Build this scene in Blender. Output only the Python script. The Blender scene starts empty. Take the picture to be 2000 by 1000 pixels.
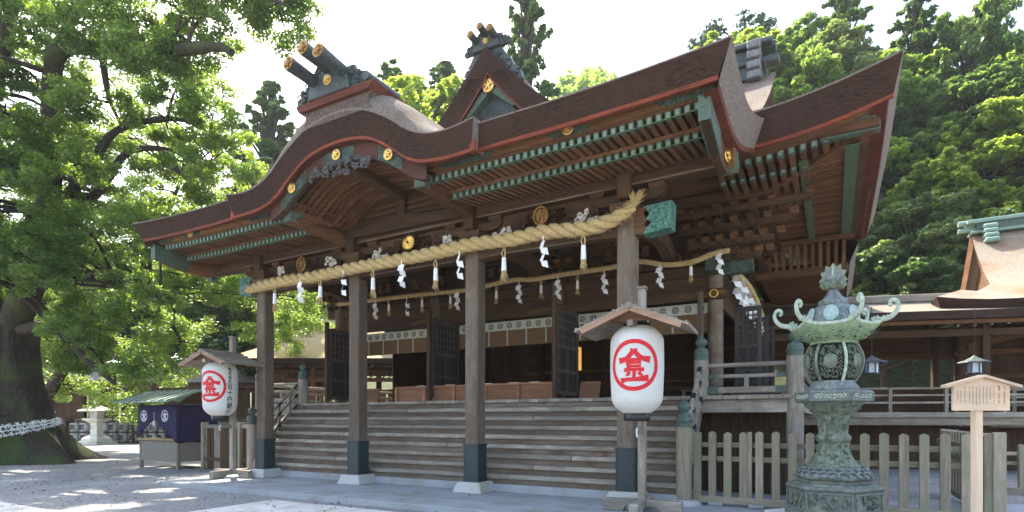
import bpy, math, random
import numpy as np
from mathutils import Vector, Matrix, noise as mnoise

# ------------------------------------------------------------------ camera, sky, sun, exposure
scene = bpy.context.scene
COL = scene.collection
YAW = math.radians(28.98)
cam_d = bpy.data.cameras.new('camera')
cam = bpy.data.objects.new('camera', cam_d)
COL.objects.link(cam)
cam.location = (0, 0, 1.6)
cam.rotation_euler = (math.radians(90), 0, YAW)
cam_d.sensor_fit = 'HORIZONTAL'
cam_d.sensor_width = 36.0
cam_d.lens = 1130.0 / 2000.0 * 36.0
cam_d.shift_y = (819.0 - 500.0) / 2000.0
cam_d.clip_start = 0.1
cam_d.clip_end = 3000
scene.camera = cam

SUN = Vector((-0.52, 0.34, 0.79)).normalized()          # towards the sun: behind the hall, over the camphor
world = bpy.data.worlds.new('World')
scene.world = world
world.use_nodes = True
wn = world.node_tree
bg = wn.nodes['Background']
sky = wn.nodes.new('ShaderNodeTexSky')
sky.sky_type = 'NISHITA'
sky.sun_disc = False
sky.sun_elevation = math.asin(SUN.z)
sky.sun_rotation = math.atan2(SUN.x, SUN.y)
sky.altitude = 200
sky.air_density = 1.1
sky.dust_density = 3.5
sky.ozone_density = 1.0
wn.links.new(sky.outputs[0], bg.inputs[0])
bg.inputs[1].default_value = 0.14
sun_d = bpy.data.lights.new('sun', 'SUN')
sun_d.energy = 3.6
sun_d.angle = math.radians(0.6)
sun_d.color = (1.0, 0.93, 0.80)
sun = bpy.data.objects.new('sun', sun_d)
COL.objects.link(sun)
sun.location = SUN * 60
sun.rotation_euler = (-SUN).to_track_quat('-Z', 'Y').to_euler()
scene.view_settings.view_transform = 'Standard'
scene.view_settings.look = 'None'
scene.view_settings.gamma = 1.0
scene.view_settings.use_curve_mapping = False
scene.view_settings.exposure = 2.3
scene.render.engine = 'CYCLES'
scene.cycles.max_bounces = 8
scene.cycles.diffuse_bounces = 4
scene.cycles.glossy_bounces = 2
scene.cycles.transmission_bounces = 4
scene.cycles.transparent_max_bounces = 4
scene.cycles.caustics_reflective = False
scene.cycles.caustics_refractive = False
scene.cycles.use_denoising = True
R = random.Random(7)
# ------------------------------------------------------------------ helpers
def lerp(a, b, t): return a + (b - a) * t
def interp(pts, x):
    if x <= pts[0][0]: return pts[0][1]
    for (x0, y0), (x1, y1) in zip(pts, pts[1:]):
        if x <= x1: return lerp(y0, y1, (x - x0) / (x1 - x0))
    return pts[-1][1]
def smooth_pts(pts, n=8):
    """Catmull-Rom through points of any dimension"""
    P = [Vector(p) for p in pts]
    P = [P[0] * 2 - P[1]] + P + [P[-1] * 2 - P[-2]]
    out = []
    for i in range(1, len(P) - 2):
        p0, p1, p2, p3 = P[i - 1], P[i], P[i + 1], P[i + 2]
        for k in range(n):
            t = k / n
            out.append(0.5 * ((2 * p1) + (p2 - p0) * t + (2 * p0 - 5 * p1 + 4 * p2 - p3) * t * t + (3 * p1 - p0 - 3 * p2 + p3) * t ** 3))
    out.append(P[-2].copy())
    return out
def cr(pts, x, _c={}):
    """smooth 1-d curve through (x, y) points"""
    key = id(pts)
    if key not in _c:
        _c[key] = [(p[0], p[1]) for p in smooth_pts([(a, b, 0) for a, b in pts], 10)]
    return interp(_c[key], x)

class MB:
    """collects faces of one mesh"""
    def __init__(s):
        s.v, s.f, s.m, s.sm = [], [], [], []
    def add(s, vs, fs, mi=0, smooth=False):
        o = len(s.v)
        s.v.extend([tuple(p) for p in vs])
        for f in fs:
            s.f.append(tuple(o + i for i in f)); s.m.append(mi); s.sm.append(smooth)
    def box(s, x0, x1, y0, y1, z0, z1, mi=0):
        s.add([(x0, y0, z0), (x1, y0, z0), (x1, y1, z0), (x0, y1, z0), (x0, y0, z1), (x1, y0, z1), (x1, y1, z1), (x0, y1, z1)],
              [(0, 3, 2, 1), (4, 5, 6, 7), (0, 1, 5, 4), (1, 2, 6, 5), (2, 3, 7, 6), (3, 0, 4, 7)], mi)
        return s
    def cbox(s, c, sz, M=None, mi=0):
        hx, hy, hz = sz[0] / 2, sz[1] / 2, sz[2] / 2
        vs = [Vector((a, b, d)) for d in (-hz, hz) for a, b in ((-hx, -hy), (hx, -hy), (hx, hy), (-hx, hy))]
        if M: vs = [M @ p for p in vs]
        s.add([Vector(c) + p for p in vs], [(0, 3, 2, 1), (4, 5, 6, 7), (0, 1, 5, 4), (1, 2, 6, 5), (2, 3, 7, 6), (3, 0, 4, 7)], mi)
        return s
    def beam(s, p0, p1, w, h, mi=0, up=(0, 0, 1)):
        p0, p1 = Vector(p0), Vector(p1)
        d = (p1 - p0); L = d.length; d.normalize()
        side = d.cross(Vector(up)); 
        if side.length < 1e-5: side = Vector((1, 0, 0))
        side.normalize(); u = side.cross(d)
        vs = []
        for p in (p0, p1):
            for a, b in ((-1, -1), (1, -1), (1, 1), (-1, 1)):
                vs.append(p + side * (a * w / 2) + u * (b * h / 2))
        s.add(vs, [(0, 1, 2, 3), (7, 6, 5, 4), (0, 4, 5, 1), (1, 5, 6, 2), (2, 6, 7, 3), (3, 7, 4, 0)], mi)
        return s
    def tube(s, path, rad, n=8, mi=0, caps=True, smooth=True, rough=0.0, rs=1.7):
        path = [Vector(p) for p in path]
        if not isinstance(rad, (list, tuple)): rad = [rad] * len(path)
        vs, fs = [], []
        ref = Vector((0.3, 0.2, 1)).normalized()
        for i, p in enumerate(path):
            d = (path[min(i + 1, len(path) - 1)] - path[max(i - 1, 0)]).normalized()
            a = d.cross(ref)
            if a.length < 1e-3: a = d.cross(Vector((1, 0, 0)))
            a.normalize(); b = d.cross(a)
            for k in range(n):
                t = 2 * math.pi * k / n
                r = rad[i]
                if rough: 
                    q = p + a * math.cos(t) * r + b * math.sin(t) * r
                    r *= 1 + rough * mnoise.noise(q * rs)
                vs.append(p + a * math.cos(t) * r + b * math.sin(t) * r)
        for i in range(len(path) - 1):
            for k in range(n):
                k2 = (k + 1) % n
                fs.append((i * n + k, i * n + k2, (i + 1) * n + k2, (i + 1) * n + k))
        s.add(vs, fs, mi, smooth)
        if caps:
            s.add(vs[:n], [tuple(range(n))], mi); s.add(vs[-n:], [tuple(reversed(range(n)))], mi)
        return s
    def lathe(s, prof, c=(0, 0, 0), n=24, mi=0, smooth=True, rot=0.0, sq=None):
        vs, fs = [], []
        for r, z in prof:
            for k in range(n):
                t = rot + 2 * math.pi * k / n
                vs.append((c[0] + r * math.cos(t), c[1] + r * math.sin(t), c[2] + z))
        for i in range(len(prof) - 1):
            for k in range(n):
                k2 = (k + 1) % n
                fs.append((i * n + k, i * n + k2, (i + 1) * n + k2, (i + 1) * n + k))
        s.add(vs, fs, mi, smooth)
        if prof[0][0] > 1e-4: s.add(vs[:n], [tuple(reversed(range(n)))], mi)
        if prof[-1][0] > 1e-4: s.add(vs[-n:], [tuple(range(n))], mi)
        return s
    def prism(s, poly, axis, a, b, mi=0):
        """poly in the plane across the axis; axis 'x': (y,z), 'y': (x,z), 'z': (x,y)"""
        def P(p, t):
            return {'x': (t, p[0], p[1]), 'y': (p[0], t, p[1]), 'z': (p[0], p[1], t)}[axis]
        n = len(poly)
        vs = [P(p, a) for p in poly] + [P(p, b) for p in poly]
        fs = [tuple(range(n)), tuple(reversed(range(n, 2 * n)))] + [(i, n + i, n + (i + 1) % n, (i + 1) % n) for i in range(n)]
        s.add(vs, fs, mi)
        return s
    def grid(s, fn, us, vs_, mi=0, smooth=True):
        pts = [fn(u, v) for v in vs_ for u in us]
        nu = len(us)
        fs = [(j * nu + i, j * nu + i + 1, (j + 1) * nu + i + 1, (j + 1) * nu + i) for j in range(len(vs_) - 1) for i in range(nu - 1)]
        s.add(pts, fs, mi, smooth)
        return s
    def disc(s, c, r, nrm, n=20, mi=0, thick=0.02):
        c, nrm = Vector(c), Vector(nrm).normalized()
        s.tube([c, c + nrm * thick], r, n, mi, smooth=False)
        return s
    def mesh(s, name, mats):
        me = bpy.data.meshes.new(name)
        me.from_pydata(s.v, [], s.f)
        for m in (mats if isinstance(mats, (list, tuple)) else [mats]): me.materials.append(m)
        me.polygons.foreach_set('material_index', s.m)
        me.polygons.foreach_set('use_smooth', s.sm)
        me.update()
        return me
    def build(s, name, mats, parent=None, bevel=0, loc=None, fix=False, **props):
        me = s.mesh(name, mats)
        if fix:
            import bmesh
            bm = bmesh.new(); bm.from_mesh(me); bmesh.ops.recalc_face_normals(bm, faces=bm.faces); bm.to_mesh(me); bm.free()
        o = bpy.data.objects.new(name, me)
        return put(o, parent, bevel, loc, **props)

def put(o, parent=None, bevel=0, loc=None, **props):
    COL.objects.link(o)
    if loc is not None: o.location = loc
    if parent is not None:
        o.parent = parent
        if parent.type == 'EMPTY' and parent.parent is None:
            o.matrix_parent_inverse = parent.matrix_basis.inverted()
    if bevel:
        b = o.modifiers.new('bevel', 'BEVEL'); b.width = bevel; b.segments = 1; b.limit_method = 'ANGLE'
    for k, v in props.items(): o[k] = v
    return o
def thing(name, label, category, loc=(0, 0, 0), rz=0.0, group=None):
    o = bpy.data.objects.new(name, None)
    o.empty_display_size = 0.3
    COL.objects.link(o)
    o.location = loc; o.rotation_euler = (0, 0, rz)
    bpy_update(o)
    o['label'] = label; o['category'] = category
    if group: o['group'] = group
    return o
def bpy_update(o):
    o.matrix_basis = Matrix.LocRotScale(o.location, o.rotation_euler, o.scale)
def inst(src_mesh, name, parent, loc, rot=(0, 0, 0), scale=(1, 1, 1), **props):
    o = bpy.data.objects.new(name, src_mesh)
    put(o, parent, 0, loc, **props)
    o.rotation_euler = rot; o.scale = scale
    return o
def copy_tree(o, parent=None):
    c = o.copy(); COL.objects.link(c)
    c.parent = parent
    for ch in list(o.children): copy_tree(ch, c)
    return c
def clear_local(t):
    """children built in local coordinates of an empty: no parent inverse"""
    for ch in t.children: ch.matrix_parent_inverse = Matrix()
def tag(o, label, category, group=None):
    o['label'] = label; o['category'] = category
    if group: o['group'] = group
    return o
def quads_mesh(name, centres, A, B, mat):
    """fast mesh of loose quads; centres (n,3), half axes A, B (n,3)"""
    n = len(centres)
    V = np.empty((n, 4, 3), dtype=np.float32)
    V[:, 0] = centres - A; V[:, 1] = centres + B; V[:, 2] = centres + A; V[:, 3] = centres - B
    me = bpy.data.meshes.new(name)
    me.vertices.add(n * 4); me.loops.add(n * 4); me.polygons.add(n)
    me.vertices.foreach_set('co', V.reshape(-1))
    me.loops.foreach_set('vertex_index', np.arange(n * 4, dtype=np.int32))
    me.polygons.foreach_set('loop_start', np.arange(0, n * 4, 4, dtype=np.int32))
    me.polygons.foreach_set('loop_total', np.full(n, 4, dtype=np.int32))
    me.materials.append(mat)
    me.update(calc_edges=True)
    return me
def text_mesh(s, size, name='text', bold=0.0):
    cu = bpy.data.curves.new(name, 'FONT')
    cu.body = s; cu.size = size; cu.align_x = 'CENTER'; cu.align_y = 'CENTER'
    cu.resolution_u = 2
    cu.offset = bold * size
    o = bpy.data.objects.new(name, cu); COL.objects.link(o)
    bpy.context.view_layer.update()
    me = bpy.data.meshes.new_from_object(o.evaluated_get(bpy.context.evaluated_depsgraph_get()))
    bpy.data.objects.remove(o); bpy.data.curves.remove(cu)
    vs = [tuple(v.co) for v in me.vertices]; fs = [tuple(p.vertices) for p in me.polygons]
    bpy.data.meshes.remove(me)
    return vs, fs
# ------------------------------------------------------------------ materials
def newmat(name):
    m = bpy.data.materials.new(name); m.use_nodes = True
    nt = m.node_tree; nt.nodes.clear()
    out = nt.nodes.new('ShaderNodeOutputMaterial')
    p = nt.nodes.new('ShaderNodeBsdfPrincipled')
    nt.links.new(p.outputs[0], out.inputs[0])
    return m, nt, p, out
def nd(nt, t, **kw):
    n = nt.nodes.new(t)
    for k, v in kw.items():
        if k in n.inputs.keys(): n.inputs[k].default_value = v
        else: setattr(n, k, v)
    return n
def ramp(nt, src, stops):
    r = nt.nodes.new('ShaderNodeValToRGB')
    e = r.color_ramp.elements
    while len(e) < len(stops): e.new(0.5)
    for el, (p, c) in zip(e, stops):
        el.position = p; el.color = (*c, 1) if len(c) == 3 else c
    nt.links.new(src, r.inputs[0])
    return r
def coords(nt, scale=(1, 1, 1), kind='Object', jitter=True):
    tc = nt.nodes.new('ShaderNodeTexCoord')
    mp = nt.nodes.new('ShaderNodeMapping')
    mp.inputs['Scale'].default_value = scale
    nt.links.new(tc.outputs[kind], mp.inputs[0])
    if jitter:
        oi = nt.nodes.new('ShaderNodeObjectInfo')
        v = nt.nodes.new('ShaderNodeVectorMath'); v.operation = 'SCALE'
        v.inputs[0].default_value = (37.0, 19.0, 53.0)
        nt.links.new(oi.outputs['Random'], v.inputs['Scale'])
        nt.links.new(v.outputs[0], mp.inputs['Location'])
    return mp.outputs[0]
def noise_n(nt, vec, scale, detail=4, rough=0.6):
    n = nt.nodes.new('ShaderNodeTexNoise')
    n.inputs['Scale'].default_value = scale; n.inputs['Detail'].default_value = detail; n.inputs['Roughness'].default_value = rough
    nt.links.new(vec, n.inputs['Vector'])
    return n.outputs['Fac']
def bump(nt, p, h, strength=0.4, dist=0.02):
    b = nt.nodes.new('ShaderNodeBump')
    b.inputs['Strength'].default_value = strength; b.inputs['Distance'].default_value = dist
    nt.links.new(h, b.inputs['Height']); nt.links.new(b.outputs[0], p.inputs['Normal'])
def mixc(nt, fac, a, b, mode='MIX'):
    m = nt.nodes.new('ShaderNodeMix'); m.data_type = 'RGBA'; m.blend_type = mode
    for s, v in ((0, fac), (6, a), (7, b)):
        if hasattr(v, 'is_linked') or hasattr(v, 'links'): nt.links.new(v, m.inputs[s])
        else: m.inputs[s].default_value = v if s == 0 else ((*v, 1) if len(v) == 3 else v)
    return m.outputs[2]
def wood(name, light, dark, axis='z', scale=6.0, stretch=14.0, rough=0.75, stain=None, bstr=0.35, spec=0.25):
    m, nt, p, _ = newmat(name)
    sc = {'x': (1 / stretch, 1, 1), 'y': (1, 1 / stretch, 1), 'z': (1, 1, 1 / stretch)}[axis]
    vec = coords(nt, sc)
    g = noise_n(nt, vec, scale * 5, 6, 0.7)
    big = noise_n(nt, coords(nt, sc), scale * 0.5, 3, 0.5)
    r = ramp(nt, g, [(0.3, dark), (0.7, light)])
    c = mixc(nt, 0.0, r.outputs[0], r.outputs[0])
    rb = ramp(nt, big, [(0.3, (0.62, 0.6, 0.58)), (0.7, (1.15, 1.12, 1.1))])
    c = mixc(nt, 1.0, r.outputs[0], rb.outputs[0], 'MULTIPLY')
    oi = nt.nodes.new('ShaderNodeObjectInfo')
    ro = ramp(nt, oi.outputs['Random'], [(0, (0.74, 0.73, 0.72)), (1, (1.18, 1.17, 1.15))])
    c = mixc(nt, 1.0, c, ro.outputs[0], 'MULTIPLY')
    if stain:
        st = noise_n(nt, coords(nt, (1, 1, 1)), 1.6, 4, 0.65)
        rs = ramp(nt, st, [(0.48, (0, 0, 0)), (0.66, (1, 1, 1))])
        c = mixc(nt, rs.outputs[0], c, stain)
    nt.links.new(c, p.inputs['Base Color'])
    p.inputs['Roughness'].default_value = rough
    p.inputs['Specular IOR Level'].default_value = spec
    bump(nt, p, g, bstr, 0.01)
    return m
def speckle(name, c0, c1, scale, rough=0.9, bstr=0.5, dist=0.02, c2=None, scale2=1.0, stretch=(1, 1, 1), spec=0.2, lo=0.35, hi=0.65):
    m, nt, p, _ = newmat(name)
    vec = coords(nt, stretch)
    g = noise_n(nt, vec, scale, 5, 0.7)
    r = ramp(nt, g, [(lo, c0), (hi, c1)])
    c = r.outputs[0]
    if c2:
        b = noise_n(nt, coords(nt), scale2, 4, 0.6)
        rb = ramp(nt, b, [(0.45, (0, 0, 0)), (0.68, (1, 1, 1))])
        c = mixc(nt, rb.outputs[0], c, c2)
    nt.links.new(c, p.inputs['Base Color'])
    p.inputs['Roughness'].default_value = rough
    p.inputs['Specular IOR Level'].default_value = spec
    bump(nt, p, g, bstr, dist)
    return m
def plain(name, c, rough=0.6, metal=0.0, spec=0.4, emit=None, es=0.0):
    m, nt, p, _ = newmat(name)
    g = noise_n(nt, coords(nt), 18, 3, 0.6)
    r = ramp(nt, g, [(0.3, tuple(x * 0.85 for x in c)), (0.7, tuple(min(1, x * 1.08) for x in c))])
    nt.links.new(r.outputs[0], p.inputs['Base Color'])
    p.inputs['Roughness'].default_value = rough; p.inputs['Metallic'].default_value = metal
    p.inputs['Specular IOR Level'].default_value = spec
    if emit:
        p.inputs['Emission Color'].default_value = (*emit, 1); p.inputs['Emission Strength'].default_value = es
    return m
def leaf_mat(name, dif, trans, tf=0.45, var=0.35, gloss=0.06):
    m = bpy.data.materials.new(name); m.use_nodes = True
    nt = m.node_tree; nt.nodes.clear()
    out = nt.nodes.new('ShaderNodeOutputMaterial')
    geo = nt.nodes.new('ShaderNodeNewGeometry')
    oi = nt.nodes.new('ShaderNodeObjectInfo')
    rv = ramp(nt, geo.outputs['Random Per Island'], [(0, (1 - var,) * 3), (0.85, (1 + var * 0.6,) * 3), (1, (1.5 + var, 1.35 + var, 1.0))])
    ro = ramp(nt, oi.outputs['Random'], [(0, (0.8, 0.85, 0.8)), (1, (1.15, 1.1, 1.0))])
    tint = mixc(nt, 1.0, rv.outputs[0], ro.outputs[0], 'MULTIPLY')
    cd = mixc(nt, 1.0, tint, (*dif, 1), 'MULTIPLY'); ct = mixc(nt, 1.0, tint, (*trans, 1), 'MULTIPLY')
    d = nt.nodes.new('ShaderNodeBsdfDiffuse'); t = nt.nodes.new('ShaderNodeBsdfTranslucent'); g = nt.nodes.new('ShaderNodeBsdfGlossy')
    g.inputs['Roughness'].default_value = 0.38; g.inputs['Color'].default_value = (0.8, 0.85, 0.8, 1)
    nt.links.new(cd, d.inputs[0]); nt.links.new(ct, t.inputs[0])
    m1 = nt.nodes.new('ShaderNodeMixShader'); m1.inputs[0].default_value = tf
    nt.links.new(d.outputs[0], m1.inputs[1]); nt.links.new(t.outputs[0], m1.inputs[2])
    m2 = nt.nodes.new('ShaderNodeMixShader'); m2.inputs[0].default_value = gloss
    nt.links.new(m1.outputs[0], m2.inputs[1]); nt.links.new(g.outputs[0], m2.inputs[2])
    nt.links.new(m2.outputs[0], out.inputs[0])
    return m

W = {}
for ax in 'xyz':
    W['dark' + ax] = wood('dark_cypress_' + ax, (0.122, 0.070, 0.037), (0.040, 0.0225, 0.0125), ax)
    W['pillar' + ax] = wood('weathered_pillar_' + ax, (0.235, 0.190, 0.148), (0.098, 0.076, 0.057), ax, stain=(0.115, 0.074, 0.048))
    W['grey' + ax] = wood('weathered_grey_' + ax, (0.47, 0.425, 0.355), (0.175, 0.152, 0.122), ax, stain=(0.205, 0.172, 0.13))
    W['fence' + ax] = wood('fence_wood_' + ax, (0.40, 0.35, 0.265), (0.21, 0.18, 0.13), ax, stain=(0.24, 0.225, 0.135))
    W['warm' + ax] = wood('warm_cypress_' + ax, (0.24, 0.126, 0.060), (0.088, 0.043, 0.021), ax)
    W['new' + ax] = wood('new_pine_' + ax, (0.78, 0.61, 0.44), (0.66, 0.49, 0.34), ax, bstr=0.12)
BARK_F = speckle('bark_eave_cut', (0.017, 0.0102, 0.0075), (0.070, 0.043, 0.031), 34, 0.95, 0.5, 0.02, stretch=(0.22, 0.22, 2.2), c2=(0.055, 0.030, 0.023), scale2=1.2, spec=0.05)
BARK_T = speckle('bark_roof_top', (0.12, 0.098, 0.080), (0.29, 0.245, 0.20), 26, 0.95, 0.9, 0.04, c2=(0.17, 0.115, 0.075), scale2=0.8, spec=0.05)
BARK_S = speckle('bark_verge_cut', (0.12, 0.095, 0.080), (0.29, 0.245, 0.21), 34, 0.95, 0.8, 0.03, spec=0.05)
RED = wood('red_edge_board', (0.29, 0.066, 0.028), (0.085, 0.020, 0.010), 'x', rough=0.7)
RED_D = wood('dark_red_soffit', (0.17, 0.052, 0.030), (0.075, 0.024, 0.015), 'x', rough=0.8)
COPPER_N = speckle('chased_green_copper', (0.02, 0.080, 0.060), (0.12, 0.26, 0.205), 16, 0.6, 0.9, 0.02, spec=0.4, lo=.42, hi=.6)
COPPER = speckle('verdigris_copper', (0.030, 0.052, 0.040), (0.125, 0.180, 0.138), 26, 0.62, 0.9, 0.016, c2=(0.075, 0.095, 0.06), scale2=2.5, spec=0.4)
COPPER_L = speckle('pale_verdigris', (0.12, 0.20, 0.155), (0.28, 0.385, 0.32), 26, 0.62, 0.7, 0.012, spec=0.4)
COPPER_D = speckle('dark_copper_sleeve', (0.008, 0.013, 0.016), (0.024, 0.040, 0.044), 30, 0.5, 0.6, 0.008, c2=(0.016, 0.036, 0.036), scale2=3.0, spec=0.5)
COPPER_F = speckle('chased_dark_copper', (0.028, 0.046, 0.034), (0.105, 0.150, 0.110), 30, 0.65, 1.0, 0.02, c2=(.05, .045, .03), scale2=3.0, lo=.4, hi=.62)
GREEN = speckle('green_copper_strip', (0.05, 0.085, 0.045), (0.13, 0.19, 0.115), 24, 0.7, 0.5, 0.01)
IRON = speckle('dark_bronze', (0.022, 0.028, 0.027), (0.075, 0.092, 0.086), 20, 0.5, 0.9, 0.02, spec=0.5)
GOLD = plain('gilt', (0.85, 0.55, 0.16), 0.28, 1.0)
GOLD_D = plain('old_gilt', (0.34, 0.19, 0.06), 0.45, 0.9)
WHITE = plain('white_paint', (0.72, 0.68, 0.62), 0.8)
PAPER = plain('white_paper', (0.86, 0.85, 0.82), 0.8)
STONE = speckle('cut_stone', (0.24, 0.25, 0.26), (0.40, 0.41, 0.42), 60, 0.85, 0.35, 0.01, c2=(0.25, 0.25, 0.22), scale2=1.3)
STONE_B = speckle('pillar_base_stone', (0.34, 0.34, 0.33), (0.52, 0.51, 0.48), 70, 0.85, 0.4, 0.01, c2=(0.38, 0.36, 0.28), scale2=2.0)
STONE_W = speckle('pale_granite', (0.52, 0.50, 0.46), (0.72, 0.70, 0.65), 60, 0.85, 0.3, 0.01, c2=(0.42, 0.38, 0.30), scale2=1.5)
BLACK = plain('black_lacquer', (0.02, 0.02, 0.022), 0.35)
STRAW = speckle('rice_straw', (0.34, 0.235, 0.095), (0.66, 0.50, 0.25), 70, 0.85, 0.9, 0.02, stretch=(0.5, 0.5, 0.5))
# ------------------------------------------------------------------ the setting: gravel court, paving, platform
def gravel_mat():
    m, nt, p, _ = newmat('grey_gravel')
    vec = coords(nt, jitter=False)
    v = nt.nodes.new('ShaderNodeTexVoronoi'); v.inputs['Scale'].default_value = 38
    nt.links.new(vec, v.inputs['Vector'])
    r = ramp(nt, v.outputs['Color'], [(0.1, (0.19, 0.19, 0.19)), (0.9, (0.46, 0.45, 0.43))])
    big = noise_n(nt, vec, 0.5, 5, 0.65)
    rb = ramp(nt, big, [(0.3, (0.72, 0.70, 0.68)), (0.7, (1.1, 1.1, 1.1))])
    c = mixc(nt, 1.0, r.outputs[0], rb.outputs[0], 'MULTIPLY')
    lit = noise_n(nt, vec, 2.2, 6, 0.7)
    rl = ramp(nt, lit, [(0.60, (0, 0, 0)), (0.72, (1, 1, 1))])
    c = mixc(nt, rl.outputs[0], c, (0.17, 0.12, 0.08))
    nt.links.new(c, p.inputs['Base Color'])
    p.inputs['Roughness'].default_value = 0.9; p.inputs['Specular IOR Level'].default_value = 0.15
    bump(nt, p, v.outputs['Distance'], 0.8, 0.03)
    return m
GRAVEL = gravel_mat()
mb = MB()
mb.add([(-450, -450, -0.12), (450, -450, -0.12), (450, 450, -0.12), (-450, 450, -0.12)], [(0, 1, 2, 3)])
mb.build('ground', GRAVEL, kind='structure', label='grey gravel court in front of the shrine hall')

def slabs(name, x0, x1, y0, y1, z0, z1, sx, sy, mat, base, label):
    """a paved area: a bed a little below, and each slab a part of its own"""
    bed = MB().box(x0 + .004, x1 - .004, y0 + .004, y1 - .004, z0, z1 - 0.012).build(name, base, kind='structure', label=label)
    rr = random.Random(hash(name) % 1000 if False else len(name))
    y = y0; row = 0
    while y < y1 - 0.05:
        dy = min(sy * rr.uniform(.9, 1.1), y1 - y)
        if y1 - (y + dy) < sy * 0.4: dy = y1 - y
        x = x0 - (row % 2) * sx * 0.5
        while x < x1 - 0.02:
            dx = sx * rr.uniform(.85, 1.15)
            a, b = max(x, x0), min(x + dx, x1)
            if x1 - b < 0.25: b = x1
            if b - a > 0.02:
                MB().box(a + .003, b - .003, y + .003, y + dy - .003, z0 + 0.01, z1 + rr.uniform(-.003, .003)).build('slab', mat, bed, bevel=0.008)
            x = b if b == x1 else x + dx
        y += dy; row += 1
    return bed
slabs('stone_platform', -15.2, 3.2, 8.65, 11.0, -0.13, 0.0, 1.9, 0.8, STONE, STONE, 'long low grey stone platform under the porch pillars')
MB().box(-15.2, 3.2, 11.004, 14.2, -0.13, -0.006).build('platform_back', STONE, kind='structure', label='grey stone platform behind the stair foot')
slabs('paved_path', -10.4, -6.9, 2.0, 8.3, -0.13, -0.105, 1.2, 0.9, STONE_W, STONE, 'pale paved path leading up to the platform')
slabs('cross_path', -34.0, -10.41, 3.2, 5.35, -0.13, -0.105, 1.6, 1.0, STONE_W, STONE, 'pale paved path crossing the gravel court')
# ------------------------------------------------------------------ the shrine hall
XC = -8.65
def tz(x): return 0.012 * (x - XC)                       # the porch sags a little to its far side
hall = thing('shrine_hall', 'large old wooden shrine hall with thick bark roof, porch pillars and wide stairs', 'shrine hall', (XC, 12.6, 0))
PX = [-3.43, -6.90, -10.365, -13.83]
PY = 10.78
# --- pillars
for x in PX:
    b = MB()
    b.prism([(x - .17 + .03, PY - .17), (x + .17 - .03, PY - .17), (x + .17, PY - .17 + .03), (x + .17, PY + .17 - .03), (x + .17 - .03, PY + .17), (x - .17 + .03, PY + .17), (x - .17, PY + .17 - .03), (x - .17, PY - .17 + .03)], 'z', .2, 5.56)
    pil = b.build('pillar', W['pillarz'], hall, fix=True)
    s = MB()
    s.box(x - .185, x + .185, PY - .185, PY + .185, .24, 1.045)
    s.box(x - .2, x + .2, PY - .2, PY + .2, 1.02, 1.06); s.box(x - .195, x + .195, PY - .195, PY + .195, .235, .27)
    for sx in (-1, 1):
        for yy in (PY - .187, PY + .187):
            s.box(x + sx * .15 - .006, x + sx * .15 + .006, yy - .004, yy + .004, .27, 1.02)
        for xx in (x - .187, x + .187):
            s.box(xx - .004, xx + .004, PY + sx * .15 - .006, PY + sx * .15 + .006, .27, 1.02)
    s.build('copper_sleeve', COPPER_D, pil, bevel=.006)
    b = MB(); t, u = .29, .37
    b.add([(x - u, PY - u, 0), (x + u, PY - u, 0), (x + u, PY + u, 0), (x - u, PY + u, 0), (x - t, PY - t, .235), (x + t, PY - t, .235), (x + t, PY + t, .235), (x - t, PY + t, .235)],
          [(0, 3, 2, 1), (4, 5, 6, 7), (0, 1, 5, 4), (1, 2, 6, 5), (2, 3, 7, 6), (3, 0, 4, 7)])
    b.build('stone_base', STONE_B, pil, bevel=.02)
# --- tie beams between the pillars, gently cambered, and nosing ends clad in copper
def koryo(xa, xb):
    n = 14; top, bot = [], []
    for i in range(n + 1):
        t = i / n; x = lerp(xa, xb, t)
        arch = math.sin(math.pi * t) ** .6 * .06
        top.append((x, 5.48 + arch * .4)); bot.append((x, 5.06 + arch + (0.0 if 0 < i < n else 0)))
    return top + bot[::-1]
for xa, xb in ((PX[1] + .16, PX[0] - .16), (PX[2] + .16, PX[1] - .16), (PX[3] + .16, PX[2] - .16)):
    t = MB().prism(koryo(xa, xb), 'y', PY - .15, PY + .15).build('tie_beam', W['darkx'], hall, bevel=.015, fix=True)
    # a thin light moulding under it
    MB().box(xa + .35, xb - .35, PY - .16, PY - .12, 5.10, 5.125).build('moulding', W['pillarx'], t)
for sx, x0 in ((1, PX[0]), (-1, PX[3])):
    def q(d, z): return (x0 + sx * d, z)
    pts = [q(.16, 5.08), q(.34, 5.05), q(.42, 5.16), q(.36, 5.24), q(.42, 5.32), q(.34, 5.44), q(.42, 5.56), q(.16, 5.56)]
    n1 = MB().prism(pts, 'y', PY - .15, PY + .15).build('beam_nose', W['warmx'], hall, fix=True)
    pts = [q(.34, 5.04), q(.86, 5.10), q(.88, 5.6), q(.34, 5.57), q(.46, 5.42), q(.40, 5.32), q(.50, 5.25), q(.40, 5.16)]
    MB().prism(pts, 'y', PY - .18, PY + .18).build('copper_cap', COPPER_N, n1, bevel=.012, fix=True)
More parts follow.
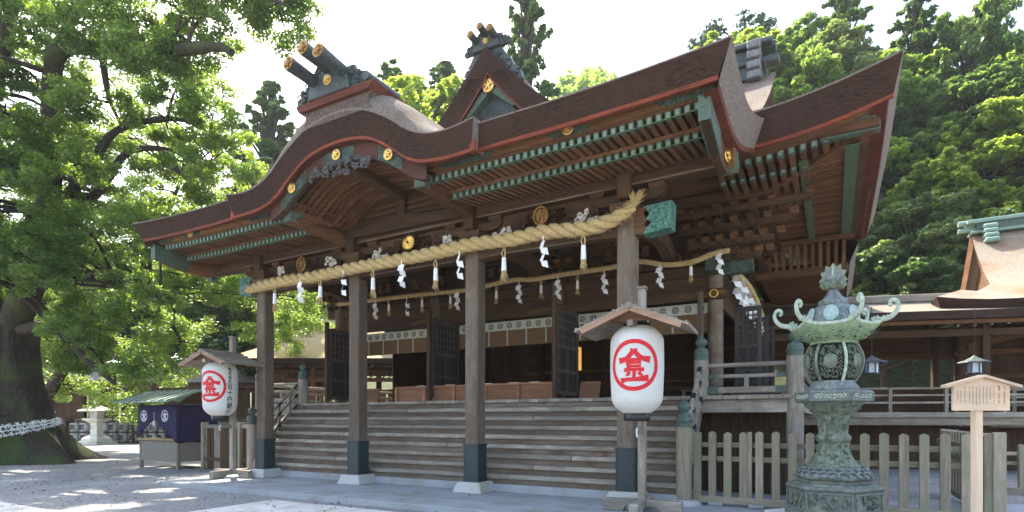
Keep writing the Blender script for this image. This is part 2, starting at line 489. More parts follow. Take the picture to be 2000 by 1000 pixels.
# --- bearing blocks and bracket arms over each pillar, and the long eave purlin
blk = MB()
blk.add([(-.17, -.17, 0), (.17, -.17, 0), (.17, .17, 0), (-.17, .17, 0), (-.24, -.24, .1), (.24, -.24, .1), (.24, .24, .1), (-.24, .24, .1), (-.24, -.24, .2), (.24, -.24, .2), (.24, .24, .2), (-.24, .24, .2)],
        [(0, 3, 2, 1), (8, 9, 10, 11)] + [(i, (i + 1) % 4, (i + 1) % 4 + 4, i + 4) for i in range(4)] + [(i + 4, (i + 1) % 4 + 4, (i + 1) % 4 + 8, i + 8) for i in range(4)])
BLOCK = blk.mesh('bracket_block', W['darkx'])
arm_pts = [(-.72, .19), (-.72, .10), (-.62, .03), (-.5, 0), (.5, 0), (.62, .03), (.72, .10), (.72, .19)]
ARM = MB().prism(arm_pts, 'y', -.08, .08).mesh('bracket_arm', W['darkx'])
for x in PX:
    inst(BLOCK, 'bracket_block', hall, (x, PY, 5.48), scale=(1.15, 1.15, 1))
    inst(ARM, 'bracket_arm', hall, (x, PY, 5.66 + tz(x)))
    for d in (-.58, 0, .58):
        inst(BLOCK, 'bracket_block', hall, (x + d, PY, 5.83 + tz(x)), scale=(.62, .62, .5))
    MB().box(x - .13, x + .13, PY - .3, PY + .3, 5.70 + tz(x), 6.30 + tz(x)).build('strut', W['darkz'], hall, bevel=.02)
def sheared(mb_):
    mb_.v = [(x, y, z + tz(x)) for x, y, z in mb_.v]; return mb_
pb = MB().box(-15.75, -1.52, PY - .16, PY + .16, 5.94, 6.26)
sheared(pb).build('eave_purlin', W['darkx'], hall, bevel=.012)
sheared(MB().box(-15.7, -1.56, PY - .175, PY - .16, 5.945, 5.975)).build('purlin_moulding', W['pillarx'], hall)
# --- carved frog-leg struts with gilt crests between tie beam and purlin
def carving(xc, yc, zc, w, h, seed, mat, name='carving', parent=None, n=26, depth=.10):
    rr = random.Random(seed); m = MB()
    for i in range(n):
        a = rr.uniform(-1, 1); b = rr.uniform(0, 1) * (1 - abs(a) * .55)
        c = Vector((xc + a * w / 2, yc - rr.uniform(0, depth), zc + b * h))
        rad = rr.uniform(.035, .085); turns = rr.uniform(1.0, 1.7); ph = rr.uniform(0, 6.28); sg = rr.choice((-1, 1))
        pts = [c + Vector((math.cos(ph + sg * t * turns * 6.28) * rad * (1 - t * .8), -.02 * t, math.sin(ph + sg * t * turns * 6.28) * rad * (1 - t * .8))) for t in [k / 9 for k in range(10)]]
        m.tube(pts, [.020 * (1 - .5 * k / 9) for k in range(10)], 5)
    return m.build(name, mat, parent, kind='stuff')
for k, (xm, kind) in enumerate((((PX[0] + PX[1]) / 2, 'g'), (-8.55, 'c'), ((PX[2] + PX[3]) / 2, 'g'))):
    y0 = PY - .2
    base = MB().prism([(xm - 1.15, 5.5), (xm - .9, 5.52), (xm - .5, 5.60), (xm - .42, 5.85), (xm + .42, 5.85), (xm + .5, 5.60), (xm + .9, 5.52), (xm + 1.15, 5.5), (xm + 1.15, 5.92), (xm - 1.15, 5.92)], 'y', PY - .02, PY + .05)
    fl = sheared(base).build('carved_frieze', W['darkx'], hall, fix=True)
    carving(xm, PY - .03, 5.48, 2.3, .40, 11 + k, W['darkx'], 'scrollwork', fl, 60, .14)
    for sx in (-1, 1):
        carving(xm + sx * .95, PY - .14, 5.50, .42, .22, 31 + k * 2 + sx, WHITE, 'cloud_carving', fl, 9, .05)
    zc = 5.68 + tz(xm)
    if kind == 'g':
        g = MB().tube([(xm + math.cos(t) * .155, PY - .26, zc + math.sin(t) * .18) for t in [i * 2 * math.pi / 24 for i in range(25)]], .024, 6)
        go = g.build('gilt_ring', GOLD_D, fl)
        g = MB()
        for a in range(5):
            t = math.pi / 2 + a * 2 * math.pi / 5
            g.beam((xm, PY - .25, zc), (xm + math.cos(t) * .12, PY - .25, zc + math.sin(t) * .13), .045, .03)
        g.disc((xm, PY - .22, zc), .14, (0, -1, 0), 20, thick=.01); g.build('gilt_crest', GOLD_D, fl)
    else:
        g = MB()
        for a in range(16):
            t = a * 2 * math.pi / 16
            p0 = Vector((xm + math.cos(t) * .03, PY - .3, zc + math.sin(t) * .03)); p1 = Vector((xm + math.cos(t) * .185, PY - .27, zc + math.sin(t) * .185))
            g.tube([p0, lerp(p0, p1, .5), lerp(p0, p1, .85), p1], [.010, .026, .034, .012], 6)
        g.build('gilt_chrysanthemum', GOLD, fl)
# --- rafters of the porch: upper flying row and lower row, copper-capped tips
def rafter_mesh(name, L, w=.085, h=.115, rise=.12, tip=.10, wood_mat=None):
    m = MB()
    m.beam((0, tip, tip * rise), (0, L, L * rise), w, h, 0)
    m.beam((0, 0, 0), (0, tip, tip * rise), w + .012, h + .012, 1)
    m.beam((0, -.004, 0), (0, 0.001, 0), w - .03, h - .03, 2)
    return m.mesh(name, [wood_mat or W['warmy'], COPPER, COPPER_L])
RAF_U = rafter_mesh('flying_rafter', 1.0, rise=.06)
RAF_L = rafter_mesh('rafter', 1.7, rise=.14)
n = int((15.62 - 10.6) / .147)
def lift(x): return 0.10 * max(0, (abs(x - XC) - 4.6) / 2.8) ** 2
for side in (-1, 1):
    x = XC + side * 1.86
    while abs(x - XC) < 6.98:
        inst(RAF_U, 'rafter', hall, (x, 9.02, 6.20 + tz(x) + lift(x)))
        if abs(x - XC) > 2.0: inst(RAF_L, 'rafter', hall, (x, 9.62, 6.07 + tz(x) + lift(x) * .6))
        x += side * .147
for side in (-1, 1):
    xa, xb = (XC + 1.8, -1.62) if side > 0 else (-15.68, XC - 1.8)
    nseg = 12
    def strip(y0, y1, z0, z1, name, mat, k=1.0, yr=0, xa=xa, xb=xb):
        m = MB()
        for i in range(nseg):
            a, b = lerp(xa, xb, i / nseg), lerp(xa, xb, (i + 1) / nseg)
            za, zb = tz(a) + lift(a) * k, tz(b) + lift(b) * k
            m.add([(a, y0, z0 + za), (b, y0, z0 + zb), (b, y1, z0 + zb + yr), (a, y1, z0 + za + yr), (a, y0, z1 + za), (b, y0, z1 + zb), (b, y1, z1 + zb + yr), (a, y1, z1 + za + yr)],
                  [(0, 3, 2, 1), (4, 5, 6, 7), (0, 1, 5, 4), (2, 3, 7, 6)] + ([(3, 0, 4, 7)] if i == 0 else []) + ([(1, 2, 6, 5)] if i == nseg - 1 else []))
        return m.build(name, mat, hall)
    strip(8.90, 9.12, 6.275, 6.455, 'eave_board', W['warmx'])
    strip(8.78, 8.90, 6.40, 6.435, 'edge_moulding', W['warmx'])
    strip(8.98, 10.2, 6.262, 6.274, 'soffit_board', W['warmx'], yr=.07)
    strip(9.60, 9.74, 6.135, 6.20, 'eave_board', W['warmx'], .6)
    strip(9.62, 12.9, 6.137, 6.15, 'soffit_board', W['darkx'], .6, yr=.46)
    strip(9.012, 9.03, 6.135, 6.150, 'copper_strip', GREEN)
    strip(9.612, 9.63, 6.005, 6.020, 'copper_strip', GREEN, .6)
# green chased fittings on the eave board
def plate(xc, w, z0, z1, y=8.885, mat=COPPER_F, k=1.0, name='copper_plate'):
    m = MB()
    zz = tz(xc) + lift(xc) * k
    m.box(xc - w / 2, xc + w / 2, y - .012, y + .02, z0 + zz, z1 + zz)
    m.prism([(xc - w / 2 - .1, (z0 + z1) / 2 + zz), (xc - w / 2, z0 + zz), (xc - w / 2, z1 + zz)], 'y', y - .012, y + .02)
    m.prism([(xc + w / 2, z0 + zz), (xc + w / 2 + .1, (z0 + z1) / 2 + zz), (xc + w / 2, z1 + zz)], 'y', y - .012, y + .02)
    return m.build(name, mat, hall, fix=True)
def crest(xc, y, zc, r, parent=None, nrm=(0, -1, 0)):
    nrm = Vector(nrm).normalized(); u = Vector((0, 0, 1)); v = u.cross(nrm).normalized(); c = Vector((xc, y, zc))
    m = MB()
    m.tube([c + (v * math.cos(t) + u * math.sin(t)) * r for t in [i * 2 * math.pi / 20 for i in range(21)]], r * .16, 6)
    m.disc(c - nrm * .005, r * .95, nrm, 20, thick=.012)
    for a in range(5):
        t = math.pi / 2 + a * 2 * math.pi / 5
        d = v * math.cos(t) + u * math.sin(t)
        m.tube([c + nrm * .012, c + d * r * .45 + nrm * .03, c + d * r * .8 + nrm * .012], [r * .12, r * .22, r * .08], 6)
    return m.build('gilt_crest', GOLD, parent or hall)
pl = plate(-3.85, .62, 6.28, 6.452); crest(-3.85, 8.85, 6.365 + tz(-3.85), .088, pl)
pl = plate(-14.2, .5, 6.28, 6.452); crest(-14.2, 8.85, 6.365 + tz(-14.2), .085, pl)
plate(-5.9, 1.0, 6.27, 6.46); plate(-11.4, 1.0, 6.27, 6.46)
plate(-1.95, .7, 6.262, 6.45); plate(-15.35, .5, 6.262, 6.45)
# ------------------------------------------------------------------ roofs
ZP = [(8.5, 6.80), (9.5, 6.86), (10.5, 6.97), (11.2, 7.12), (11.9, 7.34), (13, 7.86), (14.5, 8.76), (16, 9.76), (17.5, 10.9), (18.5, 11.72)]
def zp(y): return cr(ZP, y)
XL, XR = -16.30, -1.23                                    # porch roof ends
def fr(a, b, n): return [lerp(a, b, i / n) for i in range(n + 1)]
ZQ = [(8.5, 6.755), (9.2, 6.71), (10.0, 6.70), (10.6, 6.77), (11.2, 6.94), (11.9, 7.24), (12.6, 7.55)]
def porch_z(x, y):
    e = max(0, (abs(x - XC) - 4.2) / 3.2)
    return cr(ZQ, y) + 0.13 * e * e * max(0, 1 - (y - 8.6) / 1.7) + tz(x) * max(0, 1 - (y - 8.6) / 4)
def flare(y): return .26 * max(0, (y - 9.6) / 2.0) ** 2          # the verge sweeps out to meet the main eave
RH = {1: MB(), -1: MB()}
for a, b in ((XL, XC - 3.0), (XC + 2.7, XR)):
    def gx(u, v, a=a, b=b):
        x = lerp(a - (flare(v) if a == XL else 0), b + (flare(v) if b == XR else 0), u); return (x, v, porch_z(x, v))
    RH[1 if b == XR else -1].grid(gx, fr(0, 1, 30), [8.56] + fr(8.66, 12.4, 16), 1)
# eave face: cut bark, leaning in towards its foot; paler top strip colours in a sunlit lip
def eave_face(m, fx, n, top, bot, mi=0, steps=6, bulge=.03):
    def f(u, v):
        a, b = Vector(top(u)), Vector(bot(u))
        p = a.lerp(b, v)
        return p
    m.grid(f, fr(fx[0], fx[1], n), [0, .055], 2, smooth=False)
    m.grid(lambda u, v: Vector(f(u, v)) + Vector((0, .008, 0)), fr(fx[0], fx[1], n), [.05] + fr(.055, 1, steps), mi, smooth=False)
def ptop(x): return (x, 8.56, porch_z(x, 8.56))
def pbot(x):
    return (lerp(XL + .33, XR - .2, (x - XL) / (XR - XL)), 8.67, porch_z(x, 8.6) - .385 - .06 * max(0, (abs(x - XC) - 4.2) / 3.2) ** 2)
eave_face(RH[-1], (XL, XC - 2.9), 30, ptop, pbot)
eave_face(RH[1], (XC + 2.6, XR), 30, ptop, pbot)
# verge faces on both ends
def verge(side):
    xe = XR if side > 0 else XL
    def top(y): 
        return Vector((xe + side * flare(y), y, porch_z(xe, y)))
    def bot(y):
        t = max(0, min(1, (y - 8.56) / 3.2))
        return Vector((pbot(xe)[0] + side * (.04 * t + flare(y) * .8), y + .14 * (1 - t), porch_z(xe, y) - .53 + .05 * t))
    RH[side].grid(lambda u, v: top(u).lerp(bot(u), v), fr(8.56, 12.0, 24), fr(0, 1, 5), 2, smooth=False)
    return top, bot
vR = verge(1); vL = verge(-1)
PORCH = RH[1].build('porch_roof', [BARK_F, BARK_T, BARK_S], hall)
RH[-1].build('porch_roof', [BARK_F, BARK_T, BARK_S], hall)
# red edge board under the eave face and verge
def red_band(fn, us, name='red_edge', d=.055, inset=.03, parent=None):
    m = MB()
    pts = [Vector(fn(u)) for u in us]
    vs = []
    for p in pts:
        vs += [p + Vector((0, -.006, .004)), p + Vector((0, .004, -d)), p + Vector((0, .05, -d)), ]
    fs = []
    for i in range(len(pts) - 1):
        a, b = i * 3, (i + 1) * 3
        fs += [(a, b, b + 1, a + 1), (a + 1, b + 1, b + 2, a + 2)]
    m.add(vs, fs)
    return m.build(name, RED, parent)
def seg_band(x0, x1):
    red_band(pbot, fr(x0, x1, 30), parent=PORCH)
seg_band(XC + 3.1, XR); seg_band(XL, XC - 3.25)
for (tp, bt), sg in ((vR, 1), (vL, -1)):
    m = MB()
    ys = fr(8.56, 11.6, 20)
    vs = []
    for y in ys:
        p = bt(y); vs += [p + Vector((sg * .006, 0, .004)), p + Vector((-sg * .012, 0, -.07)), p + Vector((-sg * .22, 0, -.09))]
    m.add(vs, [f for i in range(len(ys) - 1) for f in ((i * 3, i * 3 + 3, i * 3 + 4, i * 3 + 1), (i * 3 + 1, i * 3 + 4, i * 3 + 5, i * 3 + 2))])
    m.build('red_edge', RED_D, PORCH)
# porch soffit behind the red edge
m = MB()
for xa, xb in ((XC + 1.6, XR - .22), (XL + .35, XC - 1.6)):
    m.grid(lambda u, v: (u, v, porch_z(u, 8.6) - .37 - .06 * max(0, (abs(u - XC) - 4.2) / 3.2) ** 2 + (v - 8.68) * .06 - .02), fr(xa, xb, 20), fr(8.68, 12.2, 4), 0)
    m.build('soffit', W['warmx'], PORCH); m = MB()
# bargeboards under the verges with chased copper ends and a crest
for sg, xe in ((1, XR - .42), (-1, XL + .5)):
    ys = fr(8.86, 11.5, 12)
    up = [(y, porch_z(xe, y) - .50) for y in ys]
    lo = [(y, porch_z(xe, y) - .86 - .12 * math.sin(math.pi * min(1, (y - 8.86) / 2.6))) for y in ys]
    b = MB().prism(lo + up[::-1], 'x', xe - .07, xe + .07).build('bargeboard', W['warmy'], hall, fix=True)
    b2 = MB().prism([(8.83, lo[0][1] - .02)] + lo[:5] + up[:5][::-1] + [(8.83, up[0][1])], 'x', xe - .09, xe + .09).build('copper_plate', COPPER, b, fix=True)
    crest(xe + sg * .10, 10.3, porch_z(xe, 10.3) - .72, .11, b, (sg, -.2, 0))
    # carved pendant hanging from the purlin end
    p = [(-.17, .28), (.17, .28), (.2, .05), (.14, -.12), (.05, -.22), (-.05, -.22), (-.14, -.12), (-.2, .05)]
    g = MB().prism([(10.55 + a, 6.0 + tz(xe) + c) for a, c in p], 'x', xe - .09 + sg * .12, xe + .09 + sg * .12).build('carved_pendant', W['warmy'], hall, bevel=.02, fix=True)
    MB().prism([(10.55 + a * .6, 5.90 + tz(xe) + c * .7) for a, c in p], 'x', xe - .11 + sg * .12, xe + .11 + sg * .12).build('copper_plate', COPPER, g, fix=True)

# ---- undulating karahafu gable over the porch centre
KT = [(0, 7.74), (.55, 7.68), (1.0, 7.53), (1.5, 7.24), (1.85, 6.98), (2.2, 6.81), (2.6, 6.73), (3.0, 6.74), (3.36, 6.79)]
KB = [(0, 7.22), (.55, 7.18), (1.0, 7.05), (1.5, 6.75), (1.85, 6.50), (2.2, 6.36), (2.7, 6.295), (3.0, 6.29), (3.36, 6.30)]
KT = [(-a, b) for a, b in KT[:0:-1]] + KT
KB = [(-a, b) for a, b in KB[:0:-1]] + KB
KX = XC - .12
def kt(d): return cr(KT, d) + tz(KX + d)
def kb(d): return cr(KB, d) + tz(KX + d)
ds = fr(-3.36, 3.36, 96)
k = MB()
BU = [(8.40, 0), (8.43, .13), (8.5, .31), (8.65, .48), (8.9, .60), (9.4, .68), (10.2, .74), (13, .8)]
k.grid(lambda u, v: (KX + u, v, kt(u) + interp(BU, v) * max(0, 1 - (abs(u) / 2.7) ** 2) ** .7), ds, [8.40, 8.43, 8.46, 8.5, 8.57, 8.65, 8.75, 8.9, 9.15, 9.4, 9.8, 10.2, 11, 12, 13.0], 1)
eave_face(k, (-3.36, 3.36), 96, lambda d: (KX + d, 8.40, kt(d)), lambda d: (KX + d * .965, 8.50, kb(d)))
for sg in (-1, 1):
    d = sg * 3.36
    k.add([(KX + d, 8.40, kt(d)), (KX + d, 8.9, kt(d)), (KX + d * .975, 8.9, kb(d)), (KX + d * .965, 8.5, kb(d))], [(0, 1, 2, 3)], 2)
KARA = k.build('curved_gable_roof', [BARK_F, BARK_T, BARK_S], hall)
red_band(lambda d: (KX + d * .965, 8.50, kb(d)), ds, parent=KARA, d=.05)
for sg in (-1, 1):
    k = MB()
    k.box(KX + sg * 3.27 - .05, KX + sg * 3.27 + .05, 8.49, 8.56, kb(sg * 3.36) - .05, kb(sg * 3.36) + .12)
    k.build('red_end_block', RED, KARA)
# curved bargeboard and soffit lining
k = MB()
dd = fr(-2.15, 2.15, 60)
def hb(d): return kb(d / .965) - .30 - .10 * math.cos(min(1, abs(d) / 2.1) * math.pi / 2)
k.grid(lambda u, v: (KX + u, 8.66, lerp(kb(u / .965) - .045, hb(u), v)), dd, [0, 1])
k.grid(lambda u, v: (KX + u, lerp(8.66, 8.8, v), hb(u)), dd, [0, 1])
k.grid(lambda u, v: (KX + u, lerp(8.52, 8.66, v), kb(u / .965) - .05), fr(-3.2, 3.2, 60), [0, 1])
HAFU = k.build('curved_bargeboard', wood('bargeboard_wood', (.125, .052, .034), (.055, .022, .015), 'x'), hall)
k = MB()
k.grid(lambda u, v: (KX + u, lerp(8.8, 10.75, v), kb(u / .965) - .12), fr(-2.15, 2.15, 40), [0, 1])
k.build('gable_soffit', wood('shade_dark_board', (.045, .026, .018), (.02, .012, .009), 'y'), hall)  # board coloured extra dark for the shade between the ribs
for d0, w, in ((-.1, .44), (1.28, .30), (-1.42, .40)):
    k = MB()
    k.grid(lambda u, v: (KX + u, 8.648, lerp(kb(u / .965) - .08, hb(u) + .015, v)), fr(d0 - w, d0 + w, 14), [0, 1])
    k.grid(lambda u, v: (KX + u, lerp(8.648, 8.7, v), hb(u) - .004), fr(d0 - w, d0 + w, 14), [0, 1])
    pk = k.build('copper_plate', COPPER_F, HAFU)
    crest(KX + d0, 8.60, (kb(d0) - .05 + hb(d0)) / 2 + .02, .10, pk)
# carved dark cloud pendant at the crown
carving(KX + .0, 8.66, 6.60, 1.7, .36, 77, speckle('grey_carving', (.05, .05, .048), (.16, .155, .15), 20), 'cloud_pendant', HAFU, 60, .08)
# curved ribs inside
for i in range(11):
    y = 8.95 + i * .158
    rb = MB(); pts_o, pts_i = [], []
    for d in fr(-1.82, 1.82, 28):
        z = cr(KB, d * 1.02) - .20
        pts_o.append((KX + d, z)); pts_i.append((KX + d, z - .085))
    vs = [(a, y, b + tz(a)) for a, b in pts_o] + [(a, y, b + tz(a)) for a, b in pts_i] + [(a, y + .075, b + tz(a)) for a, b in pts_o] + [(a, y + .075, b + tz(a)) for a, b in pts_i]
    n = len(pts_o)
    fs = []
    for j in range(n - 1):
        fs += [(j, n + j, n + j + 1, j + 1), (n + j, 3 * n + j, 3 * n + j + 1, n + j + 1), (2 * n + j, 2 * n + j + 1, 3 * n + j + 1, 3 * n + j)]
    rb.add(vs, fs)
    rb.build('curved_rib', W['warmx'], hall)
# side beams, ridge pole, back panel and king strut of the little gable
for sg in (-1, 1):
    xb = KX + sg * 1.86
    b = MB().beam((xb, 8.86, 6.16 + tz(xb)), (xb, 10.7, 6.06 + tz(xb)), .24, .26).build('gable_side_beam', W['warmy'], hall, bevel=.02)
    MB().box(xb - .135, xb + .135, 8.82, 9.0, 6.03 + tz(xb), 6.30 + tz(xb)).build('copper_cap', COPPER, b, bevel=.01)
MB().beam((KX, 8.9, 6.86), (KX, 10.7, 6.80), .2, .22).build('ridge_pole', W['darky'], hall, bevel=.02)
m = MB()
m.grid(lambda u, v: (KX + u, 10.62, lerp(6.2, cr(KB, u) - .25, v)), fr(-1.85, 1.85, 30), fr(0, 1, 2))
m.build('gable_panel', W['darkx'], hall)
for z in (6.34, 6.48, 6.62):
    ww = 1.55 - (z - 6.3) * 2.2
    MB().box(KX - ww, KX + ww, 10.57, 10.61, z, z + .06).build('panel_batten', W['darkx'], hall)
MB().box(KX - .11, KX + .11, 10.5, 10.6, 6.26, 6.8).build('king_strut', W['darkz'], hall, bevel=.02)
MB().prism([(KX - 1.75, 6.22), (KX - .8, 6.25), (KX - .15, 6.33), (KX + .15, 6.33), (KX + .8, 6.25), (KX + 1.75, 6.22), (KX + 1.75, 6.02), (KX - 1.75, 6.02)], 'y', 10.45, 10.6).build('rainbow_beam', W['darkx'], hall, fix=True)
# box ridge on top of the curved gable
prof = [(-1.00, 8.10), (-.95, 7.98), (-.86, 7.92), (-.84, 7.80), (-.90, 7.74), (-.88, 7.715), (-.95, 7.69), (-.95, 7.67)]
full = prof + [(-a, b) for a, b in prof[::-1]]
m = MB()
m.prism([(KX + .08 + a, b + tz(KX) - .07) for a, b in full], 'y', 8.405, 12.9, 0)
RIDGE = m.build('box_ridge', [speckle('bark_ridge', (0.07, 0.05, 0.042), (0.19, 0.15, 0.13), 26, 0.95, 0.8, 0.03, spec=0.05)], hall, fix=True)
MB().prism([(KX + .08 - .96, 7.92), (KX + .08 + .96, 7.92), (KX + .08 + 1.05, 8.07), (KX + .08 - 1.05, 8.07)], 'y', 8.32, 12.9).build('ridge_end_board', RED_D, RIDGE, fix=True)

def ridge_ornament(cx, cy, z, s, parent, reach=.82):
    """bronze ridge-end shield with side fins, a gilt crest and three projecting logs with gilt ends"""
    def T(p): return (cx + p[0] * s, z + p[1] * s)
    body = [(-.62, 0), (.62, 0), (.56, .26), (.47, .44), (.30, .62), (.16, .70), (-.16, .70), (-.30, .62), (-.47, .44), (-.56, .26)]
    o = MB().prism([T(p) for p in body], 'y', cy - .16 * s, cy + .16 * s).build('ridge_shield', IRON, parent, bevel=.02 * s, fix=True)
    m = MB()
    for i in range(2):
        f = .93 - i * .13
        m.tube([(cx + a * s * f, cy - .17 * s, z + b * s * f + .02 * s) for a, b in ((-.54, .3), (-.46, .46), (-.3, .66), (0, .76), (.3, .66), (.46, .46), (.54, .3))], .026 * s, 5)
    m.build('shield_moulding', IRON, o)
    for sg in (-1, 1):
        fm = MB(); rr = random.Random(5)
        fm.prism([T((sg * .55, 0)), T((sg * 1.02, 0)), T((sg * 1.06, .12)), T((sg * .92, .18)), T((sg * .88, .32)), T((sg * .72, .36)), T((sg * .66, .5)), T((sg * .5, .5))], 'y', cy - .07 * s, cy + .07 * s)
        for i in range(7):
            a = rr.uniform(.58, .98); b = rr.uniform(.05, .36) * (1.25 - a) * 2
            c = Vector((cx + sg * a * s, cy - .08 * s, z + b * s)); rd = rr.uniform(.05, .1) * s
            fm.tube([c + Vector((math.cos(t * 7) * rd * (1 - t * .7), -.02 * s, math.sin(t * 7) * rd * (1 - t * .7))) for t in [q / 8 for q in range(9)]], .02 * s, 5)
        fm.build('side_fin', IRON, o, fix=True)
    crest(cx, cy - .17 * s, z + .30 * s, .10 * s, o)
    for a, h in ((-.42, .38), (0, .57), (.42, .38)):
        p0 = Vector((cx + a * s, cy + .5 * s, z + h * s)); p1 = Vector((cx + a * s, cy - .1 * s, z + h * s)); p2 = Vector((cx + a * s * 1.04, cy - reach * s, z + (h + .05) * s))
        lg = MB().tube([p0, p1, p1.lerp(p2, .5), p2], [.135 * s, .135 * s, .14 * s, .152 * s], 14).build('ridge_log', IRON, o)
        d = (p2 - p1).normalized()
        e = MB(); e.tube([p2 + d * .002, p2 + d * .02 * s], .144 * s, 16, smooth=False)
        u = Vector((1, 0, 0)); v = d.cross(u).normalized()
        for q in range(5):
            t = q * 2 * math.pi / 5
            e.tube([p2 + d * .02 * s, p2 + d * .035 * s + (u * math.cos(t) + v * math.sin(t)) * .1 * s], [.03 * s, .02 * s], 5)
        e.build('gilt_end', GOLD_D, lg)
    return o
ridge_ornament(KX + .0, 8.42, 8.065, .92, hall)
for sg in (1,):
    MB().tube([(KX + .98, 8.3, 8.17), (KX + .98, 9.2, 8.17)], .09, 12).build('ridge_log', IRON, RIDGE)

# ---- main roof
EX = 0.90; EYF = 11.2                                     # right eave and front eave lines
EXL = 2 * XC - EX
RX = -1.55; RXL = 2 * XC - RX
def corner(x): return .40 * max(0, (abs(x - XC) - 7.3) / 2.25) ** 1.7
def mz(x, y):
    return zp(y) + corner(x) * max(0, 1 - (y - 11.2) / 3.0)
mr = MB()
def hipx(y): return lerp(EX + .1, -1.5, min(1, (y - 11.2) / 2.6))
def mfront(u, v):
    xr = hipx(v); xl = 2 * XC - xr
    x = lerp(xl, xr, u)
    return (x, v, mz(x, v) if v < 14 else zp(v))
mr.grid(mfront, fr(0, 1, 60), fr(11.16, 18.5, 22), 1)
# back slope (plain) and side slopes
mr.grid(lambda u, v: (lerp(RXL, RX, u), v, zp(37.0 - v)), fr(0, 1, 4), fr(18.5, 26, 10), 1)
YB = 18.3
def side_top(x, y):
    t = (EX + .1 - x) / (EX + .1 + 1.6)
    return lerp(7.12 + .40 * max(0, 1 - (y - 11.2) / 2.8) ** 1.7, 8.3, max(0, t))
for sg in (1, -1):
    def X(x): return x if sg > 0 else 2 * XC - x
    mr.grid(lambda u, v: (X(lerp(EX + .1, max(-1.6, EX + .1 - max(0.02, v - 11.16) * .95), u)), v, side_top(lerp(EX + .1, max(-1.6, EX + .1 - max(0.02, v - 11.16) * .95), u), v)), fr(0, 1, 6), fr(11.16, YB, 20), 1)
# eave faces
def mtop(x): return (x, 11.16, mz(x, 11.2))
def mbot(x):
    f = (abs(x - XC) - 7.3) / 2.25
    return (XC + (x - XC) * (1 - .012 * max(0, f)), 11.32, mz(x, 11.2) - .54 - .06 * max(0, f))
for a, b in ((-1.6, EX + .1), (EXL - .1, 2 * XC + 1.6)):
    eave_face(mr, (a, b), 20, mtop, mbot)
def sz(y): return side_top(EX + .1, y)
def stp(y): return (EX + .1, y, sz(y))
def sbt(y): 
    return (mbot(EX + .1)[0] - .06, max(y, 11.32), sz(y) - .56 - .04 * max(0, 1 - (y - 11.2) / 2.8))
eave_face(mr, (11.16, YB), 24, stp, sbt, 2)
mr.add([stp(YB), sbt(YB), (-1.5, YB, sz(YB) - .5), (-1.6, YB, 8.2)], [(0, 1, 2, 3)], 2)
MAIN = mr.build('main_roof', [BARK_F, BARK_T, BARK_S], hall)
red_band(mbot, fr(-1.6, EX + .1, 14), parent=MAIN)
m = MB(); ys = fr(11.32, YB, 20); vs = []
for y in ys:
    p = Vector(sbt(y)); vs += [p + Vector((.006, 0, .004)), p + Vector((-.02, 0, -.06)), p + Vector((-.26, 0, -.08))]
m.add(vs, [f for i in range(len(ys) - 1) for f in ((i * 3, i * 3 + 3, i * 3 + 4, i * 3 + 1), (i * 3 + 1, i * 3 + 4, i * 3 + 5, i * 3 + 2))])
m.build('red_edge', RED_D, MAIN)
# soffits: boards over the rafters
def side_sof(y): return sz(y) - .64
m = MB()
m.grid(lambda u, v: (u, v, mz(u, 11.2) - .62 + (v - 11.35) * .02 if v < 12.4 else 6.62 + .0 * v), fr(-16.0, EX - .25, 30), fr(11.35, 14.4, 5))
m.grid(lambda u, v: (u, v, lerp(6.62, side_sof(v), max(0, (u + 1.2) / 2.0))), fr(-1.9, EX - .18, 6), fr(14.4, YB, 8))
m.build('soffit', W['warmx'], MAIN)
# front rafters of the main eave (both rows) near the right corner
RAF_M = rafter_mesh('main_rafter', 2.2, w=.1, h=.13, rise=.03)
x = -1.95
while x < 0.62:
    z = 6.48 + corner(x) * .8
    inst(RAF_M, 'rafter', hall, (x, 11.72, z))
    if x < -.35: inst(RAF_M, 'rafter', hall, (x, 12.42, 6.44 + corner(x) * .5))
    x += .185
MB().box(-2.2, .70, 11.60, 11.78, 6.60, 6.75).build('eave_board', W['warmx'], hall)
plate(.35, .55, 6.63, 6.80, 11.585, COPPER, 0); plate(-1.05, .5, 6.58, 6.75, 11.585, COPPER, 0)
MB().box(-2.4, -.35, 12.36, 12.5, 6.53, 6.60).build('eave_board', W['darkx'], hall)
MB().box(-.2, .72, 11.66, 11.84, 6.56, 6.74).build('hip_rafter_cap', COPPER, hall, bevel=.01)
# hip rafter and side rafters, with green copper strips
MB().beam((-2.3, 14.3, 6.40), (.60, 11.75, 6.66), .16, .2).build('hip_rafter', W['warmx'], hall)
RAF_S = MB().beam((0, 0, 0), (2.45, 0, .03), .085, .10).mesh('side_rafter', W['warmx'])
y = 12.25
while y < 17.5:
    x0 = max(-1.95, -1.95 + max(0, 14.2 - y) * 1.05)
    inst(RAF_S, 'rafter', hall, (x0, y, 6.535), scale=((.48 - x0) / 2.45, 1, 1))
    y += .17
m = MB()
m.box(-.56, -.40, 12.2, 17.5, 6.44, 6.478); m.box(.20, .42, 11.9, 17.5, 6.47, 6.482)
m.build('copper_strip', GREEN, hall)
MB().box(.42, .56, 11.9, 17.6, 6.47, 6.64).build('eave_board', W['darky'], hall)
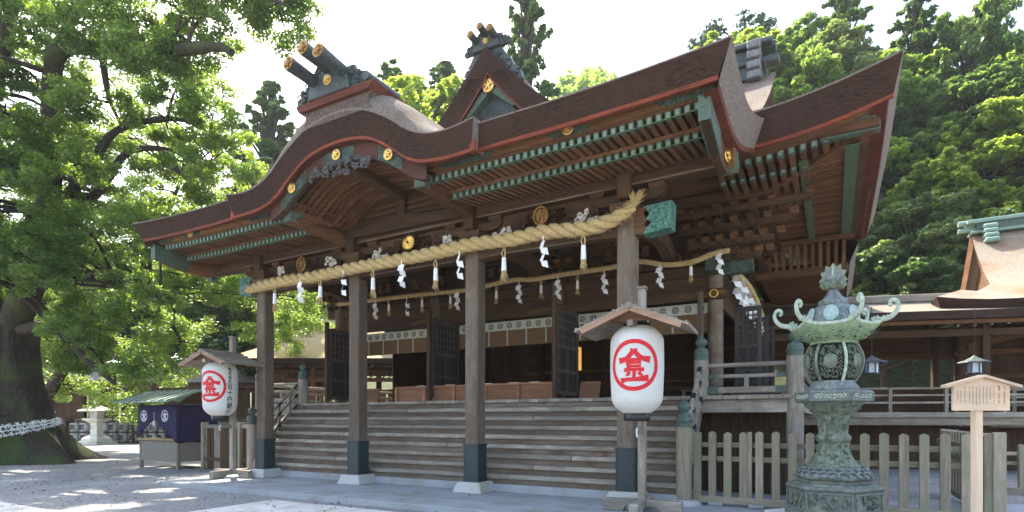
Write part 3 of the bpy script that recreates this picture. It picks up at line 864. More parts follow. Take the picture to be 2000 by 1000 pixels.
# lower rear roof seen past the end of the main eave
MB().box(-2.0, .5, 17.56, 17.72, 6.38, 6.50).build('header_beam', W['warmx'], hall)
SL = MB().beam((0, 0, 0), (0, .45, -.62), .085, .07).mesh('slanting_rafter', W['warmz'])
x = -1.95
while x < .3:
    inst(SL, 'slanting_rafter', hall, (x, 17.76, 6.40)); x += .185
MB().box(-2.0, .4, 18.15, 18.3, 5.62, 5.82).build('header_beam', W['warmx'], hall)
m = MB()
m.grid(lambda u, v: (u, v, 5.95), fr(-2.2, .42, 2), fr(18.2, 24.5, 2))
m.build('rear_soffit', W['darkx'], hall)
y = 18.5
while y < 24:
    inst(RAF_S, 'rafter', hall, (-1.95, y, 5.88), scale=(.95, 1, 1)); y += .3
m = MB()
m.grid(lambda u, v: Vector((.62, u, 6.45 + .06 * math.sin(u))).lerp(Vector((.42, u, 5.9)), v), fr(18.3, 24.6, 10), fr(0, 1, 3), 0, smooth=False)
m.grid(lambda u, v: (lerp(.62, -1.6, v), u, lerp(6.45 + .06 * math.sin(u), 7.9, v)), fr(18.3, 24.6, 10), fr(0, 1, 3), 1)
m.build('rear_roof', [BARK_S, BARK_T], hall)

# ---- ridge of the main roof, right end visible above the eave
m = MB()
m.box(RXL + .2, RX - .25, 18.2, 18.8, 11.55, 11.95); m.box(RXL + .1, RX - .15, 18.1, 18.9, 11.95, 12.07); m.box(RXL + .2, RX - .25, 18.22, 18.78, 12.07, 12.45); m.box(RXL, RX + .05, 18.05, 18.95, 12.45, 12.60)
MR = m.build('main_ridge', IRON, hall, bevel=.03)
for i in range(4):
    MB().box(RX - .62, RX - .25, 17.86, 18.2, 11.42 + i * .29, 11.64 + i * .29).build('ridge_block', speckle('ridge_tile', (.10, .10, .10), (.24, .24, .24), 20), MR, bevel=.035)
for z, L in ((12.40, .42), (12.0, .5)):
    MB().box(RX - .3, RX - .3 + L, 18.3, 18.7, z, z + .2).build('ridge_beam_end', IRON, MR, bevel=.03)
# gable verge of the main roof at the ridge end
m = MB()
m.grid(lambda u, v: Vector((RX + .12, u, zp(u) + .02)).lerp(Vector((RX - .1, u, zp(u) - .5)), v), fr(13.6, 18.5, 14), fr(0, 1, 2), 0)
m.grid(lambda u, v: (lerp(RX - .2, RX + .12, v), u, zp(u) + .02), fr(13.6, 18.5, 14), [0, 1], 1)
m.build('gable_verge', [BARK_S, BARK_T], MAIN)

# ---- triangular dormer gable (chidori-hafu) above the porch
CH = [(0, 12.10), (.4, 11.62), (.8, 11.18), (1.2, 10.76), (1.6, 10.36), (2.1, 9.96), (2.8, 9.55), (3.6, 9.2)]
GX, GY = -8.53, 13.85
def ch(d): return cr(CH, abs(d))
g = MB()
for sg in (-1, 1):
    us = fr(0, 3.6, 30)
    g.grid(lambda u, v: (GX + sg * u, v, ch(u)), us, fr(GY, 18.4, 8), 1)
    g.grid(lambda u, v: Vector((GX + sg * u, GY, ch(u))).lerp(Vector((GX + sg * max(0, u * .93 - .06), GY + .12, ch(u) - .66 + .10 * min(1, u / 2))), v), us, fr(0, 1, 5), 0, smooth=False)
    g.grid(lambda u, v: Vector((GX + sg * max(0, u * .93 - .06), GY + .12, ch(u) - .66 + .10 * min(1, u / 2))).lerp(Vector((GX + sg * max(0, u * .93 - .08), GY + .8, ch(u) - .70 + .10 * min(1, u / 2))), v), us, fr(0, 1, 2), 0, smooth=False)
DORMER = g.build('dormer_gable', [BARK_F, BARK_T], hall)
g = MB()
for sg in (-1, 1):
    us = fr(0, 3.2, 24)
    g.grid(lambda u, v: Vector((GX + sg * max(0, u * .93 - .06), GY + .118, ch(u) - .655 + .10 * min(1, u / 2))) + Vector((0, .012 * v, -.07 * v)), us, [0, 1])
g.build('red_edge', RED, DORMER)
g = MB(); 
g.prism([(GX - 2.6, 9.0), (GX + 2.6, 9.0), (GX, 11.45)], 'y', GY + .5, GY + .6)
pan = g.build('gable_panel', IRON, DORMER, fix=True)
g = MB()
for sg in (-1, 1):
    g.beam((GX, GY + .42, 11.12), (GX + sg * 1.25, GY + .42, 10.05), .12, .36, up=(0, 1, 0))
    g.beam((GX + sg * .0, GY + .40, 11.06), (GX + sg * .8, GY + .40, 10.38), .16, .3, up=(0, 1, 0))
g.build('copper_chevron', COPPER, DORMER, fix=True)
crest(GX - .02, GY + .2, 11.08, .17, DORMER)
carving(GX, GY + .45, 9.9, 1.6, .7, 5, IRON, 'scrollwork', pan, 40, .1)
for sg in (-1, 1):
    g = MB()
    g.tube([(GX + sg * .2, GY - .02, 11.2), (GX + sg * .45, GY - .03, 11.28), (GX + sg * .62, GY - .03, 11.12), (GX + sg * .66, GY - .02, 10.9)], .03, 6)
    g.build('bark_scroll', BARK_F, DORMER)
# ridge of the dormer with its ornament and carved fins running down the slope
MB().prism([(GX - .3, 11.9), (GX + .3, 11.9), (GX + .2, 12.16), (GX - .2, 12.16)], 'y', GY + .15, 18.4).build('dormer_ridge', BARK_S, DORMER, fix=True)
ridge_ornament(GX, GY + .12, 12.02, .72, hall, .6)
rr = random.Random(9)
for sg in (-1, 1):
    g = MB()
    fp = [(0.1, 12.25), (.4, 12.1), (.55, 11.85), (.75, 11.6), (.85, 11.4), (1.05, 11.2), (1.1, 10.98)]
    lo = [(1.0, 10.9), (.8, 11.12), (.4, 11.56), (0.1, 11.9)]
    g.prism([(GX + sg * a, b) for a, b in fp + lo], 'y', GY + .12, GY + .3)
    for i in range(12):
        t = rr.random(); a = lerp(.3, .95, t); b = ch(a) + rr.uniform(.05, .2); rd = rr.uniform(.05, .10)
        c = Vector((GX + sg * a, GY + .1, b))
        g.tube([c + Vector((math.cos(q * 7) * rd * (1 - q * .7), 0, math.sin(q * 7) * rd * (1 - q * .7))) for q in [w / 8 for w in range(9)]], .028, 5)
    g.build('carved_fin', IRON, DORMER, fix=True)
# ------------------------------------------------------------------ stairs, veranda, walls and interior of the hall
SXR, SXL = -2.45, -14.72                                  # newel lines
LZ, LY = 2.10, 12.64                                      # landing height and front edge
MB().box(SXL - .1, SXR + .12, 11.02, 11.6, -.01, .17).build('stone_step', STONE, hall, bevel=.015)
NS = 9; rise = (LZ - .17) / NS; run = (LY - 11.06) / NS
for i in range(NS):
    z1 = .17 + rise * (i + 1); y0 = 11.06 + run * i
    rr = random.Random(i)
    if i < NS - 1:
        cuts = [SXL + .1] + sorted(rr.uniform(SXL + 2, SXR - 2) for _ in range(2)) + [SXR - .1]
        if cuts[2] - cuts[1] < 1.2: cuts.pop(2)
        for ca, cb in zip(cuts, cuts[1:]):
            MB().box(ca + .002, cb - .002, y0 + rr.uniform(-.006, .006), y0 + run + .12, z1 - .105, z1 - rr.uniform(0, .006)).build('step', W['greyx'], hall, bevel=.02)
    MB().box(SXL + .12, SXR - .12, y0 + .05, y0 + .08, z1 - rise, z1 - .105).build('riser', W['pillarx'], hall)
for sg, sx in ((1, SXR - .06), (-1, SXL + .06)):         # stringers
    m = MB().prism([(11.04, .17), (11.04, .40), (12.7, 2.12), (13.0, 2.12), (13.0, 1.7), (11.5, .17)], 'x', sx - .04, sx + .04)
    m.build('stringer', W['greyy'], hall, fix=True)
# landing: floor boards running back, their ends showing along the edge
x = SXL - 1.8; i = 0
while x < -.47:
    w = [.27, .33, .24, .30][i % 4]
    if x + w > -.47: w = -.47 - x
    MB().box(x + .003, x + w - .003, LY - .02 - .006 * (i % 2), 14.35, LZ - .085, LZ).build('floor_board', W['greyy'], hall, bevel=.006)
    x += w; i += 1
MB().box(SXL - 1.75, -.52, LY + .06, LY + .26, LZ - .36, LZ - .088).build('landing_beam', W['greyx'], hall, bevel=.01)
y = 14.36; i = 0
while y < 22:
    w = [.3, .36, .28][i % 3]
    MB().box(-2.3, -.42, y + .003, y + w - .003, LZ - .085, LZ).build('floor_board', W['greyx'], hall)
    y += w; i += 1
MB().box(-.72, -.5, 12.9, 22, LZ - .36, LZ - .088).build('side_beam', W['greyy'], hall)
# dark plank wall under the veranda
x = -2.55; i = 0
while x < -.6:
    MB().box(x, x + .19, 13.5, 13.54, 0, 1.74).build('wall_plank', W['darkz'], hall); x += .2
MB().box(SXL - .1, -2.55, 13.5, 13.55, 0, 1.74).build('under_wall', W['darkx'], hall)
# newel posts with onion-shaped copper caps
CAP = [(.155, 0), (.155, .03), (.14, .04), (.145, .1), (.155, .11), (.155, .15), (.14, .16), (.14, .22), (.12, .25), (.07, .27), (.06, .30), (.10, .325), (.125, .37), (.12, .42), (.09, .46), (.04, .49), (.015, .53), (0, .54)]
def newel(x, y, z0, z1, r=.15, mat=W['greyz'], base=True):
    n = MB().tube([(x, y, z0), (x, y, (z0 + z1) / 2), (x, y, z1)], r, 20).build('newel_post', mat, hall)
    k = r / .15
    MB().lathe([(a * k, b) for a, b in CAP], (x, y, z1 - .01), 20).build('copper_cap', COPPER, n)
    if base: MB().lathe([(r + .17, 0), (r + .15, .07), (r + .05, .10), (.02, .10)], (x, y, z0 - .09), 20).build('stone_base', STONE_B, n)
    return n
newel(SXR, 11.12, .08, 1.46, mat=W['fencez']); newel(SXR, 12.78, LZ, 2.86, base=False)
newel(SXL - .12, 11.12, .08, 1.46); newel(SXL + .12, 12.78, LZ, 2.86, base=False)
newel(-.65, 12.78, -.05, 2.87, .16); newel(2 * XC + .65, 12.78, -.05, 2.87, .16)
# sloping stair rails
for sx in (SXR, SXL):
    for dz, w, h in ((.95, .07, .07), (.66, .06, .07), (.30, .10, .13)):
        p0 = Vector((sx, 11.2, .17 + dz + .22)); p1 = Vector((sx, 12.72, LZ + dz - .28))
        r_ = MB().beam(p0, p1, w, h).build('stair_rail', W['greyy'], hall, bevel=.01)
        d = (p1 - p0)
        for t in (.1, .5, .9):
            MB().beam(p0 + d * (t - .035), p0 + d * (t + .035), w + .012, h + .012).build('copper_band', COPPER_D, r_)
    for t in (.25, .5, .75):
        p = Vector((sx, lerp(11.2, 12.72, t), lerp(.39, LZ - .28, t)))
        MB().box(p.x - .03, p.x + .03, p.y - .04, p.y + .04, p.z + .3, p.z + .93).build('baluster', W['greyz'], hall)
# veranda railing right of the stairs and its mirror
def rail_run(p0, p1, ax):
    p0, p1 = Vector(p0), Vector(p1)
    d = p1 - p0
    MB().tube([p0 + Vector((0, 0, .63)), p1 + Vector((0, 0, .63))], .047, 12).build('hand_rail', W['grey' + ax], hall)
    MB().beam(p0 + Vector((0, 0, .40)), p1 + Vector((0, 0, .40)), .075, .075).build('middle_rail', W['grey' + ax], hall, bevel=.01)
    b = MB().beam(p0 + Vector((0, 0, .11)), p1 + Vector((0, 0, .11)), .11, .13).build('foot_rail', W['grey' + ax], hall, bevel=.01)
    for t in (.06, .94):
        q = p0 + d * t; e = d.normalized() * .11
        MB().beam(q - e + Vector((0, 0, .11)), q + e + Vector((0, 0, .11)), .125, .145).build('copper_band', COPPER, b)
        MB().beam(q - e * .9 + Vector((0, 0, .40)), q + e * .9 + Vector((0, 0, .40)), .087, .087).build('copper_band', COPPER, b)
    n = max(2, int(d.length / 1.1))
    for i in range(1, n):
        q = p0 + d * (i / n)
        MB().box(q.x - .04, q.x + .04, q.y - .04, q.y + .04, q.z + .17, q.z + .37).build('rail_strut', W['greyz'], hall)
rail_run((SXR + .15, 12.78, LZ), (-.8, 12.78, LZ), 'x')
rail_run((-.65, 12.95, LZ), (-.65, 21.5, LZ), 'y')
rail_run((2 * XC + .8, 12.78, LZ), (SXL, 12.78, LZ), 'x')
rail_run((2 * XC + .65, 12.95, LZ), (2 * XC + .65, 21.5, LZ), 'y')
# columns, nageshi beams, head beams
WY = 14.5
CXS = [-2.45, -6.57, -10.69, -14.75]
for x in CXS:
    MB().tube([(x, WY, LZ), (x, WY, 5.7)], .175, 24).build('column', W['pillarz'], hall)
for yy in (19.0, 22.0):
    for x in CXS: MB().tube([(x, yy, LZ), (x, yy, 5.7)], .16, 16).build('column', W['darkz'], hall)
def gilt_scroll(xc, y, zc, w, parent):
    m = MB(); rr = random.Random(int(xc * 100) & 255)
    for i in range(9):
        c = Vector((xc + (i / 8 - .5) * w, y, zc + rr.uniform(-.04, .04))); rd = .05
        m.tube([c + Vector((math.cos(t * 6) * rd * (1 - t * .6), 0, math.sin(t * 6) * rd * (1 - t * .6))) for t in [q / 7 for q in range(8)]], .008, 4)
    m.build('gilt_scrollwork', GOLD_D, parent)
nag = MB().box(CXS[-1] - .3, CXS[0] + .32, WY - .24, WY - .12, 4.45, 4.70).build('lintel_beam', W['darkx'], hall, bevel=.01)
for x in CXS:
    gilt_scroll(x - .45, WY - .25, 4.575, .6, nag); gilt_scroll(x + .1, WY - .25, 4.575, .3, nag)
m = MB().tube([(CXS[0] + math.cos(t) * .09, WY - .25, 4.575 + math.sin(t) * .09) for t in [i * 2 * math.pi / 16 for i in range(17)]], .02, 5).build('gilt_ring', GOLD, nag)
MB().box(CXS[-1] - .5, CXS[0] + .5, WY - .1, WY + .1, 5.05, 5.30).build('head_beam', W['darkx'], hall, bevel=.01)
MB().box(CXS[-1] - .5, CXS[0] + .5, WY - .12, WY - .02, 5.32, 5.60).build('crest_beam', W['darkx'], hall)
MB().box(CXS[-1], CXS[0], WY - .02, WY + .04, 4.70, 6.6).build('upper_wall', W['darkx'], hall)
MB().box(CXS[0] - .04, CXS[0] + .04, WY + .05, 22, 4.4, 6.6).build('side_wall', W['darky'], hall)
for x in (-3.41, -5.37, -7.27, -9.3, -11.3, -13.2):
    m = MB()
    m.tube([(x + math.cos(t) * .16, WY - .14, 5.52 + math.sin(t) * .16) for t in [i * 2 * math.pi / 20 for i in range(21)]], .022, 5)
    for a in range(5):
        t = math.pi / 2 + a * 2 * math.pi / 5
        m.tube([(x, WY - .13, 5.52), (x + math.cos(t) * .11, WY - .14, 5.52 + math.sin(t) * .11)], [.02, .03], 5)
    m.build('wooden_crest', GOLD_D if x == -3.41 else W['warmx'], hall)
# corner nosings clad in copper on the right column
c0 = MB().box(CXS[0] + .12, CXS[0] + .85, WY - .12, WY + .12, 5.03, 5.34).build('copper_nosing', COPPER_F, hall, bevel=.015)
c1 = MB().box(CXS[0] - .14, CXS[0] + .14, WY - .62, WY - .1, 5.03, 5.40).build('copper_nosing', COPPER_F, hall, bevel=.03)
# bracket complexes: stepping tiers of blocks and arms along the wall, thick at the corner
SB = MB(); SB.box(-.085, .085, -.085, .085, .05, .13)
SB.add([(-.055, -.055, 0), (.055, -.055, 0), (.055, .055, 0), (-.055, .055, 0), (-.085, -.085, .05), (.085, -.085, .05), (.085, .085, .05), (-.085, .085, .05)], [(0, 3, 2, 1)] + [(i, (i + 1) % 4, (i + 1) % 4 + 4, i + 4) for i in range(4)])
SBM = SB.mesh('small_block', W['warmx'])
def bracket_set(cx, full):
    t = bpy.data.objects.new('bracket_set', None); put(t, hall, loc=(cx, WY, 5.32))
    m = MB()
    for tier in range(4):
        z = .02 + tier * .27; o = .05 + tier * .34
        hw = .45 + .12 * tier
        m.box(-hw, hw + (.5 + .25 * tier if full else 0), -o - .06, -o + .06, z, z + .13)      # arm along the wall
        for xx in (-.3, .0, .3) if not full else (-.3, 0, .3, .62, .95):
            m.box(xx - .05, xx + .05, -o - .22, .0, z - .02, z + .10)                          # arms stepping out
    b = m.build('bracket_arms', W['darkx'], t)
    for tier in range(4):
        z = .15 + tier * .27; o = .05 + tier * .34
        for xx in ([-.42, -.14, .14, .42] if not full else [-.42, -.14, .14, .42, .70, .98, 1.2 + .1 * tier]):
            inst(SBM, 'small_block', t, (xx * (1 + .12 * tier), -o, z))
    return t
for x, f in ((CXS[0], True), (CXS[1], False), (CXS[2], False), (CXS[3], False), (-4.5, False), (-8.6, False), (-12.7, False)):
    bracket_set(x, f)
# the same tiers along the right flank
for yy in (15.3, 16.2, 17.1, 18.0):
    m = MB()
    for tier in range(4):
        z = 5.34 + tier * .27; o = .05 + tier * .30
        m.box(CXS[0] + o - .06, CXS[0] + o + .06, yy - .4, yy + .4, z, z + .13)
        m.box(CXS[0], CXS[0] + o + .2, yy - .06, yy + .06, z - .03, z + .10)
    fs = m.build('bracket_arms', W['darky'], hall)
    for tier in range(4):
        for dy in (-.32, 0, .32): inst(SBM, 'small_block', fs, (CXS[0] + .05 + tier * .30, yy + dy, 5.49 + tier * .27))
MB().box(CXS[-1] - 1, CXS[0] + 1.4, WY - 1.3, WY - 1.1, 6.34, 6.56).build('wall_purlin', W['darkx'], hall, bevel=.01)
MB().box(CXS[0] + 1.0, CXS[0] + 1.2, WY - 1.1, 18, 6.34, 6.54).build('wall_purlin', W['darky'], hall)
# tie beams from the porch pillars back to the wall
for x in PX: MB().prism([(PY + .1, 5.2), (12, 5.5), (13.2, 5.55), (WY - .1, 5.3), (WY - .1, 5.6), (13.2, 5.9), (12, 5.86), (PY + .1, 5.52)], 'x', x - .12, x + .12).build('link_beam', W['darky'], hall, fix=True)
# blinds with patterned white headbands and ribbons
def blind(xa, xb):
    b = MB().box(xa, xb, WY + .10, WY + .115, 3.72, 4.44).build('bamboo_blind', speckle('blind_bamboo', (.10, .055, .025), (.20, .115, .055), 60, .8, .3, .005, stretch=(.05, 1, 3)), hall)
    hb_ = MB().box(xa, xb, WY + .085, WY + .098, 4.18, 4.44).build('headband', speckle('headband_cloth', (.42, .42, .34), (.52, .51, .43), 12), b)
    n = int((xb - xa) / .30)
    m = MB()
    for i in range(n):
        x = xa + (i + .5) * (xb - xa) / n
        m.tube([(x + math.cos(t) * .075, WY + .082, 4.31 + math.sin(t) * .075) for t in [q * 2 * math.pi / 12 for q in range(13)]], .012, 4)
        for a in range(4):
            m.disc((x + math.cos(a * 1.571 + .785) * .035, WY + .084, 4.31 + math.sin(a * 1.571 + .785) * .035), .02, (0, -1, 0), 8, thick=.004)
    m.build('headband_pattern', plain('headband_ink', (.06, .055, .04), .8), b, kind='stuff')
    x = xa + .4
    while x < xb - .1:
        r_ = MB().box(x - .022, x + .022, WY + .075, WY + .083, 3.74, 4.2).build('ribbon', speckle('ribbon_cloth', (.34, .33, .28), (.45, .44, .38), 14), b)
        x += .62
for a, b in zip(CXS[1:], CXS): blind(a + .2, b - .2)
# folded door leaves standing open, with lattice tops
DOORW = wood('door_dark', (.06, .045, .038), (.028, .021, .018), 'z')
DOORL = wood('door_lattice_wood', (.115, .10, .09), (.055, .047, .042), 'z')
def door(x, y0, y1, z0=2.22, z1=4.42, facing='x', see=False):
    """leaf across the wall (in the yz plane) or along it (xz plane)"""
    d = bpy.data.objects.new('door_leaf', None); put(d, hall, loc=(x, y0, z0))
    L = y1 - y0; H = z1 - z0
    def P(m, a0, a1, b0, b1, t0, t1):
        if facing == 'x': m.box(t0, t1, a0, a1, b0, b1)
        else: m.box(a0, a1, t0, t1, b0, b1)
    m = MB()
    zs = [0, .10, .62, .70, 1.18, 1.26, H - .10, H]
    P(m, 0, L, 0, .10, -.035, .035); P(m, 0, L, H - .10, H, -.035, .035); P(m, 0, .09, .1, H - .1, -.035, .035); P(m, L - .09, L, .1, H - .1, -.035, .035)
    for z in (.56, 1.18): P(m, .09, L - .09, z, z + .08, -.03, .03)
    P(m, L / 2 - .03, L / 2 + .03, .1, 1.2, -.03, .03)
    m.build('door_frame', DOORL, d)
    m = MB(); P(m, .09, L - .09, .1, 1.2 if see else H - .1, -.012, .012); m.build('door_panel', DOORW, d)
    m = MB(); n = 4 if see else 7; lz0 = 1.26
    for i in range(n + 1):
        a = lerp(.09, L - .09, i / n); P(m, a - .016, a + .016, lz0, H - .1, -.02, .02)
    k = int((H - .1 - lz0) / ((L - .18) / n))
    for i in range(k + 1):
        z = lerp(lz0, H - .1, i / k); P(m, .09, L - .09, z - .016, z + .016, -.018, .018)
    m.build('door_lattice', DOORL, d)
    m = MB()
    for a in (.045, L - .045):
        for z in (.05, .33, .6, .9, 1.22, H - .05):
            P(m, max(0, a - .1), min(L, a + .1), z - .03, z + .03, -.042, .042)
    m.build('iron_fittings', COPPER_D, d, kind='stuff')
    return d
for x in (-5.96, -9.78, -13.72):
    door(x, 13.0, 14.36)
    MB().box(x - .05, x + .05, 12.86, 12.99, 2.12, 4.62).build('door_post', W['darkz'], hall, bevel=.01)
MB().box(CXS[0] - .34, CXS[0] - .22, WY - .42, WY - .30, 2.12, 4.62).build('door_post', W['pillarz'], hall, bevel=.01)
for i, yy in enumerate((15.4, 17.2, 19.0)):
    door(-2.2, 0, .62, facing='y', see=True).location = (-2.14, yy, LZ + .1)
# floor, ceiling and back wall inside
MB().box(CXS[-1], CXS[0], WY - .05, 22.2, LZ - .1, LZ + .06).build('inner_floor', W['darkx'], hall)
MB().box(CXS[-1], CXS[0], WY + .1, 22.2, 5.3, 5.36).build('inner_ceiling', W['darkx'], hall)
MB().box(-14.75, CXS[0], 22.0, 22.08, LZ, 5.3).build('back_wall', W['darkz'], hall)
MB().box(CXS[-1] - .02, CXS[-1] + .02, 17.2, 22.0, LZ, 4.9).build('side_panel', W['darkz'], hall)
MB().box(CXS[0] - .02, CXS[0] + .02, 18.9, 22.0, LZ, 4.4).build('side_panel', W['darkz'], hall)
for z in (3.0, 3.5, 4.1): MB().box(-11.5, CXS[0] - .3, 21.9, 21.99, z, z + .1).build('wall_rail', W['warmx'], hall)
for z in (2.42, 2.62):
    MB().box(-13.8, -3.0, 15.9, 15.96, z, z + .05).build('inner_rail', W['darkx'], hall)
for x in (-12.6, -9.2, -7.8, -5.4, -4.4): MB().box(x - .04, x + .04, 15.88, 15.98, LZ + .06, 2.67).build('rail_post', W['darkz'], hall)
for x, y in ((-4.9, 17.0), (-8.8, 17.4), (-11.6, 17.2)):
    b = MB().box(x - .45, x + .45, y - .3, y + .3, 2.75, 2.83); 
    for sx in (-1, 1): b.box(x + sx * .4 - .04, x + sx * .4 + .04, y - .28, y + .28, 2.16, 2.75)
    tb = b.build('offering_table', W['darkx'], None)
    tag(tb, 'dark wooden offering table inside the hall, ' + {-4.9: 'behind the big white lantern', -8.8: 'behind the third pillar', -11.6: 'behind the second pillar'}[x], 'table', 'tables inside the hall')
tag(MB().box(-7.95, -7.55, 17.6, 17.63, 2.6, 3.3).build('green_curtain', plain('green_silk', (.01, .16, .07), .7)), 'small green curtain hanging in the dark hall', 'curtain')
lm = MB().box(-6.52, -6.28, 15.2, 15.44, 3.0, 3.65)
hl = lm.build('hanging_lantern', plain('glowing_paper', (.8, .5, .15), .6, emit=(1.0, .42, .07), es=.16))
tag(hl, 'glowing amber lantern hanging inside the hall', 'lantern')
MB().box(-6.54, -6.26, 15.18, 15.46, 3.65, 3.70).build('lantern_cap', BLACK, hl); MB().box(-6.41, -6.39, 15.31, 15.33, 3.70, 4.4).build('cord', BLACK, hl)
# long offertory box on the landing
BOXW = wood('offertory_wood', (.40, .205, .11), (.22, .105, .055), 'x')
ob = thing('offertory_box', 'long low wooden offertory box on the landing', 'box', (-8.5, 13.35, LZ))
MB().box(-11.1, -6.05, 13.1, 13.14, LZ + .02, 2.48).build('front_panel', BOXW, ob)
MB().box(-11.1, -6.05, 13.5, 13.54, LZ + .02, 2.48).build('back_panel', W['warmx'], ob)
MB().box(-11.14, -6.01, 13.06, 13.58, 2.48, 2.54).build('rim', BOXW, ob, bevel=.008)
x = -11.08
while x < -6: 
    MB().box(x - .05, x + .05, 13.055, 13.10, LZ, 2.48).build('stile', BOXW, ob); x += 1.005
for x in (-10.2, -9.2, -8.0, -7.2, -6.6): MB().box(x - .13, x + .13, 13.058, 13.2, 2.542, 2.55).build('paper_slip', PAPER, ob)
# small leaning notices on the landing
for x, lab in ((-11.9, 'small leaning wooden notice on the landing, by the second pillar'), (-5.05, 'small leaning wooden notice on the landing, near the big white lantern')):
    t = thing('landing_notice', lab, 'notice', (x, 12.95, LZ), group='notices on the landing')
    m = MB(); m.cbox((x, 12.95, LZ + .2), (.5, .03, .42), Matrix.Rotation(math.radians(-16), 3, 'X')); m.build('board', W['warmx'], t)
    m = MB()
    for j in range(4):
        m.cbox((x - .17 + j * .115, 12.932, LZ + .2), (.03, .006, .3), Matrix.Rotation(math.radians(-16), 3, 'X'))
    m.build('ink_lines', plain('faded_ink', (.10, .04, .03)), t, kind='stuff')
# ------------------------------------------------------------------ sacred ropes
def rope_strands(path, rad, pitch, n_str=3, ts=9):
    """twisted strands around a smooth path; returns one builder per rope"""
    pts = smooth_pts(path, ts)
    L = [0]
    for a, b in zip(pts, pts[1:]): L.append(L[-1] + (b - a).length)
    m = MB()
    step = pitch / 14; n = int(L[-1] / step)
    def at(s):
        i = 0
        for i in range(len(L) - 1):
            if L[i + 1] >= s: break
        t = (s - L[i]) / max(1e-6, L[i + 1] - L[i]); return pts[i].lerp(pts[i + 1], min(1, t))
    P = [at(i * L[-1] / n) for i in range(n + 1)]
    for q in range(n_str):
        sp = []; rr = []
        for i, p in enumerate(P):
            d = (P[min(i + 1, n)] - P[max(0, i - 1)]).normalized()
            a = d.cross(Vector((0, 0, 1))).normalized(); b = a.cross(d)
            t = -2 * math.pi * (i * L[-1] / n) / pitch + q * 2 * math.pi / n_str
            r = rad(i / n) * (1 + .05 * mnoise.noise(p * 3))
            sp.append(p + (a * math.cos(t) + b * math.sin(t)) * r * .52); rr.append(r * .57)
        m.tube(sp, rr, 10, rough=.10, rs=9)
    return m
def shide(x, y, z, s, rope, seed=0):
    """folded zig-zag paper streamer"""
    rr = random.Random(seed); m = MB()
    w = .078 * s; h = .135 * s
    cx, cz = x, z; tw = rr.uniform(-.5, .5)
    for i in range(4):
        sk = (.045 if i % 2 else -.045) * s
        ang = tw + (.55 if i % 2 else -.4)
        dx, dy = math.cos(ang) * w, math.sin(ang) * w
        t = Vector((cx, y, cz)); b = Vector((cx + sk, y - .01 * i, cz - h))
        vs = [t + Vector((-dx, -dy, 0)), t + Vector((dx, dy, 0)), b + Vector((dx, dy, -.02 * s)), b + Vector((-dx, -dy, .02 * s))]
        m.add(vs, [(0, 1, 2, 3)])
        cx += sk + (.05 * s if i % 2 == 0 else -.04 * s); cz -= h * .96; w *= .93
    m.add([(x - .012 * s, y, z + .1 * s), (x + .012 * s, y, z + .1 * s), (x + .012 * s, y, z - .01), (x - .012 * s, y, z - .01)], [(0, 1, 2, 3)])
    o = m.build('paper_streamer', PAPER, rope)
    sd = o.modifiers.new('thickness', 'SOLIDIFY'); sd.thickness = .003
    return o
def tassel(x, y, z, s, rope):
    m = MB()
    for dx in (-.025, .025):
        m.tube([(x, y, z + .02), (x + dx * 1.6 * s, y - .02, z - .07 * s), (x + dx * .7 * s, y, z - .17 * s)], .016 * s, 6)
    rr = random.Random(int(x * 50))
    for i in range(16):
        a = rr.uniform(0, 6.28); r0 = .03 * s; r1 = rr.uniform(.03, .085) * s
        m.tube([(x + math.cos(a) * r0, y + math.sin(a) * r0, z - .42 * s), (x + math.cos(a) * r1, y + math.sin(a) * r1, z - rr.uniform(.56, .64) * s)], [.014 * s, .006 * s], 4)
    o = m.build('straw_tassel', STRAW, rope, kind='stuff')
    MB().tube([(x, y, z - .17 * s), (x, y, z - .43 * s)], [.042 * s, .052 * s], 12).build('paper_wrap', PAPER, o)
FR = [(-14.25, 10.5, 5.17), (-13.7, 10.47, 5.22), (-12.57, 10.45, 5.25), (-11.43, 10.44, 5.23), (-10.04, 10.44, 5.28), (-9.08, 10.43, 5.28), (-7.61, 10.43, 5.31), (-6.73, 10.43, 5.35), (-5.79, 10.43, 5.31), (-5.08, 10.42, 5.34), (-4.31, 10.42, 5.28), (-3.79, 10.42, 5.30), (-3.42, 10.42, 5.42), (-3.2, 10.44, 5.52)]
r1 = thing('sacred_rope', 'thick twisted straw rope strung along the front of the porch pillars', 'rope', (-8.7, 10.43, 5.1))
rope_strands(FR, lambda t: .142 * min(1, .55 + t * 9) * min(1, .6 + (1 - t) * 7), .80).build('twisted_strands', STRAW, r1)
m = MB(); rr = random.Random(3)
for i in range(60):
    a = Vector((-3.2, 10.42, 5.52)); d = Vector((rr.uniform(-.08, .22), rr.uniform(-.1, .08), rr.uniform(.10, .30)))
    m.tube([a + d * .05, a + d * .6 + Vector((0, 0, .02)), a + d], [.02, .012, .004], 4)
m.build('frayed_end', STRAW, r1)
m = MB(); fp_ = smooth_pts(FR, 9)
for i in range(900):
    p = fp_[rr.randrange(len(fp_) - 1)].lerp(fp_[rr.randrange(len(fp_) - 1)], 0); j = rr.uniform(0, len(fp_) - 1.01); p = fp_[int(j)].lerp(fp_[int(j) + 1], j % 1)
    a = rr.uniform(0, 6.28); o_ = Vector((0, math.cos(a), math.sin(a))); q = p + o_ * .13; e_ = q + o_ * rr.uniform(.015, .05) + Vector((rr.uniform(-.12, .12), 0, rr.uniform(-.03, .01)))
    m.beam(q, e_, .004, .004)
m.build('stray_straws', STRAW, r1, kind='stuff')
for i, x in enumerate((-11.89, -10.39, -8.58, -7.0, -5.0)): shide(x, 10.30, 5.12 if i else 5.10, 1.0, r1, i)
for x in (-12.88, -11.2, -9.46, -7.64, -5.91, -4.16): tassel(x, 10.33, 5.10, 1.05, r1)
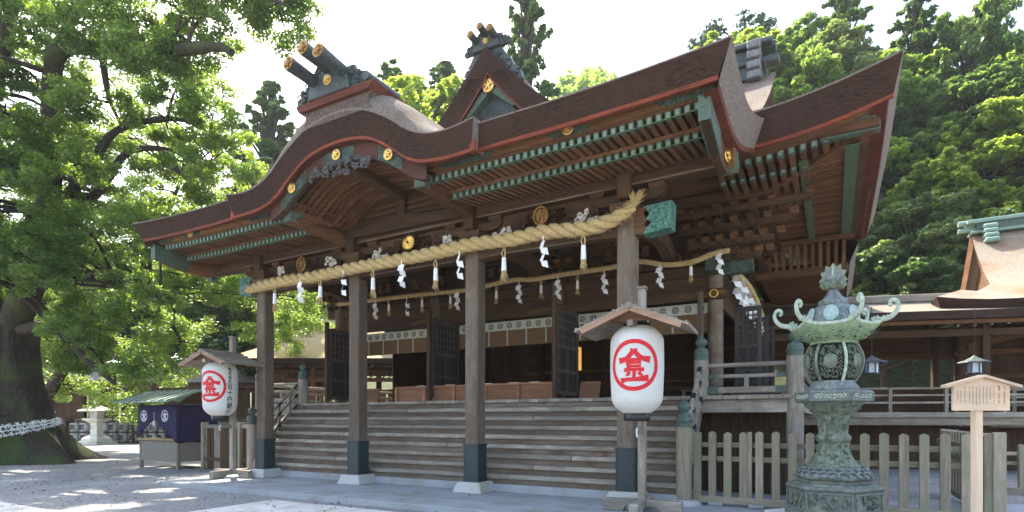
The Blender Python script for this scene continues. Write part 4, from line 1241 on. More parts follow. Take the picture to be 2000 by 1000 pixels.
BR = [(-14.3, 13.95, 5.4), (-12.7, 13.9, 5.37), (-11.26, 13.9, 5.36), (-10.12, 13.9, 5.33), (-9.04, 13.9, 5.32), (-7.7, 13.9, 5.42), (-7.07, 13.9, 5.37), (-6.17, 13.9, 5.39), (-4.91, 13.9, 5.41), (-4.12, 13.9, 5.46), (-3.5, 13.9, 5.30), (-2.9, 13.9, 5.28), (-2.4, 13.86, 5.40), (-2.05, 13.84, 5.43)]
r2 = thing('sacred_rope', 'thinner straw rope strung along the hall front behind the porch', 'rope', (-8.5, 13.9, 5.2))
rope_strands(BR, lambda t: .062, .30).build('twisted_strands', STRAW, r2)
for i, x in enumerate((-12.59, -11.32, -9.48, -7.45, -6.29, -5.02, -3.62)): shide(x, 13.84, 5.24, .95, r2, 20 + i)
for x in (-12.03, -10.74, -9.71, -8.16, -6.78, -5.74, -2.89): tassel(x, 13.84, 5.30, .8, r2)
shide(-2.25, 13.80, 5.36, .9, r2, 40)
r3 = thing('sacred_rope', 'straw rope crowded with paper streamers sagging down the hall flank', 'rope', (-2.0, 17, 4.8))
SR = [(-2.15, 14.7, 5.22), (-2.02, 15.3, 5.1), (-1.98, 16.2, 5.12), (-1.96, 17.2, 5.08), (-1.95, 18.3, 4.98), (-1.95, 19.5, 4.8)]
rope_strands(SR, lambda t: .10, .4).build('twisted_strands', STRAW, r3)
for i in range(9):
    t = i / 8; p = Vector(SR[0]).lerp(Vector(SR[-1]), t)
    shide(-2.0 + .08 * (i % 2), p.y, 5.05 - .22 * t, 1.15, r3, 60 + i)

# ------------------------------------------------------------------ paper lanterns on stands
LR, LH = .443, 1.44
def lrad(z):
    t = abs(z) / (LH / 2)
    return LR * (1 - .03 * t * t) * (1 - .05 * max(0, -z / (LH / 2))) * (1 - max(0, (t - .62) / .38) ** 2.4 * .46)
paper_l, nt, p, out = newmat('lantern_paper')
p.inputs['Base Color'].default_value = (.84, .83, .80, 1); p.inputs['Roughness'].default_value = .7
g_ = noise_n(nt, coords(nt), 9, 3); rg = ramp(nt, g_, [(.3, (.82, .79, .72)), (.7, (.90, .875, .82))]); nt.links.new(rg.outputs[0], p.inputs['Base Color'])
tl = nt.nodes.new('ShaderNodeBsdfTranslucent'); tl.inputs[0].default_value = (.85, .82, .75, 1)
mx = nt.nodes.new('ShaderNodeMixShader'); mx.inputs[0].default_value = .35
nt.links.new(p.outputs[0], mx.inputs[1]); nt.links.new(tl.outputs[0], mx.inputs[2]); nt.links.new(mx.outputs[0], out.inputs[0])
REDINK = plain('red_lantern_ink', (.62, .012, .018), .6); BLACKINK = plain('black_lantern_ink', (.018, .018, .024), .6)
WHITEINK = plain('white_dye', (.72, .72, .76), .8)
def stroke(m, pts, ws, f, n=10, closed=False):
    """ribbon of varying width in flat (u,v), mapped by f onto a surface"""
    sp = smooth_pts([(a, b, 0) for a, b in pts], n) if len(pts) > 2 else [Vector((*pts[0], 0)).lerp(Vector((*pts[1], 0)), i / n) for i in range(n + 1)]
    N = len(sp); vs = []
    for i, q in enumerate(sp):
        d = (sp[min(i + 1, N - 1)] - sp[max(0, i - 1)]).normalized(); nn = Vector((-d.y, d.x, 0))
        w = interp([(k / (len(ws) - 1), v) for k, v in enumerate(ws)], i / (N - 1)) / 2
        for k in range(4):
            vs.append(f(*(q + nn * lerp(-w, w, k / 3)).to_2d()))
    m.add(vs, [(i * 4 + k, (i + 1) * 4 + k, (i + 1) * 4 + k + 1, i * 4 + k + 1) for i in range(N - 1) for k in range(3)])
def kin_mark(f, s, ring=True):
    """ring crest with the stylised 'gold' character; half size s"""
    m = MB()
    F = lambda u, v: f(u * s, v * s)
    if ring:
        stroke(m, [(math.cos(t) * .92, math.sin(t) * .92) for t in [i * 2 * math.pi / 24 for i in range(25)]], [.165, .165], F, 3)
    S = lambda pts, ws: stroke(m, pts, [w * 1.22 for w in ws], F)
    S([(-.05, .63), (-.12, .56)], [.05, .10]); S([(.05, .63), (.12, .56)], [.05, .10])
    S([(0, .60), (-.10, .44), (-.30, .24), (-.60, .17)], [.13, .15, .15, .20])
    S([(0, .60), (.10, .44), (.32, .26), (.64, .20)], [.13, .15, .15, .22])
    S([(-.42, .24), (-.10, .20), (.30, .22)], [.06, .11, .09])
    S([(-.24, .18), (-.20, -.02), (-.20, -.18)], [.15, .13, .13])
    S([(-.20, .08), (.10, .085), (.28, .10)], [.09, .09, .10]); S([(-.20, -.05), (.10, -.045), (.28, -.035)], [.08, .08, .09])
    S([(-.38, -.20), (0, -.17), (.40, -.18)], [.13, .10, .13])
    S([(.02, -.16), (.02, -.34), (.00, -.52)], [.12, .11, .10])
    S([(-.17, -.26), (-.22, -.36), (-.32, -.40)], [.12, .11, .03]); S([(.20, -.26), (.26, -.36), (.36, -.38)], [.12, .11, .03])
    S([(-.52, -.62), (-.30, -.56), (.10, -.55), (.58, -.50)], [.20, .12, .13, .22])
    return m
def lantern_stand(x, y, rz, label_s, label_l, text, face):
    t = thing('lantern_stand', label_s, 'lantern stand', (x, y, 0), rz, group='lantern stands before the stairs')
    def L(mb, nm, mat, bev=0, par=None, **k):
        o = mb.build(nm, mat, par or t, bevel=bev, **k); o.matrix_parent_inverse = Matrix(); return o
    L(MB().box(-.065, .065, -.065, .065, .17, 3.85), 'post', W['greyz'], .008)
    L(MB().box(-.085, .085, -.085, .085, 3.85, 3.89), 'post_cap', W['greyx'], .006)
    for d in ((1, 0), (-1, 0), (0, -1), (0, 1)):
        a, b = Vector((d[0] * .066, d[1] * .066)), Vector((d[0] * .68, d[1] * .68)); w = Vector((-d[1], d[0])) * .075
        m = MB()
        prof = [(.0, 0), (.30, 0), (.30, .055), (.46, .075), (.50, 0), (1, 0), (1, .20), (.0, .22)] if False else [(0, .09), (.34, .09), (.42, .0), (1, 0), (1, .19), (.94, .21), (0, .22)]
        n = len(prof)
        vs = []
        for sg in (-1, 1):
            for tt, z in prof:
                q = a.lerp(b, tt) + w * sg; vs.append((q.x, q.y, z + .002))
        m.add(vs, [tuple(range(n)), tuple(reversed(range(n, 2 * n)))] + [(i, (i + 1) % n, n + (i + 1) % n, n + i) for i in range(n)])
        L(m, 'foot', W['greyx'], .01, fix=True)
    # little gabled roof carried in front of the post
    rf = L(MB().beam((0, -1.0, 3.40), (0, .28, 3.40), .07, .10), 'roof_ridge', W['greyy'], .01)
    for sg in (-1, 1):
        m = MB()
        a = Vector((0, 0, 3.40)); b = Vector((sg * .90, 0, 3.03)); nrm = Vector((-(b.z - a.z) * sg, 0, abs(b.x))).normalized()
        vs = []
        for yy in (-.98, .26):
            vs += [Vector((0, yy, 3.40)), Vector((sg * .90, yy, 3.03)), Vector((sg * .90, yy, 3.065)), Vector((0, yy, 3.435))]
        m.add(vs, [(0, 1, 2, 3), (7, 6, 5, 4), (0, 4, 5, 1), (3, 2, 6, 7), (1, 5, 6, 2)])
        sl = L(m, 'roof_slope', W['greyy'], 0, fix=True)
        for i in range(6):
            u = .1 + i * .155
            z = lerp(3.435, 3.065, u / .9) + .012
            MB().beam((sg * u, -.985, z), (sg * u, .265, z), .03, .03).build('batten', W['greyy'], sl)
        MB().beam((0, -.95, 3.375), (sg * .80, -.95, 3.045), .05, .10).build('bargeboard', W['warmx'] if False else wood('stand_gable_wood_%d%d' % (sg, int(x)), (.42, .27, .18), (.26, .16, .10), 'x'), sl)
    L(MB().prism([(-.55, 3.17), (.55, 3.17), (0, 3.38)], 'y', -.86, -.84), 'gable_board', W['warmx'], fix=True)
    L(MB().box(-.05, .05, -.90, .07, 3.10, 3.19), 'carrying_arm', W['greyy'], .008)
    L(MB().box(-.04, .04, -.38, .066, 1.36, 1.46), 'lower_arm', W['greyy'], .008)
    L(MB().tube([(.0, -.36, 1.46), (0, -.40, 1.42), (0, -.43, 1.35), (0, -.40, 1.30), (0, -.37, 1.33)], .012, 6), 'hook', PAPER)
    # the lantern itself
    M = Matrix.Rotation(rz, 4, 'Z')
    c = Vector((x, y, 0)) + (M @ Vector((0, -.40, 2.42)))
    l = thing('paper_lantern', label_l, 'lantern', (c.x, c.y, c.z - LH / 2), face, group='white paper lanterns before the stairs')
    def K(mb, nm, mat, **k):
        mb.v = [(a, b, z_ + LH / 2) for a, b, z_ in mb.v]
        o = mb.build(nm, mat, l, **k); o.matrix_parent_inverse = Matrix(); return o
    prof = []
    nrib = 54
    for i in range(nrib * 2 + 1):
        z = -LH / 2 + LH * i / (nrib * 2)
        prof.append((lrad(z) - (.007 if i % 2 == 0 else 0), z))
    K(MB().lathe(prof, n=56), 'paper_body', paper_l)
    K(MB().lathe([(.20, -LH / 2 - .13), (.215, -LH / 2 - .12), (.215, -LH / 2 + .01), (.18, -LH / 2 + .02)], n=32), 'bottom_ring', BLACK)
    K(MB().lathe([(.19, LH / 2 - .02), (.215, LH / 2 - .01), (.215, LH / 2 + .05), (.05, LH / 2 + .06)], n=32), 'top_ring', BLACK)
    K(MB().tube([(0, 0, LH / 2 + .05), (0, 0, LH / 2 + .08)], .02, 6), 'cord', BLACK)
    def fmap(u, v, off=0.0):
        a = -math.pi / 2 + off + u / LR; r = lrad(v) + .0035
        return (r * math.cos(a), r * math.sin(a), v)
    K(kin_mark(lambda u, v: fmap(u, v + .05), .415), 'red_crest', REDINK)
    if text:
        m = MB()
        zc = .56
        for ch_, sz_ in text:
            vs, fs = text_mesh(ch_, sz_, bold=.018)
            m.add([fmap(a * .95 + (.0), b + zc - sz_ * .5, math.radians(66)) for a, b, _ in vs], fs)
            zc -= sz_ * (1.02 if sz_ > .12 else .98)
        K(m, 'black_lettering', BLACKINK)
    return t
lantern_stand(-2.88, 9.85, math.radians(4), 'grey wooden lantern stand with cross feet before the rightmost porch pillar', 'big white paper lantern with red ring crest, on the stand nearer the bronze lantern', None, math.radians(10))
lantern_stand(-14.5, 10.25, math.radians(4), 'grey wooden lantern stand with cross feet between purple stall and stairs', 'big white paper lantern with red ring crest and black lettering, near the purple stall',
              [('株', .11), ('式', .11), ('会', .11), ('社', .11), ('百', .17), ('十', .165), ('四', .165), ('銀', .175), ('行', .17)], math.radians(22))

# ------------------------------------------------------------------ picket fences
PK = MB(); PK.prism([(-.065, 0), (.065, 0), (.065, 1.31), (0, 1.345), (-.065, 1.31)], 'y', -.05, .05)
PKM = PK.mesh('picket', W['fencez'])
def fence(name, label, p0, p1, z, h, spacing, skip=()):
    p0, p1 = Vector(p0), Vector(p1); d = p1 - p0; L = d.length; d.normalize()
    ang = math.atan2(d.y, d.x); side = Vector((-d.y, d.x))
    t = thing(name, label, 'fence', (p0.x, p0.y, z), group='picket fences beside the hall')
    k = h / 1.38
    n = int(round(L / spacing)); rr = random.Random(n)
    for i in range(n + 1):
        q = p0 + d * (L * i / n)
        inst(PKM, 'picket', t, (q.x, q.y, z + .03), (0, 0, ang + rr.uniform(-.02, .02)), (k * rr.uniform(.95, 1.05), k, k * rr.uniform(.992, 1.008)))
    for zz, hh in ((1.12, .095), (.86, .095)):
        a, b = p0 + side * .095 * k, p1 + side * .095 * k
        MB().beam((a.x, a.y, z + zz * k), (b.x, b.y, z + zz * k), .07, hh * k).build('rail', W['fencex' if abs(d.x) > .7 else 'fencey'], t, bevel=.008)
    MB().beam((p0.x, p0.y, z + .10), (p1.x, p1.y, z + .10), .13, .13).build('sill', W['fencex' if abs(d.x) > .7 else 'fencey'], t, bevel=.01)
    return t
f1 = fence('picket_fence', 'weathered picket fence behind the bronze lantern', (-2.24, 11.32), (2.1, 11.32), 0, 1.38, .278)
MB().box(2.14, 2.30, 11.24, 11.40, 0, 1.40).build('corner_post', W['fencez'], f1, bevel=.012)
MB().box(-1.36, -1.28, 11.26, 11.36, .03, 1.37).build('gate_post', W['fencez'], f1, bevel=.01)
for x in (-1.9, -1.2, -.4, .6, 1.5): MB().box(x - .13, x + .13, 11.20, 11.46, 0, .055).build('footing_stone', STONE, f1, bevel=.01)
fence('picket_fence', 'weathered picket fence running back from the corner post behind the notice', (2.22, 11.6), (2.22, 16.4), 0, 1.38, .30)
fence('picket_fence', 'low grey picket fence on gravel beyond the notice', (3.0, 16.9), (7.5, 18.0), -.12, 1.15, .40)

# ------------------------------------------------------------------ bronze lantern
def bronze():
    cx, cy = .01, 9.72
    t = thing('bronze_lantern', 'tall green bronze lantern with flame finial and curled roof corners', 'bronze lantern', (cx, cy, 0))
    BZ = speckle('bronze_patina', (.042, .060, .040), (.215, .252, .172), 16, .6, .8, .03, c2=(.14, .145, .10), scale2=2.2, spec=.45, stretch=(1, 1, .3))
    BZB = speckle('bronze_blue', (.075, .088, .080), (.22, .245, .225), 16, .6, .4, .012, spec=.45)
    BZL = speckle('bronze_pale', (.26, .32, .235), (.48, .545, .42), 20, .65, .5, .01, spec=.4)
    BZG = speckle('bronze_bounce_green', (.14, .215, .115), (.31, .42, .245), 20, .65, .6, .012, spec=.4)  # brighter green: light bounced up under the roof is put into the colour
    BZD = speckle('bronze_dark', (.06, .075, .065), (.16, .185, .16), 18, .55, .8, .02, c2=(.20, .21, .15), scale2=4, spec=.45)
    a0 = math.radians(-90 - 5 + 30)                       # corner direction
    def hexp(r, z): return [(cx + r * math.cos(a0 + k * math.pi / 3), cy + r * math.sin(a0 + k * math.pi / 3), z) for k in range(6)]
    def hexl(prof, name, mat, bev=.008, par=None):
        m = MB(); n = 6; vs = []
        for r, z in prof: vs += hexp(r, z)
        m.add(vs, [(i * n + k, i * n + (k + 1) % n, (i + 1) * n + (k + 1) % n, (i + 1) * n + k) for i in range(len(prof) - 1) for k in range(n)])
        m.add(vs[:6], [(5, 4, 3, 2, 1, 0)]); m.add(vs[-6:], [(0, 1, 2, 3, 4, 5)])
        return m.build(name, mat, par or t, bevel=bev)
    hexl([(1.16, 0), (1.16, .17), (1.14, .19)], 'stone_plinth', STONE_W, .02)
    base = hexl([(.80, .19), (.80, .25), (.77, .27), (.75, .30), (.75, .575), (.785, .60), (.785, .64), (.74, .65)], 'base', BZD)
    # panels with relief on each base face
    for k in range(6):
        p, q = Vector(hexp(.75, 0)[k]), Vector(hexp(.75, 0)[(k + 1) % 6]); mid = (p + q) / 2; d = (q - p).normalized(); nr = (mid - Vector((cx, cy, 0))).normalized()
        fm = MB()
        for s0, s1, z0, z1 in ((-.34, .34, .30, .325), (-.34, .34, .55, .575), (-.36, -.325, .30, .575), (.325, .36, .30, .575)):
            c = mid + d * ((s0 + s1) / 2) + nr * .012 + Vector((0, 0, (z0 + z1) / 2))
            fm.cbox(c, (s1 - s0, .03, z1 - z0), Matrix.Rotation(math.atan2(d.y, d.x), 3, 'Z'))
        rr = random.Random(k)
        fm.build('panel_frame', BZD, base)
        rel = MB()
        for i in range(16):
            c = mid + d * rr.uniform(-.28, .28) + nr * .004 + Vector((0, 0, rr.uniform(.355, .52))); rd = rr.uniform(.03, .06)
            rel.tube([c + d * (math.cos(w * 7) * rd * (1 - w * .7)) + Vector((0, 0, math.sin(w * 7) * rd * (1 - w * .7))) + nr * .012 for w in [g / 8 for g in range(9)]], .014, 4)
        rel.build('relief', BZ, base)
    hexl([(.70, .65), (.69, .67), (.60, .69), (.58, .72), (.61, .735), (.66, .75), (.66, .77), (.60, .775)], 'stepped_ledge', BZD, .006, base)
    # lotus skirt
    m = MB(); m.lathe([(.60, .775), (.585, .80), (.50, .87), (.42, .91)], (cx, cy, 0), 48)
    sk = m.build('lotus_skirt', BZB, t)
    rr = random.Random(2); m = MB()
    for k in range(24):
        a = k * math.pi / 12
        for rad, zz, s in ((.585, .815, .075), (.52, .87, .06)):
            aa = a + (0 if s > .07 else math.pi / 24)
            c = Vector((cx + rad * math.cos(aa), cy + rad * math.sin(aa), zz)); tg = Vector((-math.sin(aa), math.cos(aa), 0)); up = Vector((-.5 * math.cos(aa), -.5 * math.sin(aa), .8))
            m.tube([c + tg * math.cos(w) * s + up * math.sin(w) * s * .7 for w in [g * 2 * math.pi / 10 for g in range(8)]], .016, 5)
    m.build('lotus_petals', BZB, sk, kind='stuff')
    m = MB(); m.lathe([(.42, .905), (.43, .93), (.40, .95), (.38, .955), (.33, 1.02), (.27, 1.12), (.24, 1.22), (.235, 1.26), (.26, 1.275), (.285, 1.31), (.285, 1.345), (.26, 1.375), (.235, 1.385), (.235, 1.44), (.245, 1.54), (.28, 1.64), (.345, 1.71), (.365, 1.715), (.38, 1.73), (.44, 1.80), (.50, 1.845)], (cx, cy, 0), 40)
    st = m.build('stem', BZ, t)
    rr = random.Random(8); m = MB()
    for i in range(70):
        a = rr.uniform(math.pi, 2 * math.pi); z = rr.choice((rr.uniform(.98, 1.22), rr.uniform(1.42, 1.62), rr.uniform(1.76, 1.82)))
        r = interp([(.95, .39), (1.02, .33), (1.12, .27), (1.22, .24), (1.44, .235), (1.54, .245), (1.64, .28), (1.74, .39), (1.82, .465)], z)
        rd = rr.uniform(.025, .05); e = Vector((math.cos(a), math.sin(a), 0)); tg = Vector((-e.y, e.x, 0)); c = Vector((cx, cy, z)) + e * r
        m.tube([c + tg * math.cos(w * 7) * rd * (1 - w * .7) + Vector((0, 0, math.sin(w * 7) * rd * (1 - w * .7))) for w in [g / 7 for g in range(8)]], .009, 4)
    m.build('vine_relief', BZ, st, kind='stuff')
    tb = hexl([(.55, 1.845), (.62, 1.86), (.62, 1.995), (.60, 2.01), (.50, 2.02)], 'middle_table', BZB)
    for k in range(6):
        p, q = Vector(hexp(.62, 1.93)[k]), Vector(hexp(.62, 1.93)[(k + 1) % 6]); mid = (p + q) / 2; d = (q - p).normalized(); nr = Vector((mid.x - cx, mid.y - cy, 0)).normalized()
        m = MB(); M3 = Matrix.Rotation(math.atan2(d.y, d.x), 3, 'Z')
        for s0, s1, z0, z1 in ((-.29, .29, -.065, -.05), (-.29, .29, .045, .06), (-.30, -.28, -.065, .06), (.28, .30, -.065, .06)):
            m.cbox(mid + d * (s0 + s1) / 2 + nr * .006 + Vector((0, 0, (z0 + z1) / 2)), (s1 - s0, .016, z1 - z0), M3)
        m.build('panel_frame', BZD, tb)
        rel = MB(); rr = random.Random(k + 50)
        for i in range(7):
            c = mid + d * (-.2 + .067 * i) + nr * .006; rd = .035
            rel.tube([c + d * (math.cos(w * 6 + i) * rd * (1 - w * .6)) + Vector((0, 0, math.sin(w * 6 + i) * rd * (1 - w * .6))) for w in [g / 7 for g in range(8)]], .012, 4)
        rel.build('relief', BZL, tb)
    MB().lathe([(.40, 2.02), (.41, 2.06), (.38, 2.09), (.345, 2.13), (.335, 2.16)], (cx, cy, 0), 40).build('neck_ring', BZB, t)
    # fire box: barrel of six lattice panels between ribs
    FB = [(2.15, .325), (2.22, .375), (2.32, .43), (2.43, .455), (2.54, .44), (2.64, .39), (2.70, .35)]
    def fr_(z): return cr(FB, z)
    fb = MB().lathe([(fr_(2.15 + .55 * i / 14) - .045, 2.15 + .55 * i / 14) for i in range(15)], (cx, cy, 0), 36).build('fire_box', plain('fire_box_black', (.012, .014, .012), .8), t)  # near-black barrel set just inside the lattice
    for k in range(6):
        a = a0 + k * math.pi / 3
        MB().tube([(cx + (fr_(z) + .008) * math.cos(a), cy + (fr_(z) + .008) * math.sin(a), z) for z in [2.15 + .55 * i / 12 for i in range(13)]], .026, 8).build('rib', BZL if k in (0,) else BZ, fb)
        am = a + math.pi / 6
        def fm2(u, v, off=0.0):
            aa = am + u / .44; r = fr_(v) + off; return Vector((cx + r * math.cos(aa), cy + r * math.sin(aa), v))
        m = MB()
        W2 = .19
        # diagonal key fret: two families of slanted bars with cross ticks
        for fam in (1, -1):
            for j in range(-9, 10):
                c0 = j * .052
                seg = []
                for i in range(25):
                    u = -W2 + 2 * W2 * i / 24; v = 2.43 + fam * u * 1.0 + c0
                    if 2.19 < v < 2.67: seg.append((u, v))
                if len(seg) > 2:
                    # break the bars into dashes so that the two families interlock
                    run_ = []
                    for i, sgm in enumerate(seg):
                        if ((i + j * 2 + (0 if fam > 0 else 3)) % 6) < 4: run_.append(sgm)
                        else:
                            if len(run_) > 1: m.tube([fm2(u, v, -.012) for u, v in run_], .0085, 4, smooth=False)
                            run_ = []
                    if len(run_) > 1: m.tube([fm2(u, v, -.012) for u, v in run_], .0085, 4, smooth=False)
        m.build('fret_lattice', BZ, fb, kind='stuff')
        m = MB()
        m.grid(lambda rr_, th: fm2(rr_ * math.cos(th), 2.43 + rr_ * math.sin(th), .006 + .012 * (1 - (rr_ / .105) ** 2)), fr(0.001, .105, 5), fr(0, 2 * math.pi, 24))
        m.build('medallion', BZ, fb)
    MB().lathe([(.345, 2.695), (.385, 2.71), (.36, 2.735)], (cx, cy, 0), 40).build('upper_ring', BZG, t)
    # roof: openwork underside, hexagonal brim, dome, crests, scrolls
    rf = MB(); nn = 72
    def brim(a):
        k = ((a - a0) % (math.pi / 3)) - math.pi / 6
        hexr = .66 / math.cos(k)
        return hexr
    prof = []
    vs = []
    rows = [(0, None), ]
    def row(fr_, z): return [(cx + fr_(2 * math.pi * i / nn) * math.cos(2 * math.pi * i / nn), cy + fr_(2 * math.pi * i / nn) * math.sin(2 * math.pi * i / nn), z(2 * math.pi * i / nn)) for i in range(nn)]
    def cz(a): return .05 * (max(0, abs(((a - a0) % (math.pi / 3)) - math.pi / 6) / (math.pi / 6) - .3) / .7) ** 2
    R_ = [row(lambda a: .36, lambda a: 2.73), row(lambda a: lerp(.36, brim(a), .5), lambda a: 2.80), row(lambda a: brim(a) * .97, lambda a: 2.925 + cz(a)), row(brim, lambda a: 2.94 + cz(a)), row(brim, lambda a: 2.965 + cz(a)), row(lambda a: lerp(.42, brim(a), .8), lambda a: 2.975 + cz(a) * .7), row(lambda a: .43, lambda a: 2.985), row(lambda a: .40, lambda a: 3.06), row(lambda a: .36, lambda a: 3.18), row(lambda a: .27, lambda a: 3.26), row(lambda a: .20, lambda a: 3.275)]
    for r_ in R_: vs += r_
    idx = lambda i, k: i * nn + k % nn
    rf.add(vs, [(idx(i, k), idx(i, k + 1), idx(i + 1, k + 1), idx(i + 1, k)) for i in range(2) for k in range(nn)], 1, True)
    rf.add(vs, [(idx(i, k), idx(i, k + 1), idx(i + 1, k + 1), idx(i + 1, k)) for i in range(2, 6) for k in range(nn)], 2, True)
    rf.add(vs, [(idx(i, k), idx(i, k + 1), idx(i + 1, k + 1), idx(i + 1, k)) for i in range(6, 10) for k in range(nn)], 0, True)
    RF = rf.build('roof', [BZB, BZG, BZL], t)
    # dark piercings of the openwork underside and leafy relief around them
    m = MB(); m2 = MB(); rr = random.Random(12)
    for i in range(150):
        a = rr.uniform(0, 2 * math.pi); f = rr.uniform(.12, .88)
        r = lerp(.36, brim(a) * .97, f); z = lerp(2.73, 2.925, f ** 1.35) - .004
        e = Vector((math.cos(a), math.sin(a), .45)).normalized(); tg = Vector((-e.y, e.x, 0)).normalized(); c = Vector((cx + r * math.cos(a), cy + r * math.sin(a), z - .006))
        s = rr.uniform(.012, .03); ph = rr.uniform(-1, 1)
        d1 = (tg * math.cos(ph) + e * math.sin(ph)) * s * 1.5; d2 = (e * math.cos(ph) - tg * math.sin(ph)) * s * .6
        m.add([c - d1, c + d2, c + d1, c - d2], [(0, 1, 2, 3)])
        q = c + Vector((0, 0, -.004))
        m2.tube([q - d1 * 1.6 + d2 * 1.7, q + d2 * 2.1, q + d1 * 1.6 + d2 * 1.5], [.004, .009, .004], 4)
    m.build('piercings', plain('pierced_dark', (.02, .025, .015), .9), RF, kind='stuff')
    m2.build('leaf_relief', BZG, RF, kind='stuff')
    for k in range(6):
        am = a0 + math.pi / 6 + k * math.pi / 3
        n = Vector((math.cos(am), math.sin(am), .28)).normalized(); c = Vector((cx + .375 * math.cos(am), cy + .375 * math.sin(am), 3.115))
        m = MB(); m.disc(c + n * .012, .118, n, 28, thick=.012)
        u = Vector((-math.sin(am), math.cos(am), 0)); v = n.cross(u) * -1 if n.cross(u).z < 0 else n.cross(u)
        m.tube([c + n * .026 + (u * math.cos(w) + v * math.sin(w)) * .108 for w in [g * 2 * math.pi / 24 for g in range(25)]], .008, 5)
        for j in range(3):
            t0 = math.pi / 2 + j * 2 * math.pi / 3
            cc = c + n * .026 + (u * math.cos(t0) + v * math.sin(t0)) * .052
            m.tube([cc + (u * math.cos(w) + v * math.sin(w)) * .040 for w in [g * 2 * math.pi / 14 for g in range(15)]], .007, 4)
            m.tube([c + n * .026, c + n * .026 + (u * math.cos(t0 + 1.047) + v * math.sin(t0 + 1.047)) * .10], .006, 4)
        m.build('leaf_crest', speckle('crest_patina', (.30, .41, .385), (.46, .57, .53), 30), RF)
        a = a0 + k * math.pi / 3
        e = Vector((math.cos(a), math.sin(a), 0)); z = Vector((0, 0, 1)); o = Vector((cx, cy, 0))
        pts = [o + e * .60 + z * 3.0, o + e * .72 + z * 3.01, o + e * .86 + z * 3.04, o + e * .95 + z * 3.12, o + e * .97 + z * 3.21, o + e * .92 + z * 3.27, o + e * .86 + z * 3.26, o + e * .85 + z * 3.21, o + e * .89 + z * 3.20]
        sp = smooth_pts(pts, 5)
        sc = MB().tube(sp, [lerp(.042, .024, i / (len(sp) - 1)) for i in range(len(sp))], 8).build('roof_scroll', BZL, RF)
        m = MB(); rr = random.Random(k)
        for i in range(10):
            q = o + e * rr.uniform(.58, .84) + Vector((-e.y, e.x, 0)) * rr.uniform(-.05, .05) + z * 3.02
            m.tube([q, q + Vector((rr.uniform(-.04, .04), rr.uniform(-.04, .04), rr.uniform(.02, .07)))], [.028, .01], 5)
        m.build('scroll_leaves', BZL, sc, kind='stuff')
    kb_ = hexl([(.22, 3.265), (.24, 3.28), (.24, 3.345), (.19, 3.37), (.15, 3.40), (.10, 3.46), (.085, 3.50)], 'finial_base', BZB)
    m = MB(); m.lathe([(.085, 3.50), (.14, 3.53), (.17, 3.57), (.165, 3.60), (.13, 3.605)], (cx, cy, 0), 24)
    for k in range(8):
        a = k * math.pi / 4; e = Vector((math.cos(a), math.sin(a), 0)); o = Vector((cx, cy, 0))
        m.tube([o + e * .12 + Vector((0, 0, 3.53)), o + e * .185 + Vector((0, 0, 3.585)), o + e * .19 + Vector((0, 0, 3.63))], [.04, .045, .01], 6)
    m.build('lotus_cup', BZ, t)
    fj = MB().lathe([(.10, 3.60), (.135, 3.64), (.135, 3.69), (.10, 3.75), (.04, 3.81), (0, 3.84)], (cx, cy, 0), 24).build('jewel', BZB, t)
    for k in range(4):
        a = math.radians(-95) + k * math.pi / 2; e = Vector((math.cos(a + math.pi / 2), math.sin(a + math.pi / 2), 0)); nn_ = Vector((math.cos(a), math.sin(a), 0)); o = Vector((cx, cy, 0))
        if k % 2: continue
        m = MB(); ol = []
        for i in range(15):
            th = math.pi * (-.12 + 1.24 * i / 14); base_r = .175
            tip = base_r + (.055 if i % 2 else 0)
            ol.append(o + e * (math.cos(th) * tip) + Vector((0, 0, 3.66 + math.sin(th) * tip * 1.05)))
        inner = [o + e * (math.cos(math.pi * (-.12 + 1.24 * i / 14)) * .12) + Vector((0, 0, 3.66 + math.sin(math.pi * (-.12 + 1.24 * i / 14)) * .13)) for i in range(15)]
        vs = [p + nn_ * .008 for p in ol] + [p + nn_ * .008 for p in inner] + [p - nn_ * .008 for p in ol] + [p - nn_ * .008 for p in inner]
        m.add(vs, [f for i in range(14) for f in ((i, i + 1, 16 + i, 15 + i), (30 + i, 45 + i, 46 + i, 31 + i), (i, 30 + i, 31 + i, i + 1), (15 + i, 16 + i, 46 + i, 45 + i))])
        m.build('flame_fringe', BZL, fj)
    m = MB()
    for sg in (-1, 1):
        a = math.radians(-95); e = Vector((math.cos(a), math.sin(a), 0)) * sg; o = Vector((cx, cy, 0))
        for i in range(8):
            th = math.pi * (.05 + .45 * i / 7)
            m.tube([o + e * math.cos(th) * .12 + Vector((0, 0, 3.66 + math.sin(th) * .13)), o + e * math.cos(th) * .21 + Vector((0, 0, 3.66 + math.sin(th) * .215))], [.022, .004], 4)
    m.build('flame_tips', BZL, fj)
    return t
bronze().scale = (.82, .82, 1)

